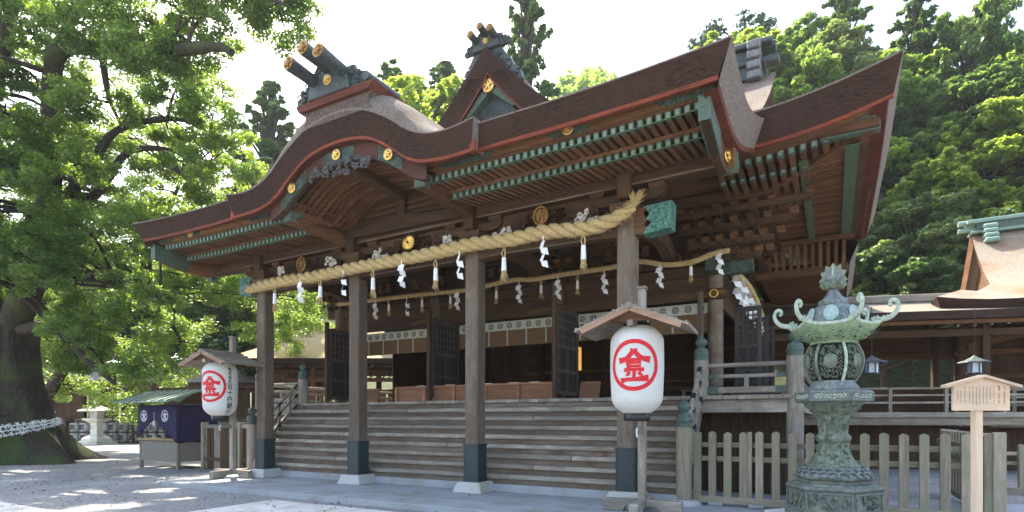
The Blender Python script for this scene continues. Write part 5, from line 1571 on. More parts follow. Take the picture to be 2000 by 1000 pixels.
# ------------------------------------------------------------------ notice board
def notice():
    t = thing('notice_board', 'new pale wooden notice with little roof and ink columns, before the picket fence', 'notice board', (1.565, 8.87, 0), YAW + math.radians(3))
    def L(mb, nm, mat, bev=0, **k):
        o = mb.build(nm, mat, t, bevel=bev, **k); o.matrix_parent_inverse = Matrix(); return o
    L(MB().box(-.048, .048, .012, .09, 0, 1.86), 'post', W['newz'], .004)
    L(MB().prism([(-.357, 1.705), (.357, 1.705), (.357, 2.015), (0, 2.10), (-.357, 2.015)], 'y', -.022, .01), 'board', W['newx'], .002, fix=True)
    for sg in (-1, 1):
        L(MB().beam((0, -.02, 2.122), (sg * .475, -.02, 1.995), .10, .034), 'roof_slope', W['newx'], .003)
    cols = [(.285, '金刀比羅宮本宮', 1), (.215, '祭神大物主神', 1), (.150, 'm', 1), (.105, 'm', 0), (.062, 'm', 0), (.018, 'm', 0), (-.028, 'm', 0), (-.070, 'm', 0), (-.113, 'm', 0), (-.155, 'm', 0), (-.215, 'm', 0), (-.265, 'm', 0), (-.305, 'm', 0)]
    rr = random.Random(4)
    red = MB(); blk_ = MB()
    for x, s, isred in cols:
        if s != 'm':
            z = 1.985 - (0 if x > .25 else -.004)
            for i, chx in enumerate(s):
                if x < .25 and i == 2: z -= .02
                vs, fs = text_mesh(chx, .030)
                (red if (x > .25 or i >= 2) else blk_).add([(a + x, -.0235, b + z) for a, b, _ in vs], fs); z -= .0335 if x < .25 else .031
        else:
            z = 1.99 - (.05 if x < -.25 else 0); zend = rr.uniform(1.76, 1.84)
            while z > zend:
                h = rr.uniform(.009, .015); mm = red if isred else blk_
                mm.box(x - .006, x + .006, -.0235, -.0228, z - .0025, z + .0005); mm.box(x - .001, x + .002, -.0236, -.0228, z - h, z + .002)
                mm.box(x - .005, x + .004, -.0235, -.0228, z - h, z - h + .003)
                z -= h + rr.uniform(.004, .012)
    L(red, 'red_lettering', plain('red_ink', (.42, .06, .03), .8)); L(blk_, 'black_lettering', plain('sumi_ink', (.05, .045, .04), .8), kind='stuff')
notice()
# ------------------------------------------------------------------ stall with purple curtain
def stall():
    x0, x1, y0, y1 = -21.7, -19.4, 11.65, 13.1; g = -.12
    t = thing('amulet_stall', 'small wooden stall draped in purple curtains under a green copper roof', 'stall', (-20.5, 12.3, g))
    for x in (x0 + .05, x1 - .05):
        for y in (y0 + .05, y1 - .05): MB().box(x - .05, x + .05, y - .05, y + .05, g, 2.15).build('post', W['greyz'], t)
    gb = speckle('stall_board', (.17, .15, .12), (.27, .24, .20), 16, .8, .2)
    MB().box(x0 + .02, x1 - .02, y0 + .01, y0 + .04, .14, .92).build('front_board', gb, t)
    MB().box(x1 - .04, x1 - .01, y0 + .04, y1 - .02, .14, .86).build('side_board', gb, t)
    MB().box(x0 + .01, x0 + .04, y0 + .04, y1 - .02, .14, .86).build('side_board', gb, t)
    MB().box(x0 - .03, x1 - .1, y0 - .08, y0 + .5, .86, .93).build('counter', wood('counter_pine', (.5, .36, .2), (.34, .23, .12), 'x'), t, bevel=.01)
    MB().box(x0 + .02, x1 - .02, y1 - .04, y1 - .01, .14, 2.1).build('back_board', W['darkz'], t)
    cu = plain('purple_cloth', (.022, .015, .056), .85); ci = cu
    def drape(fn, us, vs, name):
        m = MB(); m.grid(fn, us, vs); o = m.build(name, cu, t); s = o.modifiers.new('thickness', 'SOLIDIFY'); s.thickness = .008; return o
    def wav(u): return .02 * math.sin(u * 17) + .012 * math.sin(u * 41)
    def low(u, s0, s1):                                  # hem drawn up towards the middle
        f = (u - s0) / (s1 - s0); return f
    mid = (x0 + x1) / 2 - .1
    a = drape(lambda u, v: (lerp(x0, mid, u), y0 - .03 + wav(u * 2) * v, lerp(2.1, lerp(.95, 1.62, max(0, u) ** .8), v)), fr(0, 1, 20), fr(0, 1, 10), 'curtain')
    b = drape(lambda u, v: (lerp(mid, x1 + .02, u), y0 - .03 + wav(u * 2 + 1) * v, lerp(2.1, lerp(1.62, .80, u ** .8), v)), fr(0, 1, 20), fr(0, 1, 10), 'curtain')
    c = drape(lambda u, v: (x1 + .03 + wav(u * 3) * v, lerp(y0 - .02, y1, u), lerp(2.1, .78 + .04 * math.sin(u * 5), v)), fr(0, 1, 24), fr(0, 1, 8), 'curtain')
    for xm, cc in ((x0 + .42, a), (x1 - .62, b)):
        m = kin_mark(lambda u, v: (xm + u, y0 - .072, 1.72 + v), .20); m.build('white_crest', WHITEINK, cc)
    ts = MB(); ts.tube([(mid, y0 - .07, 1.85), (mid, y0 - .07, 1.55)], .008, 5); ts.lathe([(.0, 1.56), (.03, 1.54), (.035, 1.48), (.045, 1.36), (0, 1.35)], (mid, y0 - .07, 0), 10)
    ts.build('tassel', WHITEINK, t)
    gr = speckle('stall_roof_copper', (.10, .16, .12), (.24, .32, .26), 18, .6, .4, .01)
    for sg, ya, yb in ((-1, (y0 + y1) / 2, y0 - .62), (1, (y0 + y1) / 2, y1 + .5)):
        m = MB(); m.add([(x0 - .5, ya, 2.62), (x1 + .5, ya, 2.62), (x1 + .5, yb, 2.16), (x0 - .5, yb, 2.16), (x0 - .5, ya, 2.67), (x1 + .5, ya, 2.67), (x1 + .5, yb, 2.20), (x0 - .5, yb, 2.20)], [(0, 1, 2, 3), (7, 6, 5, 4), (3, 2, 6, 7), (0, 3, 7, 4), (1, 5, 6, 2)])
        sl = m.build('roof_slope', gr, t, fix=True)
        for i in range(8):
            x = lerp(x0 - .4, x1 + .4, i / 7); MB().beam((x, ya, 2.69), (x, yb, 2.215), .03, .025).build('seam', gr, sl)
    MB().box(x0 - .52, x1 + .52, (y0 + y1) / 2 - .06, (y0 + y1) / 2 + .06, 2.60, 2.74).build('roof_ridge', W['darkx'], t)
    MB().prism([(y0, 2.12), (y1, 2.12), ((y0 + y1) / 2, 2.60)], 'x', x1 - .02, x1 + .02).build('gable_board', W['darky'], t, fix=True)
stall()
# plank fence between the stall and the stairs
pf = thing('plank_fence', 'dark vertical plank fence between the purple stall and the stairs', 'fence', (-17.2, 12.35, -.12))
x = -19.0; rr = random.Random(6)
while x < -15.05:
    w_ = rr.uniform(.15, .2)
    MB().box(x, x + w_ - .012, 12.33 + rr.uniform(-.008, .008), 12.36, 0 - .1, 1.30).build('plank', W[rr.choice(('darkz', 'greyz', 'darkz'))], pf); x += w_
MB().box(-19.0, -15.0, 12.27, 12.40, 1.30, 1.42).build('top_rail', W['greyx'], pf, bevel=.01)
MB().box(-19.0, -15.0, 12.29, 12.325, .2, .3).build('lower_rail', W['darkx'], pf)
for x in (-18.95, -17.0, -15.1): MB().box(x - .06, x + .06, 12.22, 12.44, -.1, 1.5).build('post', W['fencez'], pf, bevel=.01)

# ------------------------------------------------------------------ stone lanterns and sake casks far left
def stone_lantern(x, y, label, s=1.0):
    t = thing('stone_lantern', label, 'stone lantern', (x, y, -.12), .35, group='granite lanterns at the far side of the court')
    def L(mb, nm):
        mb.v = [(a * s, b * s, c * s) for a, b, c in mb.v]
        o = mb.build(nm, STONE_W, t, bevel=.02); o.matrix_parent_inverse = Matrix(); return o
    def fr4(h0, h1, z0, z1): return MB().lathe([(h0 * 1.414, z0), (h1 * 1.414, z1)], n=4, rot=math.pi / 4, smooth=False)
    L(fr4(.85, .85, 0, .22), 'plinth'); L(fr4(.62, .62, .22, .42), 'plinth_step'); L(fr4(.62, .36, .42, .62), 'plinth_slope'); L(fr4(.27, .25, .62, 1.5), 'shaft')
    L(fr4(.30, .58, 1.5, 1.66), 'shelf_underside'); L(fr4(.60, .60, 1.66, 1.80), 'shelf'); L(fr4(.30, .30, 1.80, 2.25), 'light_box')
    L(MB().lathe([(.78 * 1.414, 2.25), (.80 * 1.414, 2.32), (.40 * 1.414, 2.52), (.16 * 1.414, 2.66)], n=4, rot=math.pi / 4, smooth=False), 'cap')
    L(MB().lathe([(.14, 2.66), (.20, 2.74), (.12, 2.80), (.18, 2.9), (.14, 3.0), (0, 3.12)], n=16), 'finial')
stone_lantern(-44.1, 20.9, 'pale granite lantern on a stepped plinth, the one nearer the purple stall')
stone_lantern(-52.2, 23.0, 'pale granite lantern half hidden behind the leaning tree trunk')
ck = thing('cask_rack', 'dark wooden rack holding rows of wrapped sake casks', 'rack', (-44.5, 22.5, -.12), YAW)
def LK(mb, nm, mat, **k):
    o = mb.build(nm, mat, ck, **k); o.matrix_parent_inverse = Matrix(); return o
for zz in (.05, .78, 1.6): LK(MB().box(-3.6, 3.6, -.35, .4, zz, zz + .07), 'shelf', W['darkx'])
for xx in (-3.55, -1.2, 1.2, 3.55): LK(MB().box(xx - .06, xx + .06, -.4, .4, 0, 1.75), 'post', W['darkz'])
CASK = MB(); CASK.lathe([(.24, 0), (.30, .08), (.32, .3), (.30, .55), (.24, .62)], n=18, mi=0)
for a in range(5): CASK.tube([(-.15 + .07 * a, -.327 + .02 * abs(a - 2), .12), (-.13 + .065 * a, -.333 + .02 * abs(a - 2), .5)], .022, 4, mi=1)
CASKM = CASK.mesh('sake_cask', [plain('straw_wrap', (.42, .44, .46), .8), BLACKINK])
rr = random.Random(1)
for row, zz in enumerate((.12, .85)):
    for i in range(10):
        loc = Matrix.Rotation(YAW, 3, 'Z') @ Vector((-3.15 + i * .7, 0, zz)); o = inst(CASKM, 'sake_cask', None, Vector((-44.5, 22.5, -.12)) + loc, (0, 0, YAW + rr.uniform(-.2, .2)))
        ORD = 'first second third fourth fifth sixth seventh eighth ninth tenth'.split()
        tag(o, 'straw wrapped sake cask with black brushwork, %s row of the rack, %s from the left' % ('lower' if row == 0 else 'upper', ORD[i]), 'cask', '%s row of sake casks' % ('lower' if row == 0 else 'upper'))

# ------------------------------------------------------------------ buildings round the court
def gallery(name, label, loc, rz, L, depth, floor, eave, ridge, roofmat, bays, wallm, rail=False, lamps=0, open_=False, over=1.0):
    t = thing(name, label, 'building', loc, rz)
    def G(mb, nm, mat, par=None, **k):
        o = mb.build(nm, mat, par or t, **k); o.matrix_parent_inverse = Matrix(); return o
    x0, x1 = -L / 2, L / 2
    # roof: two sloping slabs with thick bark eave
    for sg in (-1, 1):
        ye = -over if sg < 0 else depth + over; ym = depth / 2
        us = fr(0, 1, 10)
        def zt(u): return lerp(ridge, eave + .28, u ** .8)
        m = MB()
        m.grid(lambda a, u: (lerp(x0 - .9, x1 + .9, a), lerp(ym, ye, u), zt(u)), fr(0, 1, 12), us, 0)
        m.grid(lambda a, v: (lerp(x0 - .9, x1 + .9, a), ye + .10 * v * -sg * -1 * (-1 if sg > 0 else 1), lerp(zt(1), eave, v)), fr(0, 1, 12), fr(0, 1, 2), 1)
        m.grid(lambda a, v: (lerp(x0 - .9, x1 + .9, a), lerp(ye, 0 if sg < 0 else depth, v), lerp(eave, eave + .1, v)), [0, 1], [0, 1], 1)
        G(m, 'roof_slope', [roofmat, BARK_F])
    G(MB().prism([(-over + .1, eave), (depth + over - .1, eave), (depth / 2, ridge - .1)], 'x', x1 + .5, x1 + .56), 'gable_wall', W['darky'], fix=True)
    G(MB().prism([(-over + .1, eave), (depth + over - .1, eave), (depth / 2, ridge - .1)], 'x', x0 - .56, x0 - .5), 'gable_wall', W['darky'], fix=True)
    G(MB().box(x0 - .95, x1 + .95, depth / 2 - .16, depth / 2 + .16, ridge - .05, ridge + .22), 'roof_ridge', W['greyx'], bevel=.02)
    G(MB().box(x0 - .85, x1 + .85, -over + .16, -over + .24, eave - .12, eave), 'eave_board', W['warmx'])
    RM = MB().beam((0, -over + .2, 0), (0, .1, .1), .07, .09).mesh('eave_rafter', W['warmy'])
    n = int(L / .42)
    for i in range(n + 1):
        o = inst(RM, 'rafter', t, (lerp(x0 - .7, x1 + .7, i / n), 0, eave - .10)); o.matrix_parent_inverse = Matrix()
    for i in range(bays + 1):
        x = lerp(x0, x1, i / bays)
        G(MB().box(x - .11, x + .11, -.11, .11, -.1, eave + .05), 'post', W['darkz'], bevel=.01)
        if open_: G(MB().box(x - .1, x + .1, depth - .1, depth + .1, -.1, eave + .05), 'post', W['darkz'])
    G(MB().box(x0, x1, -.09, .09, eave - .45, eave - .22), 'lintel_beam', W['darkx'])
    G(MB().box(x0 - .6, x1 + .6, -.75, depth, floor - .16, floor), 'floor', W['greyx'])
    G(MB().box(x0 - .5, x1 + .5, -.55, -.45, floor - .42, floor - .16), 'edge_beam', W['greyx'])
    if not open_:
        for i in range(bays):
            xa, xb = lerp(x0, x1, i / bays) + .12, lerp(x0, x1, (i + 1) / bays) - .12
            G(MB().box(xa, xb, .35, .4, floor, eave - .4), 'wall_panel', wallm)
            for z in (.33, .66): G(MB().box(xa, xb, .30, .345, lerp(floor, eave - .4, z), lerp(floor, eave - .4, z) + .08), 'wall_rail', W['darkx'])
    else:
        G(MB().box(x0, x1, depth - .05, depth, floor, floor + .9), 'back_wall', W['darkx'])
        G(MB().box(x0, x1, depth - .04, depth + .02, eave - .9, eave), 'back_lintel', W['darkx'])
    G(MB().box(x0, x1, .8, .85, -.1, floor - .2), 'under_wall', W['darkz'])
    if rail:
        for z in (.28, .52, .74): G(MB().box(x0 - .6, x1 + .6, -.72, -.66, floor + z, floor + z + .06), 'rail', W['greyx'])
        for i in range(int(L / 1.4) + 1):
            x = lerp(x0 - .5, x1 + .5, i / int(L / 1.4)); G(MB().box(x - .05, x + .05, -.74, -.64, floor, floor + .8), 'rail_post', W['greyz'])
    for i in range(lamps):
        x = lerp(x0 + 1, x1 - 1, i / max(1, lamps - 1))
        G(MB().lathe([(.05, -.28), (.11, -.2), (.11, -.02), (.05, .02)], (x, -over + .5, eave - .35), 10), 'eave_lamp', PAPER)
    return t
TILE = speckle('grey_bark_roof', (.13, .115, .10), (.23, .205, .18), 18, .95, .6, .03)
SUNBARK = speckle('tan_bark_roof', (.30, .23, .13), (.47, .38, .24), 18, .95, .6, .03)
gallery('side_gallery', 'long low wooden gallery with grey roof behind the purple stall', (-43.2, 26.3, -.12), YAW, 20, 3.6, .9, 4.2, 6.0, TILE, 8, W['darkz'], True, 7)
gallery('far_gallery', 'low wooden building half hidden behind the tree at far left', (-63.0, 21.0, -.12), YAW, 17, 4.0, 1.0, 4.4, 6.4, TILE, 6, W['darkz'], False, 2)
# pavilion with a swooping tan roof seen between the two left pillars
def pavilion():
    t = thing('side_pavilion', 'pavilion with a sunlit tan roof seen between the leftmost pillars', 'building', (-28.2, 27.2, -.12), YAW)
    def G(mb, nm, mat, **k):
        o = mb.build(nm, mat, t, **k); o.matrix_parent_inverse = Matrix(); return o
    H = 5.1
    def zt(u, a): return lerp(9.4, H + .35, (u ** .62)) + .25 * max(0, abs(a - .5) * 2 - .6) ** 2
    m = MB()
    def P(a, u, sg):
        half = lerp(1.6, 6.0, u); return (lerp(-half, half, a), lerp(3.0, 3.0 + sg * 5.2, u), zt(u, a))
    for sg in (-1, 1): m.grid(lambda a, u: P(a, u, sg), fr(0, 1, 14), fr(0, 1, 12), 0)
    for sg in (-1, 1): m.grid(lambda a, u: (sg * lerp(1.6, 6.0, u), 3.0 + lerp(-1, 1, a) * 5.2 * u, zt(u, a)), fr(0, 1, 14), fr(0, 1, 12), 0)
    m.grid(lambda a, v: (lerp(-6, 6, a), -2.2 + .12 * v, lerp(zt(1, a), H + .02, v)), fr(0, 1, 14), fr(0, 1, 2), 1)
    m.grid(lambda a, v: (6.0 - .12 * v, lerp(-2.2, 8.2, a), lerp(zt(1, a), H + .02, v)), fr(0, 1, 14), fr(0, 1, 2), 1)
    m.grid(lambda a, v: (lerp(-5.9, 5.9, a), lerp(-2.1, 8.1, v), H + .02), [0, 1], [0, 1], 1)
    G(m, 'roof', [SUNBARK, BARK_F])
    RM = MB().beam((0, -1.9, 0), (0, 0, .12), .09, .11).mesh('pavilion_rafter', W['warmy'])
    for i in range(30):
        o = inst(RM, 'rafter', t, (-5.6 + i * .385, 0, H - .08)); o.matrix_parent_inverse = Matrix()
    for x in (-4.2, -1.4, 1.4, 4.2):
        G(MB().box(x - .14, x + .14, -.1, .18, 0, H), 'post', W['warmz'], bevel=.01)
    for z in (H - .45, H - .95, 3.4): G(MB().box(-4.4, 4.4, -.06, .12, z, z + .24), 'beam', W['warmx'])
    SBx = MB().beam((-.22, 0, -.18), (.22, 0, .18), .07, .08).mesh('brace', W['warmx'])
    for i in range(22):
        o = inst(SBx, 'brace', t, (-4.3 + i * .4, -.2, H - .58)); o.matrix_parent_inverse = Matrix()
    for i in range(15):
        G(MB().box(-4.1 + i * .58, -3.65 + i * .58, .1, .14, 1.6, 3.4), 'wall_panel', W['warmz'])
    G(MB().box(-4.6, 4.6, -.8, 6, 1.35, 1.55), 'floor', W['warmx'])
    for z in (1.9, 2.2, 2.45): G(MB().box(-4.6, 4.6, -.78, -.70, z, z + .07), 'rail', W['warmx'])
    for i in range(8): G(MB().box(-4.5 + i * 1.28, -4.4 + i * 1.28, -.8, -.68, 1.5, 2.6), 'rail_post', W['warmz'])
    G(MB().box(-4.2, 4.2, .3, .35, 0, 1.4), 'under_wall', W['darkz'])
pavilion()

# right: roofed corridor and the neighbouring hall
RZ = math.radians(17.2)
gallery('roofed_corridor', 'long open corridor with low bark roof behind the bronze lantern', (2.2, 23.3, -.12), RZ, 13.5, 3.2, 1.95, 4.9, 5.95, speckle('corridor_bark', (.13, .115, .09), (.26, .225, .175), 20, .95, .7, .03), 3, W['darkz'], True, 0, True, .8)
def side_hall():
    t = thing('neighbour_hall', 'neighbouring hall with bark roof and green copper ridge at the right edge', 'building', (8.6, 25.4, -.12), 0.0)
    def G(mb, nm, mat, **k):
        o = mb.build(nm, mat, t, **k); o.matrix_parent_inverse = Matrix(); return o
    x0, x1 = -4.0, 8.0
    zs = [(0, 9.0), (.25, 7.75), (.5, 6.75), (.75, 6.0), (1, 5.5)]
    bt = speckle('neighbour_bark', (.18, .145, .105), (.345, .295, .225), 22, .95, .8, .04, c2=(.24, .135, .075), scale2=.7)
    m = MB()
    def xl(u): return lerp(-3.85, -5.6, max(0, (u - .62) / .38)) if u > .62 else -3.85
    m.grid(lambda a, u: (lerp(xl(u), x1, a), lerp(3.2, -2.0, u), cr(zs, u) + (.25 * max(0, 1 - a * 6) ** 2 if u > .8 else 0)), fr(0, 1, 20), fr(0, 1, 18), 0)
    m.grid(lambda a, u: (lerp(-3.85, x1, a), lerp(3.2, 8.0, u), cr(zs, u)), fr(0, 1, 6), fr(0, 1, 8), 0)
    m.grid(lambda a, v: (lerp(-5.6 + .15 * v, x1, a), -2.0 + .15 * v, lerp(cr(zs, 1) + .25 * max(0, 1 - a * 6) ** 2, 5.0 + .2 * max(0, 1 - a * 6) ** 2, v)), fr(0, 1, 20), fr(0, 1, 3), 1)
    m.grid(lambda a, v: (-5.6 + .15 * v, lerp(-2.0, 6.0, a), lerp(5.75, 5.2, v)), fr(0, 1, 4), [0, 1], 1)
    m.grid(lambda a, u: (lerp(-5.6, -3.85, u), lerp(-2.0, 6.0, a) if u == 0 else lerp(lerp(-2.0, .6, u), 6.0, a), lerp(5.72, 6.35, u)), fr(0, 1, 6), fr(0, 1, 4), 0)
    m.grid(lambda a, v: (lerp(-5.4, x1, a), lerp(-1.85, 1, v), 5.02), [0, 1], [0, 1], 1)
    RO = G(m, 'roof', [bt, BARK_F])
    # verge board of the gable and gable wall
    m = MB()
    m.grid(lambda u, v: (-3.85 - .02 + .1 * v, lerp(3.2, -.2, u) , cr(zs, u * .66) - .48 * v), fr(0, 1, 12), [0, 1])
    m.grid(lambda u, v: (-3.85 - .02 + .1 * v, lerp(3.2, 6.6, u) , cr(zs, u * .66) - .48 * v), fr(0, 1, 12), [0, 1])
    G(m, 'bargeboard', W['warmy'])
    G(MB().prism([(.2, 6.0), (6.2, 6.0), (3.2, 8.4)], 'x', -3.45, -3.40), 'gable_wall', W['warmy'], fix=True)
    rg = G(MB().box(-3.7, x1, 2.95, 3.45, 8.9, 9.32), 'ridge_box', COPPER)
    MB().box(-4.0, x1, 2.85, 3.55, 9.32, 9.46).build('ridge_cap', COPPER_L, rg, bevel=.02)
    MB().box(-3.9, x1, 2.86, 3.54, 8.92, 9.02).build('ridge_moulding', COPPER_L, rg, bevel=.02)
    for z in (8.52, 8.72, 8.92, 9.12): MB().box(-3.55, -3.1, 2.35 - (z - 8.52) * -.5, 2.95, z - .1, z + .08).build('ridge_tile_end', COPPER_L, rg, bevel=.05)
    MB().tube([(-4.25, 3.2, 9.42), (-3.2, 3.2, 9.42)], .11, 10).build('ridge_log', COPPER_L, rg)
    MB().tube([(-4.25, 3.2, 9.14), (-3.2, 3.2, 9.14)], .09, 10).build('ridge_log', COPPER_L, rg)
    for x in (-4.6, -1.6, 1.4, 4.4): G(MB().box(x - .13, x + .13, -.13, .13, 0, 5.0), 'post', W['darkz'], bevel=.01)
    G(MB().box(-4.7, x1, -.1, .1, 4.5, 4.85), 'head_beam', W['warmx'])
    G(MB().box(-4.7, x1, -1.7, -1.6, 4.85, 5.0), 'eave_board', W['warmx'])
    RM = MB().beam((0, -1.75, 0), (0, 0, .15), .08, .10); RM.beam((0, -1.80, -.003), (0, -1.75, 0), .09, .11, 1)
    RMM = RM.mesh('hall_rafter', [W['warmy'], COPPER_L])
    for i in range(30):
        o = inst(RMM, 'rafter', t, (-5.0 + i * .43, 0, 4.80)); o.matrix_parent_inverse = Matrix()
    hr = G(MB().beam((-5.35, -1.75, 4.93), (-3.8, .4, 5.0), .16, .2), 'hip_rafter', W['warmx'])
    MB().cbox((-5.35, -1.75, 4.9), (.3, .3, .26), Matrix.Rotation(.6, 3, 'Z')).build('copper_cap', COPPER, hr)
    G(MB().beam((-4.5, -.2, 4.2), (-2.6, -.2, 4.75), .16, .24), 'brace', W['warmx'])
    G(MB().box(-4.6, x1, 1.6, 1.7, 1.9, 5.0), 'inner_wall', W['darkz'])
    for z in (3.2, 4.1): G(MB().box(-4.6, x1, 1.5, 1.6, z, z + .16), 'wall_rail', W['warmx'])
    G(MB().box(-5.2, x1, -1.2, 4, 1.72, 1.9), 'floor', W['greyx'])
    eb = G(MB().box(-5.15, x1, -1.05, -.85, 1.45, 1.715), 'edge_beam', W['greyx'])
    MB().box(-5.2, -4.85, -1.08, -.82, 1.43, 1.73).build('copper_cap', COPPER_D, eb)
    for z in (.25, .5, .75): G(MB().box(-5.1, x1, -1.15, -1.08, 1.9 + z, 1.97 + z), 'rail', W['greyx'])
    for i in range(8): G(MB().box(-5.0 + i * 1.5, -4.9 + i * 1.5, -1.17, -1.06, 1.9, 2.7), 'rail_post', W['greyz'])
    G(MB().box(-4.8, x1, .3, .35, 0, 1.5), 'under_wall', W['darkz'])
side_hall()
def iron_lantern(x, y, z, ztop, label):
    t = thing('hanging_iron_lantern', label, 'lantern', (x, y, z - .25), group='small iron lanterns under the corridor eaves')
    MB().tube([(x, y, z + .3), (x, y, ztop)], .012, 5).build('chain', BLACK, t)
    MB().lathe([(.42, .10), (.40, .13), (.22, .19), (.08, .27), (.03, .32)], (x, y, z), 6, smooth=False).build('cap', IRON, t)
    MB().lathe([(.17, -.20), (.17, .11)], (x, y, z), 6, smooth=False).build('paper_panes', plain('lamp_paper', (.62, .68, .74), .6), t)
    for k in range(6):
        a = k * math.pi / 3; MB().box(x + .18 * math.cos(a) - .015, x + .18 * math.cos(a) + .015, y + .18 * math.sin(a) - .015, y + .18 * math.sin(a) + .015, z - .26, z + .11).build('frame_bar', IRON, t)
    MB().lathe([(.20, -.24), (.22, -.21), (.18, -.19)], (x, y, z), 6, smooth=False).build('base', IRON, t)
iron_lantern(1.01, 20.0, 3.16, 4.9, 'small dark iron lantern on a chain, just past the bronze lantern')
iron_lantern(3.65, 21.45, 3.16, 4.9, 'small dark iron lantern on a chain, above the notice board')

# a small roof on the slope, its copper ridge end showing past the main eave
fs_ = thing('far_shrine_roof', 'small far roof with pale green copper ridge among the trees', 'building', (2.2, 47.6, 8.0))
g_ = MB().box(-1.2, 3.3, 47.3, 47.9, 18.3, 18.75).build('ridge_box', COPPER, fs_)
MB().tube([(-1.2, 47.6, 19.05), (4.0, 47.6, 19.05)], .26, 12).build('ridge_log', COPPER_L, g_)
MB().tube([(-1.2, 47.5, 18.45), (3.9, 47.5, 18.45)], .2, 12).build('ridge_log', COPPER_L, g_)
MB().tube([(4.0, 47.6, 19.05), (4.05, 47.6, 19.05)], .24, 12).build('gilt_end', GOLD_D, g_)
m = MB()
for sg in (-1, 1): m.grid(lambda u, v: (lerp(-1.5, 3.0, u), 47.6 + sg * 3.4 * v, lerp(18.4, 15.6, v ** .8)), fr(0, 1, 4), fr(0, 1, 8))
m.build('roof', BARK_T, fs_)
MB().box(-.8, 2.6, 45.2, 50.0, 6.0, 15.8).build('wall', W['darkz'], fs_)
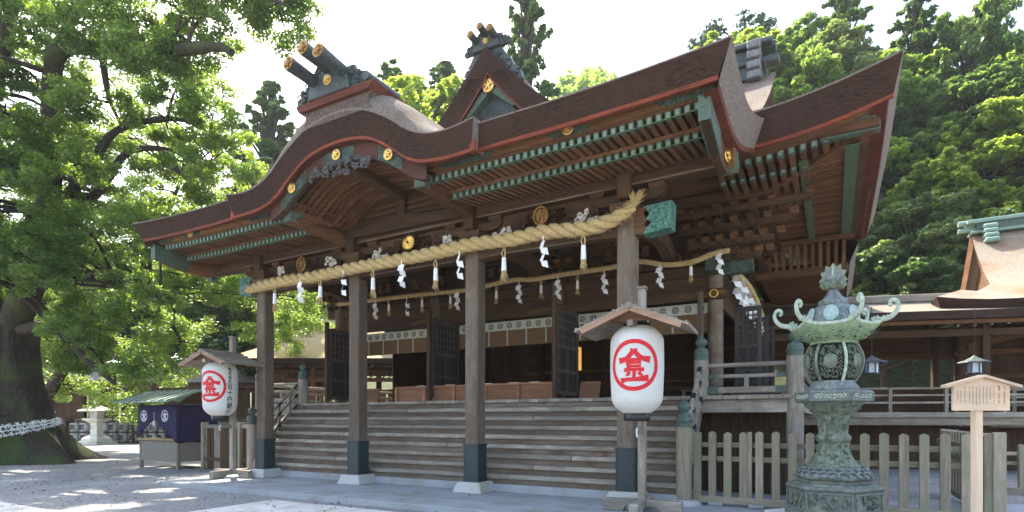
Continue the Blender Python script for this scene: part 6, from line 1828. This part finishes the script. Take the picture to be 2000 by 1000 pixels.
# ------------------------------------------------------------------ trees: clump positions (x, y, z, radius) and limbs
CAMPHOR = [(-23.1, 8.6, 7.5, 1.2), (-22.2, 9.0, 6.2, 1.0), (-26.0, 7.2, 9.3, 1.0), (-22.2, 9.6, 8.3, 1.3), (-23.1, 8.0, 10.4, 1.3), (-27.5, 7.6, 11.4, 0.9), (-23.4, 7.4, 6.2, 1.1), (-22.8, 9.1, 11.3, 1.0), (-24.7, 6.7, 6.5, 1.1), (-26.6, 8.5, 9.0, 1.1), (-24.9, 7.4, 11.8, 1.0), (-21.9, 8.3, 9.2, 1.0), (-21.7, 9.6, 9.9, 1.2), (-23.2, 7.2, 9.5, 1.3), (-23.4, 7.9, 11.6, 1.0), (-25.2, 9.0, 6.4, 1.0), (-25.7, 7.3, 8.0, 0.9), (-26.8, 10.7, 14.5, 0.9), (-25.6, 7.5, 17.6, 1.2), (-29.8, 9.1, 12.3, 1.2), (-22.1, 11.8, 19.0, 1.3), (-20.8, 12.5, 16.8, 1.3), (-20.8, 13.0, 14.4, 1.0), (-29.1, 10.5, 7.2, 1.1), (-24.8, 12.1, 12.2, 1.4), (-26.4, 11.2, 18.5, 1.2), (-19.4, 10.8, 13.2, 1.3), (-20.6, 10.9, 5.0, 1.3), (-20.9, 12.2, 12.0, 0.9), (-20.8, 11.4, 7.6, 0.9), (-16.6, 13.7, 15.2, 1.3), (-19.3, 10.7, 16.1, 0.9), (-26.0, 9.5, 18.4, 1.3), (-29.2, 9.1, 13.8, 1.3), (-24.4, 9.8, 7.8, 1.4), (-31.9, 10.4, 18.4, 1.0), (-21.7, 9.3, 16.7, 1.1), (-24.4, 9.3, 11.7, 1.0), (-21.8, 9.3, 14.3, 1.1), (-22.0, 10.5, 4.4, 1.0), (-20.5, 10.5, 15.1, 1.3), (-25.7, 10.0, 15.5, 0.9), (-19.2, 10.0, 7.9, 1.0), (-17.9, 13.3, 18.8, 1.1), (-19.5, 10.4, 3.3, 1.1), (-20.1, 11.7, 18.1, 1.0), (-21.3, 12.7, 9.3, 1.1), (-27.3, 12.0, 15.9, 1.0), (-25.6, 11.8, 16.5, 0.9), (-18.1, 13.1, 15.8, 1.4), (-26.0, 11.8, 11.5, 1.0), (-23.4, 8.2, 6.9, 1.3), (-30.3, 9.8, 19.7, 1.2), (-20.1, 13.1, 18.2, 0.9), (-20.5, 11.4, 10.3, 1.0), (-30.5, 10.1, 6.4, 1.3), (-30.6, 9.0, 6.8, 1.3), (-33.3, 9.7, 21.1, 1.3), (-32.4, 9.3, 11.3, 1.2), (-27.5, 10.1, 9.6, 1.1), (-27.5, 9.7, 14.5, 1.0), (-25.5, 8.2, 8.6, 0.9), (-25.5, 8.6, 18.0, 1.2), (-29.6, 12.1, 6.6, 0.9), (-25.1, 11.1, 9.4, 1.2), (-25.5, 8.3, 6.6, 1.0), (-23.3, 8.4, 9.5, 1.0), (-27.4, 12.3, 13.5, 0.9), (-18.1, 11.5, 13.8, 1.3), (-25.4, 12.3, 8.9, 1.1), (-27.3, 13.0, 20.5, 1.4), (-27.9, 11.2, 11.0, 1.3), (-17.8, 14.4, 18.8, 0.9), (-25.1, 7.5, 13.9, 1.4), (-33.0, 9.4, 8.5, 1.0), (-20.7, 12.2, 15.5, 1.1), (-28.6, 9.9, 13.1, 1.3), (-22.1, 9.8, 7.2, 1.3), (-16.2, 13.5, 16.5, 1.2), (-25.7, 11.8, 6.2, 1.2), (-27.2, 12.2, 4.1, 1.3), (-18.3, 10.9, 11.7, 1.0), (-27.0, 7.9, 16.4, 1.1), (-22.3, 10.5, 18.0, 1.1), (-17.7, 11.7, 11.2, 1.0), (-22.2, 11.4, 7.0, 1.0), (-28.9, 9.6, 11.7, 1.0), (-20.1, 12.6, 10.0, 1.1), (-24.6, 12.3, 11.0, 1.0), (-18.5, 13.0, 16.8, 1.1), (-19.0, 12.2, 18.3, 1.1), (-27.7, 9.6, 17.9, 1.4), (-22.1, 9.0, 6.3, 1.2), (-22.5, 11.7, 12.7, 1.2), (-21.6, 9.2, 4.4, 1.0), (-26.8, 8.4, 8.0, 1.1), (-20.3, 10.2, 13.6, 1.1), (-17.3, 11.3, 14.4, 0.9), (-23.8, 9.1, 15.4, 1.1), (-23.8, 9.9, 10.7, 1.2), (-28.4, 10.1, 16.2, 1.2), (-18.1, 11.6, 10.2, 1.0), (-18.1, 13.8, 17.7, 0.9), (-31.1, 8.9, 15.2, 1.2), (-27.6, 11.1, 21.2, 1.0), (-19.2, 10.7, 5.7, 0.9), (-22.3, 10.3, 15.7, 1.4), (-28.7, 11.1, 19.7, 1.1), (-31.6, 9.0, 13.6, 1.0), (-29.8, 11.2, 6.3, 0.9), (-26.6, 12.5, 7.7, 1.0), (-21.5, 9.4, 11.9, 1.2), (-25.9, 7.5, 8.3, 0.9), (-27.4, 8.6, 14.1, 1.4)]
BRIGHT = [(-40.5, 15.0, 11.4, 2.2), (-41.1, 12.8, 19.8, 2.1), (-38.6, 14.2, 14.5, 2.3), (-35.4, 19.0, 17.9, 2.0), (-35.0, 18.8, 22.0, 2.2), (-46.3, 12.4, 26.8, 1.9), (-42.7, 18.4, 23.5, 2.3), (-47.8, 14.6, 14.7, 1.8), (-39.2, 14.7, 26.1, 2.3), (-41.9, 19.0, 12.3, 2.0), (-48.6, 13.0, 8.2, 2.2), (-46.6, 12.2, 16.5, 2.0), (-35.2, 17.0, 25.7, 2.4), (-32.2, 17.0, 12.8, 2.3), (-38.3, 16.8, 17.6, 2.0), (-40.8, 13.6, 7.8, 1.9), (-45.4, 11.6, 22.3, 2.2), (-26.3, 19.9, 14.7, 1.2), (-32.0, 18.2, 5.8, 1.5), (-35.9, 17.4, 3.1, 1.4), (-28.3, 20.5, 13.5, 1.5), (-34.1, 20.4, 16.2, 1.8), (-31.9, 15.9, 9.8, 1.8), (-30.9, 20.9, 10.8, 1.7), (-30.9, 18.5, 16.8, 1.4), (-35.9, 19.7, 10.9, 1.5), (-33.4, 19.9, 13.3, 1.2), (-37.2, 16.8, 5.7, 1.9), (-30.0, 21.0, 8.7, 1.5), (-35.5, 18.0, 8.1, 1.3), (-31.0, 16.2, 4.0, 1.4), (-38.5, 17.0, 3.5, 1.4), (-28.2, 18.5, 15.6, 1.4), (-29.0, 20.8, 17.7, 1.3), (-30.9, 17.3, 7.4, 1.2), (-38.7, 16.3, 7.0, 2.0), (-31.5, 21.0, 20.8, 1.6), (-34.0, 15.5, 7.5, 1.2), (-40.5, 16.2, 3.6, 1.6), (-32.9, 19.9, 10.9, 1.4), (-31.7, 20.4, 9.0, 1.7), (-31.9, 16.7, 2.4, 1.4), (-31.7, 20.8, 13.3, 2.0), (-26.8, 18.3, 14.0, 1.3), (-35.9, 15.0, 4.8, 1.5), (-32.5, 17.4, 12.4, 2.0), (-35.5, 17.4, 6.3, 1.5), (-31.6, 18.6, 4.3, 1.6), (-33.2, 18.2, 14.4, 1.2), (-34.9, 16.0, 10.0, 1.7), (-29.7, 21.3, 12.3, 1.7), (-32.3, 19.1, 9.0, 1.3), (-39.4, 16.9, 9.5, 1.7), (-32.3, 20.1, 6.8, 1.6), (-31.0, 19.5, 18.5, 1.5), (-28.6, 22.7, 8.0, 1.3), (-28.0, 24.7, 7.5, 1.7), (-29.1, 21.9, 6.7, 1.2), (-29.0, 23.9, 6.5, 1.5), (-31.3, 22.7, 9.5, 1.3), (-25.4, 23.8, 8.2, 1.2), (-27.0, 23.3, 8.7, 1.6)]
LIMBS = [
  [(-29.3, 10.7, 4.1), (-28.8, 10.6, 5.3), (-27.3, 10.6, 6.8), (-26.1, 10.7, 9.4), (-24.8, 10.3, 12.2), (-24.0, 10.1, 14.5), (-22.1, 10.6, 14.4), (-19.4, 11.0, 13.7), (-16.4, 11.0, 12.9), (-15.6, 11.0, 12.5)] ,
  [(-29.4, 10.7, 4.3), (-30.0, 10.2, 7.0), (-29.7, 9.9, 12.2), (-27.7, 9.8, 15.2), (-25.6, 9.8, 18.3)] ,
  [(-26.1, 10.7, 9.4), (-24.8, 11.4, 10.9), (-23.9, 11.9, 12.5), (-21.1, 12.3, 12.5), (-19.1, 12.8, 11.9)] ,
  [(-28.2, 10.7, 5.2), (-25.8, 10.8, 5.1), (-24.3, 11.1, 3.9), (-23.0, 11.5, 2.9)] ,
  [(-26.1, 10.7, 9.2), (-24.5, 11.6, 10.2), (-23.0, 11.9, 11.5), (-21.3, 12.5, 11.5), (-19.7, 12.8, 10.6)] ,
  [(-27.4, 10.7, 6.8), (-25.1, 11.2, 7.0), (-23.1, 11.8, 6.6), (-21.4, 12.2, 5.7), (-20.5, 12.4, 4.5)] ,
  [(-24.0, 10.1, 14.5), (-23.4, 10.5, 16.1), (-21.1, 11.1, 17.2), (-17.7, 11.9, 16.0), (-14.9, 12.3, 14.5)] ,
  [(-22.1, 10.6, 14.4), (-22.4, 11.0, 13.0), (-22.6, 11.5, 12.3)] ,
]
NP = np.random.default_rng(11)
def rand_dirs(n):
    v = NP.normal(size=(n, 3)); return v / np.linalg.norm(v, axis=1, keepdims=True)
def leaf_mesh(name, clumps, per, la, lb, mat, flat=.75, droop=.0):
    C, A, B = [], [], []
    for x, y, z, r in clumps:
        n = int(per * r * r)
        # sub-clumps make tufts with gaps between them
        k = max(7, int(13 * r)); sub = rand_dirs(k) * (r * NP.uniform(.35, .95, size=(k, 1))) * np.array([1, 1, flat])
        pick = NP.integers(0, k, n)
        p = sub[pick] + rand_dirs(n) * (r * .34 * NP.uniform(.15, 1, size=(n, 1)) ** .6) * np.array([1, 1, .6])
        C.append(p + np.array([x, y, z]))
        a = rand_dirs(n); nb = rand_dirs(n) * .75 + np.array([0, 0, .9])      # leaf normals lean upwards
        nb /= np.linalg.norm(nb, axis=1, keepdims=True)
        a = a - nb * np.sum(a * nb, axis=1, keepdims=True); a /= np.linalg.norm(a, axis=1, keepdims=True)
        b = np.cross(nb, a)
        s = NP.uniform(.7, 1.25, size=(n, 1))
        A.append(a * la * s); B.append(b * lb * s)
    return quads_mesh(name, np.concatenate(C), np.concatenate(A), np.concatenate(B), mat)
LEAF_CAMPHOR = leaf_mat('camphor_leaf', (.052, .104, .030), (.33, .50, .055), .46, .4, .09)
LEAF_BRIGHT = leaf_mat('bright_leaf', (.115, .20, .040), (.48, .62, .09), .54, .35, .07)
LEAF_DARK = leaf_mat('dark_leaf', (.055, .108, .042), (.20, .32, .07), .44, .4, .07)
LEAF_MID = leaf_mat('mid_leaf', (.085, .160, .042), (.34, .50, .08), .5, .4, .07)
LEAF_PALE = leaf_mat('pale_leaf', (.14, .20, .085), (.30, .40, .10), .4, .35, .12)
LEAF_AIRY = leaf_mat('airy_leaf', (.05, .095, .05), (.10, .18, .06), .38, .4, .07)
NEEDLE = leaf_mat('cedar_needle', (.055, .110, .042), (.19, .31, .07), .42, .4, .04)
TRUNK = speckle('camphor_bark', (.022, .017, .013), (.082, .065, .050), 16, .95, 1.0, .08, stretch=(1, 1, .22), c2=(.07, .095, .03), scale2=.9)
TWIG = speckle('branch_bark', (.03, .024, .019), (.085, .068, .054), 14, .95, .8, .03)

# the great camphor
cam_t = thing('camphor_tree', 'huge old camphor tree with broad leaning trunk at the left edge', 'tree', (-29.4, 10.6, -.12))
m = MB()
base = Vector((-29.4, 10.6, 0))
nseg, nang = 60, 120
vs = []
for i in range(nseg + 1):
    t_ = i / nseg; z = -.25 + t_ * 5.6
    r = 1.05 + 1.8 * math.exp(-z * .72) - .03 * z
    cx_ = base.x + .25 * t_; cy_ = base.y + .05 * t_
    for k in range(nang):
        a = 2 * math.pi * k / nang
        rt = r * (1 + (.16 * math.exp(-z * .8)) * math.sin(a * 5 + 1.0) + .09 * math.sin(a * 7 + z * .6) * .6)
        q = Vector((math.cos(a), math.sin(a), z * .4))
        rt *= 1 + .10 * mnoise.noise(q * 2.2) + .03 * mnoise.noise(q * 7) + .022 * mnoise.noise(Vector((math.cos(a) * 16, math.sin(a) * 16, z * 1.6)))
        vs.append((cx_ + math.cos(a) * rt, cy_ + math.sin(a) * rt, z))
m.add(vs, [(i * nang + k, i * nang + (k + 1) % nang, (i + 1) * nang + (k + 1) % nang, (i + 1) * nang + k) for i in range(nseg) for k in range(nang)], 0, True)
trunk = m.build('trunk', TRUNK, cam_t)
rr = random.Random(21)
limb_pts = []
for li, l in enumerate(LIMBS):
    sp = smooth_pts(l, 6)
    r0 = [.78, .85, .30, .26, .28, .30, .26, .16][li]; r1 = [.10, .16, .06, .07, .05, .06, .06, .05][li]
    rads = [lerp(r0, r1, (i / (len(sp) - 1)) ** .55) for i in range(len(sp))]
    MB().tube(sp, rads, 12, rough=.25, rs=1.3).build('limb', TRUNK if li < 2 else TWIG, cam_t)
    limb_pts += list(zip(sp, rads))
def twigs(clumps, pts, name, parent, mat, r=.06):
    m = MB()
    for x, y, z, rad in clumps:
        c = Vector((x, y, z))
        p, pr = min(pts, key=lambda q: (q[0] - c).length + (1.5 if q[0].z > c.z + 1 else 0))
        mid = p.lerp(c, .5) + Vector((rr.uniform(-.4, .4), rr.uniform(-.4, .4), rr.uniform(-.1, .5)))
        sp = smooth_pts([p, mid, c], 5)
        m.tube(sp, [lerp(min(pr * .6, r * 1.4), r * .35, i / (len(sp) - 1)) for i in range(len(sp))], 6, rough=.2)
        for j in range(4):
            e = c + Vector((rr.uniform(-1, 1), rr.uniform(-1, 1), rr.uniform(-.5, .7))) * rad * .8
            m.tube([sp[6], sp[6].lerp(e, .5) + Vector((0, 0, .1)), e], [r * .4, r * .3, r * .12], 5)
    return m.build(name, mat, parent, kind='stuff')
twigs(CAMPHOR, limb_pts, 'branchlets', cam_t, TWIG, .075)
crown = bpy.data.objects.new('crown', leaf_mesh('crown', CAMPHOR, 2500, .059, .034, LEAF_CAMPHOR)); put(crown, cam_t)
# cords with knotted paper fortunes round the trunk
pf_ = thing('fortune_papers', 'cords of knotted white paper fortunes tied round the big trunk', 'paper fortunes', (-27.6, 9.6, .9))
rr2 = random.Random(17)
for row in range(3):
    m = MB(); pts = []
    for i in range(30):
        a = math.radians(-150 + 190 * i / 29); z = .55 + row * .27 * (1.3 - i / 29) + 1.5 * (i / 29 - .38)
        r = (1.05 + 1.8 * math.exp(-z * .72) - .03 * z) * 1.10 + .14
        pts.append(Vector((base.x + .1 + math.cos(a) * r, base.y + math.sin(a) * r, z)))
    m.tube(pts, .015, 5)
    co = m.build('cord', PAPER, pf_)
    m = MB()
    for i in range(230):
        p = pts[0]; q = rr2.uniform(0, 28.99); j = int(q); p = pts[j].lerp(pts[j + 1], q - j)
        d = Vector((rr2.uniform(-1, 1), rr2.uniform(-1, 1), rr2.uniform(-1, .6))).normalized() * .11; out_ = (p - Vector((base.x, base.y, p.z))).normalized() * .03
        m.beam(p - d + out_, p + d * .8 + out_, .028, .012)
    m.build('knotted_papers', PAPER, co, kind='stuff')

# the sunlit tree behind
bt = thing('bright_tree', 'sunlit yellow green tree behind the big camphor', 'tree', (-40.0, 15.6, -.12))
sp = smooth_pts([(-40.0, 15.6, -.2), (-39.0, 16.0, 3), (-36.5, 17.0, 6.5), (-33.5, 18.3, 10), (-31.6, 19.2, 15)], 5)
MB().tube(sp, [lerp(.4, .08, i / (len(sp) - 1)) for i in range(len(sp))], 12, rough=.2).build('trunk', TWIG, bt)
twigs(BRIGHT, [(p, .2) for p in sp[6:]], 'branchlets', bt, TWIG, .05)
put(bpy.data.objects.new('crown', leaf_mesh('crown', BRIGHT, 1050, .078, .045, LEAF_BRIGHT)), bt)

# ---- woodland behind: prototypes, then copies
def proto(name, kind, seed, h, rad, mat, per, la, lb):
    rr_ = random.Random(seed); cl = []
    if kind == 'broad':
        n = 74
        for i in range(n):
            t_ = rr_.random(); a = rr_.uniform(0, 6.28); e = rr_.uniform(.35, 1)
            z = h * (.42 + .52 * t_); w_ = rad * math.sqrt(max(.08, 1 - ((t_ - .35) / .75) ** 2)) * e
            cl.append((math.cos(a) * w_, math.sin(a) * w_, z, rr_.uniform(.13, .25) * rad))
        cl.append((0, 0, h * .93, .3 * rad))
    else:
        n = 80
        for i in range(n):
            t_ = (i + rr_.random()) / n; a = i * 2.4 + rr_.uniform(-.4, .4); w_ = rad * (1 - t_) ** .7 * rr_.uniform(.35, 1.0)
            cl.append((math.cos(a) * w_, math.sin(a) * w_, h * (.16 + .84 * t_) - .2 * w_, rad * rr_.uniform(.16, .26) * (1.15 - .5 * t_)))
    me = leaf_mesh(name + '_crown', cl, per, la, lb, mat, .8 if kind == 'broad' else .6)
    m = MB()
    sp = smooth_pts([(0, 0, -1.5), (.1, 0, h * .3), (-.1, .1, h * .6), (0, 0, h * .95)], 4)
    m.tube(sp, [lerp(.020 * h, .004 * h, i / (len(sp) - 1)) for i in range(len(sp))], 8, rough=.15)
    for x, y, z, r in cl:
        m.tube([(0, 0, z * .8), (x * .5, y * .5, z * .92), (x, y, z)], [.009 * h, .006 * h, .003 * h], 5)
    return me, m.mesh(name + '_trunk', TWIG)
PR = {
 'bright': proto('bright', 'broad', 1, 9, 4.2, LEAF_BRIGHT, 1300, .105, .062),
 'mid': proto('mid', 'broad', 2, 10, 4.4, LEAF_MID, 1300, .105, .062),
 'dark': proto('dark', 'broad', 3, 10, 4.2, LEAF_DARK, 1300, .105, .062),
 'pale': proto('pale', 'broad', 4, 8, 4.0, LEAF_PALE, 1300, .105, .055),
 'airy': proto('airy', 'broad', 6, 13, 3.6, LEAF_AIRY, 430, .13, .065),
 'cedar': proto('cedar', 'conifer', 5, 16, 3.6, NEEDLE, 800, .17, .055),
}
KIND = {'bright': 'bright yellow green broadleaf tree', 'mid': 'mid green broadleaf tree', 'dark': 'dark evergreen tree', 'pale': 'pale silvery leaved tree', 'airy': 'thin crowned open tree', 'cedar': 'tall dark cedar'}
def wood_h(x, y):
    zc = -.4845 * x + .8748 * y; xr = (.8748 * x + .4845 * y) / max(zc, 1)
    A = interp([(-.9, .05), (-.5, .16), (-.1, .36), (.02, .62), (.1, .86), (.3, .80), (.42, .58), (.6, .50), (.9, .46), (1.2, .52)], xr)
    z0 = interp([(-.9, 62), (-.4, 44), (.0, 42), (.5, 33), (1.0, 30)], xr)
    d = max(0, zc - z0)
    return -.12 + A * d * min(1, d / 12) * (1 - .25 * min(1, d / 260))
m = MB()
def hp(u, v):
    zc = 26 + 300 * v * v; xr = lerp(-1.25, 1.35, u) * zc
    x = .8748 * xr - .4845 * zc; y = .4845 * xr + .8748 * zc
    h = wood_h(x, y)
    return (x, y, h - .15 + (1.5 * mnoise.noise(Vector((x, y, 0)) * .06) if h > .5 else 0))
m.grid(hp, fr(0, 1, 60), fr(0, 1, 50))
m.build('hill', speckle('leaf_litter', (.035, .045, .02), (.085, .095, .04), 2.0, 1.0, .5, .1), kind='structure', label='wooded hillside rising behind the shrine')
def plant(kind, x, y, s, where, sxy=1.0, z=None):
    zz = wood_h(x, y) if z is None else z
    t = thing(kind + '_tree', KIND[kind] + ' ' + where, 'tree', (x, y, zz), rr.uniform(0, 6.28), group='trees on the wooded slope')
    for nm, me in (('crown', PR[kind][0]), ('trunk', PR[kind][1])):
        o = bpy.data.objects.new(nm, me); COL.objects.link(o); o.parent = t
    t.scale = (s * sxy, s * sxy, s)
    return t
# tops at known heights: scale chosen so that the crown reaches them
def topped(kind, x, y, ztop, where, sxy=1.0, hs=None):
    h = {'bright': 9, 'mid': 10, 'dark': 10, 'pale': 8, 'airy': 13, 'cedar': 16}[kind]
    z0 = wood_h(x, y)
    s = hs or (ztop - z0) / h
    return plant(kind, x, y, s, where, sxy, ztop - h * s)
topped('cedar', -46.7, 37.0, 33.5, 'standing behind the curved gable ornament', 1.35, 1.3)
topped('dark', -44.0, 36.0, 24.5, 'low behind the curved gable ornament', 1.0, 1.5)
topped('cedar', -36.7, 42.6, 35.0, 'between the two roof ornaments', 1.6, 1.3)
topped('cedar', -35.1, 49.1, 38.4, 'rounded top just left of the dormer gable', 1.5, 1.3)
topped('bright', -24.8, 31.8, 24.6, 'just left of the dormer gable', .95, 1.4)
topped('bright', -27.3, 31.0, 21.0, 'low behind the porch roof curve', .95, 1.3)
topped('cedar', -19.4, 37.3, 34.5, 'towering behind the dormer gable', .72, 1.55)
topped('airy', -11.2, 62.4, 42.4, 'on the ridge, smaller of two above the porch corner', .75, 1.1)
topped('airy', -7.9, 64.2, 43.0, 'on the ridge, broader of two above the porch corner', 1.1, 1.1)
topped('bright', -6.5, 47.0, 30.6, 'behind the end of the main ridge', .9, 1.2)
topped('mid', -4.2, 45.5, 28.5, 'just beyond the end of the main ridge', .9, 1.3)
topped('pale', -.5, 47.7, 28.6, 'round and pale above the main eave', 1.0, 1.15)
topped('bright', -2.2, 44.0, 22.0, 'low behind the main eave', .9, 1.1)
topped('cedar', .9, 57.7, 40.5, 'tall above the main eave', .9, 1.4)
topped('mid', -2.0, 58.5, 37.0, 'high above the main eave, left of the tall cedar', .75, 1.6)
topped('cedar', 5.5, 52.5, 34.0, 'broad and tall at the upper right', .95, 1.35)
topped('mid', 8.3, 52.8, 31.5, 'tall at the upper right beside the broad cedar', .55, 1.9)
topped('mid', 3.6, 50.0, 27.0, 'right of the main eave corner', 1.0, 1.4)
topped('bright', 11.3, 49.0, 25.0, 'at the right edge above the neighbour hall', .75, 1.5)
topped('bright', 7.9, 43.5, 18.0, 'above the copper ridge of the neighbour hall', 1.1, 1.15)
topped('bright', 11.5, 43.0, 20.0, 'at the right edge, low above the copper ridge', 1.1, 1.2)
topped('pale', 4.0, 41.0, 14.3, 'low between eave and neighbour hall', 1.1, 1.1)
topped('dark', 2.4, 38.5, 11.0, 'dark and low beside the bronze finial', 1.1, 1.0)
topped('pale', 5.6, 39.0, 12.0, 'low and pale beside the neighbour gable', 1.1, 1.0)
topped('bright', 5.2, 45.0, 19.5, 'mid slope right of the main eave', 1.0, 1.1)
topped('dark', 8.0, 47.5, 23.5, 'mid slope at the right, under the broad cedar', 1.1, 1.3)
topped('dark', 15.5, 52.0, 27.0, 'high at the right edge', 1.2, 1.6)
topped('mid', 16.5, 58.0, 31.0, 'highest at the right edge', 1.3, 1.8)
topped('dark', -37.1, 33.0, 13.5, 'dark behind the tan pavilion roof', 1.2, 1.3)
topped('dark', -33.0, 36.5, 14.0, 'dark behind the pavilion, seen under the porch', 1.2, 1.3)
topped('dark', -41.5, 31.5, 12.0, 'dark behind the side gallery', 1.2, 1.2)
topped('mid', -48.0, 34.0, 16.0, 'behind the long side gallery', 1.2, 1.5)
topped('dark', -56.0, 32.0, 16.0, 'behind the far gallery', 1.3, 1.5)
topped('mid', -66.0, 30.0, 17.0, 'behind the far gallery, at the left', 1.3, 1.5)
topped('dark', -76.0, 27.0, 18.0, 'beyond the far gallery at the left edge', 1.4, 1.6)
# more of the slope, filled where the eye can see it
rr4 = random.Random(33); k = 0
for i in range(46):
    xr = rr4.uniform(.38, 1.12); zc = rr4.uniform(42, 66)
    x = .8748 * xr * zc - .4845 * zc; y = .4845 * xr * zc + .8748 * zc
    kd = rr4.choice(('mid', 'dark', 'bright', 'cedar', 'mid', 'pale', 'bright'))
    plant(kd, x, y, rr4.uniform(1.0, 1.5), 'in the mass of woodland climbing the slope at right', 1.1)
# far wooded ridge that reads as one mass
cl = []
for i in range(900):
    zc = rr4.uniform(95, 300); xr = rr4.uniform(-.35, 1.0) * zc
    x = .8748 * xr - .4845 * zc; y = .4845 * xr + .8748 * zc
    cl.append((x, y, wood_h(x, y) + rr4.uniform(1, 6), rr4.uniform(2.5, 4.5)))
fo = bpy.data.objects.new('distant_forest', leaf_mesh('distant_forest', cl, 14, .75, .5, LEAF_MID)); put(fo, None)
fo['kind'] = 'stuff'; fo['label'] = 'distant wooded ridge behind the hall'; fo['category'] = 'forest'

# ---- fallen leaves blown about the court
rl = random.Random(70); n_ = 2600
P_ = np.array([(rl.uniform(-26, 3), rl.uniform(1.5, 12.5)) for _ in range(n_)])
on = (P_[:, 0] > -15.2) & (P_[:, 0] < 3.2) & (P_[:, 1] > 8.65)
zz = np.where(on, .008, -.095)
keep = ~(on & (P_[:, 1] > 10.3)) & ~(on & (NP.random(n_) < .85))
C_ = np.column_stack([P_, zz])[keep]; k_ = len(C_)
A_ = NP.normal(size=(k_, 3)) * np.array([1, 1, .18]); A_ *= .038 / np.linalg.norm(A_, axis=1, keepdims=True)
B_ = np.cross(A_, NP.normal(size=(k_, 3)) * .25 + np.array([0, 0, 1])); B_ *= .02 / np.linalg.norm(B_, axis=1, keepdims=True)
fl_ = bpy.data.objects.new('fallen_leaves', quads_mesh('fallen_leaves', C_.astype(np.float32), A_, B_, leaf_mat('dry_leaf', (.16, .09, .035), (.14, .08, .03), .2, .5, .03))); put(fl_, None)
fl_['kind'] = 'stuff'; fl_['label'] = 'dry brown leaves scattered over the gravel and paving'; fl_['category'] = 'leaves'
# ---- the summer air that softens the far slope
hz = MB().box(-455, 455, -455, 455, -1.2, 210)
hzm = bpy.data.materials.new('summer_haze'); hzm.use_nodes = True
hn = hzm.node_tree; hn.nodes.clear()
ho = hn.nodes.new('ShaderNodeOutputMaterial'); hv = hn.nodes.new('ShaderNodeVolumePrincipled')
hv.inputs['Color'].default_value = (.86, .92, 1.0, 1); hv.inputs['Density'].default_value = .0003; hv.inputs['Anisotropy'].default_value = .25
hn.links.new(hv.outputs[0], ho.inputs['Volume'])
hob = hz.build('haze', hzm, kind='stuff')
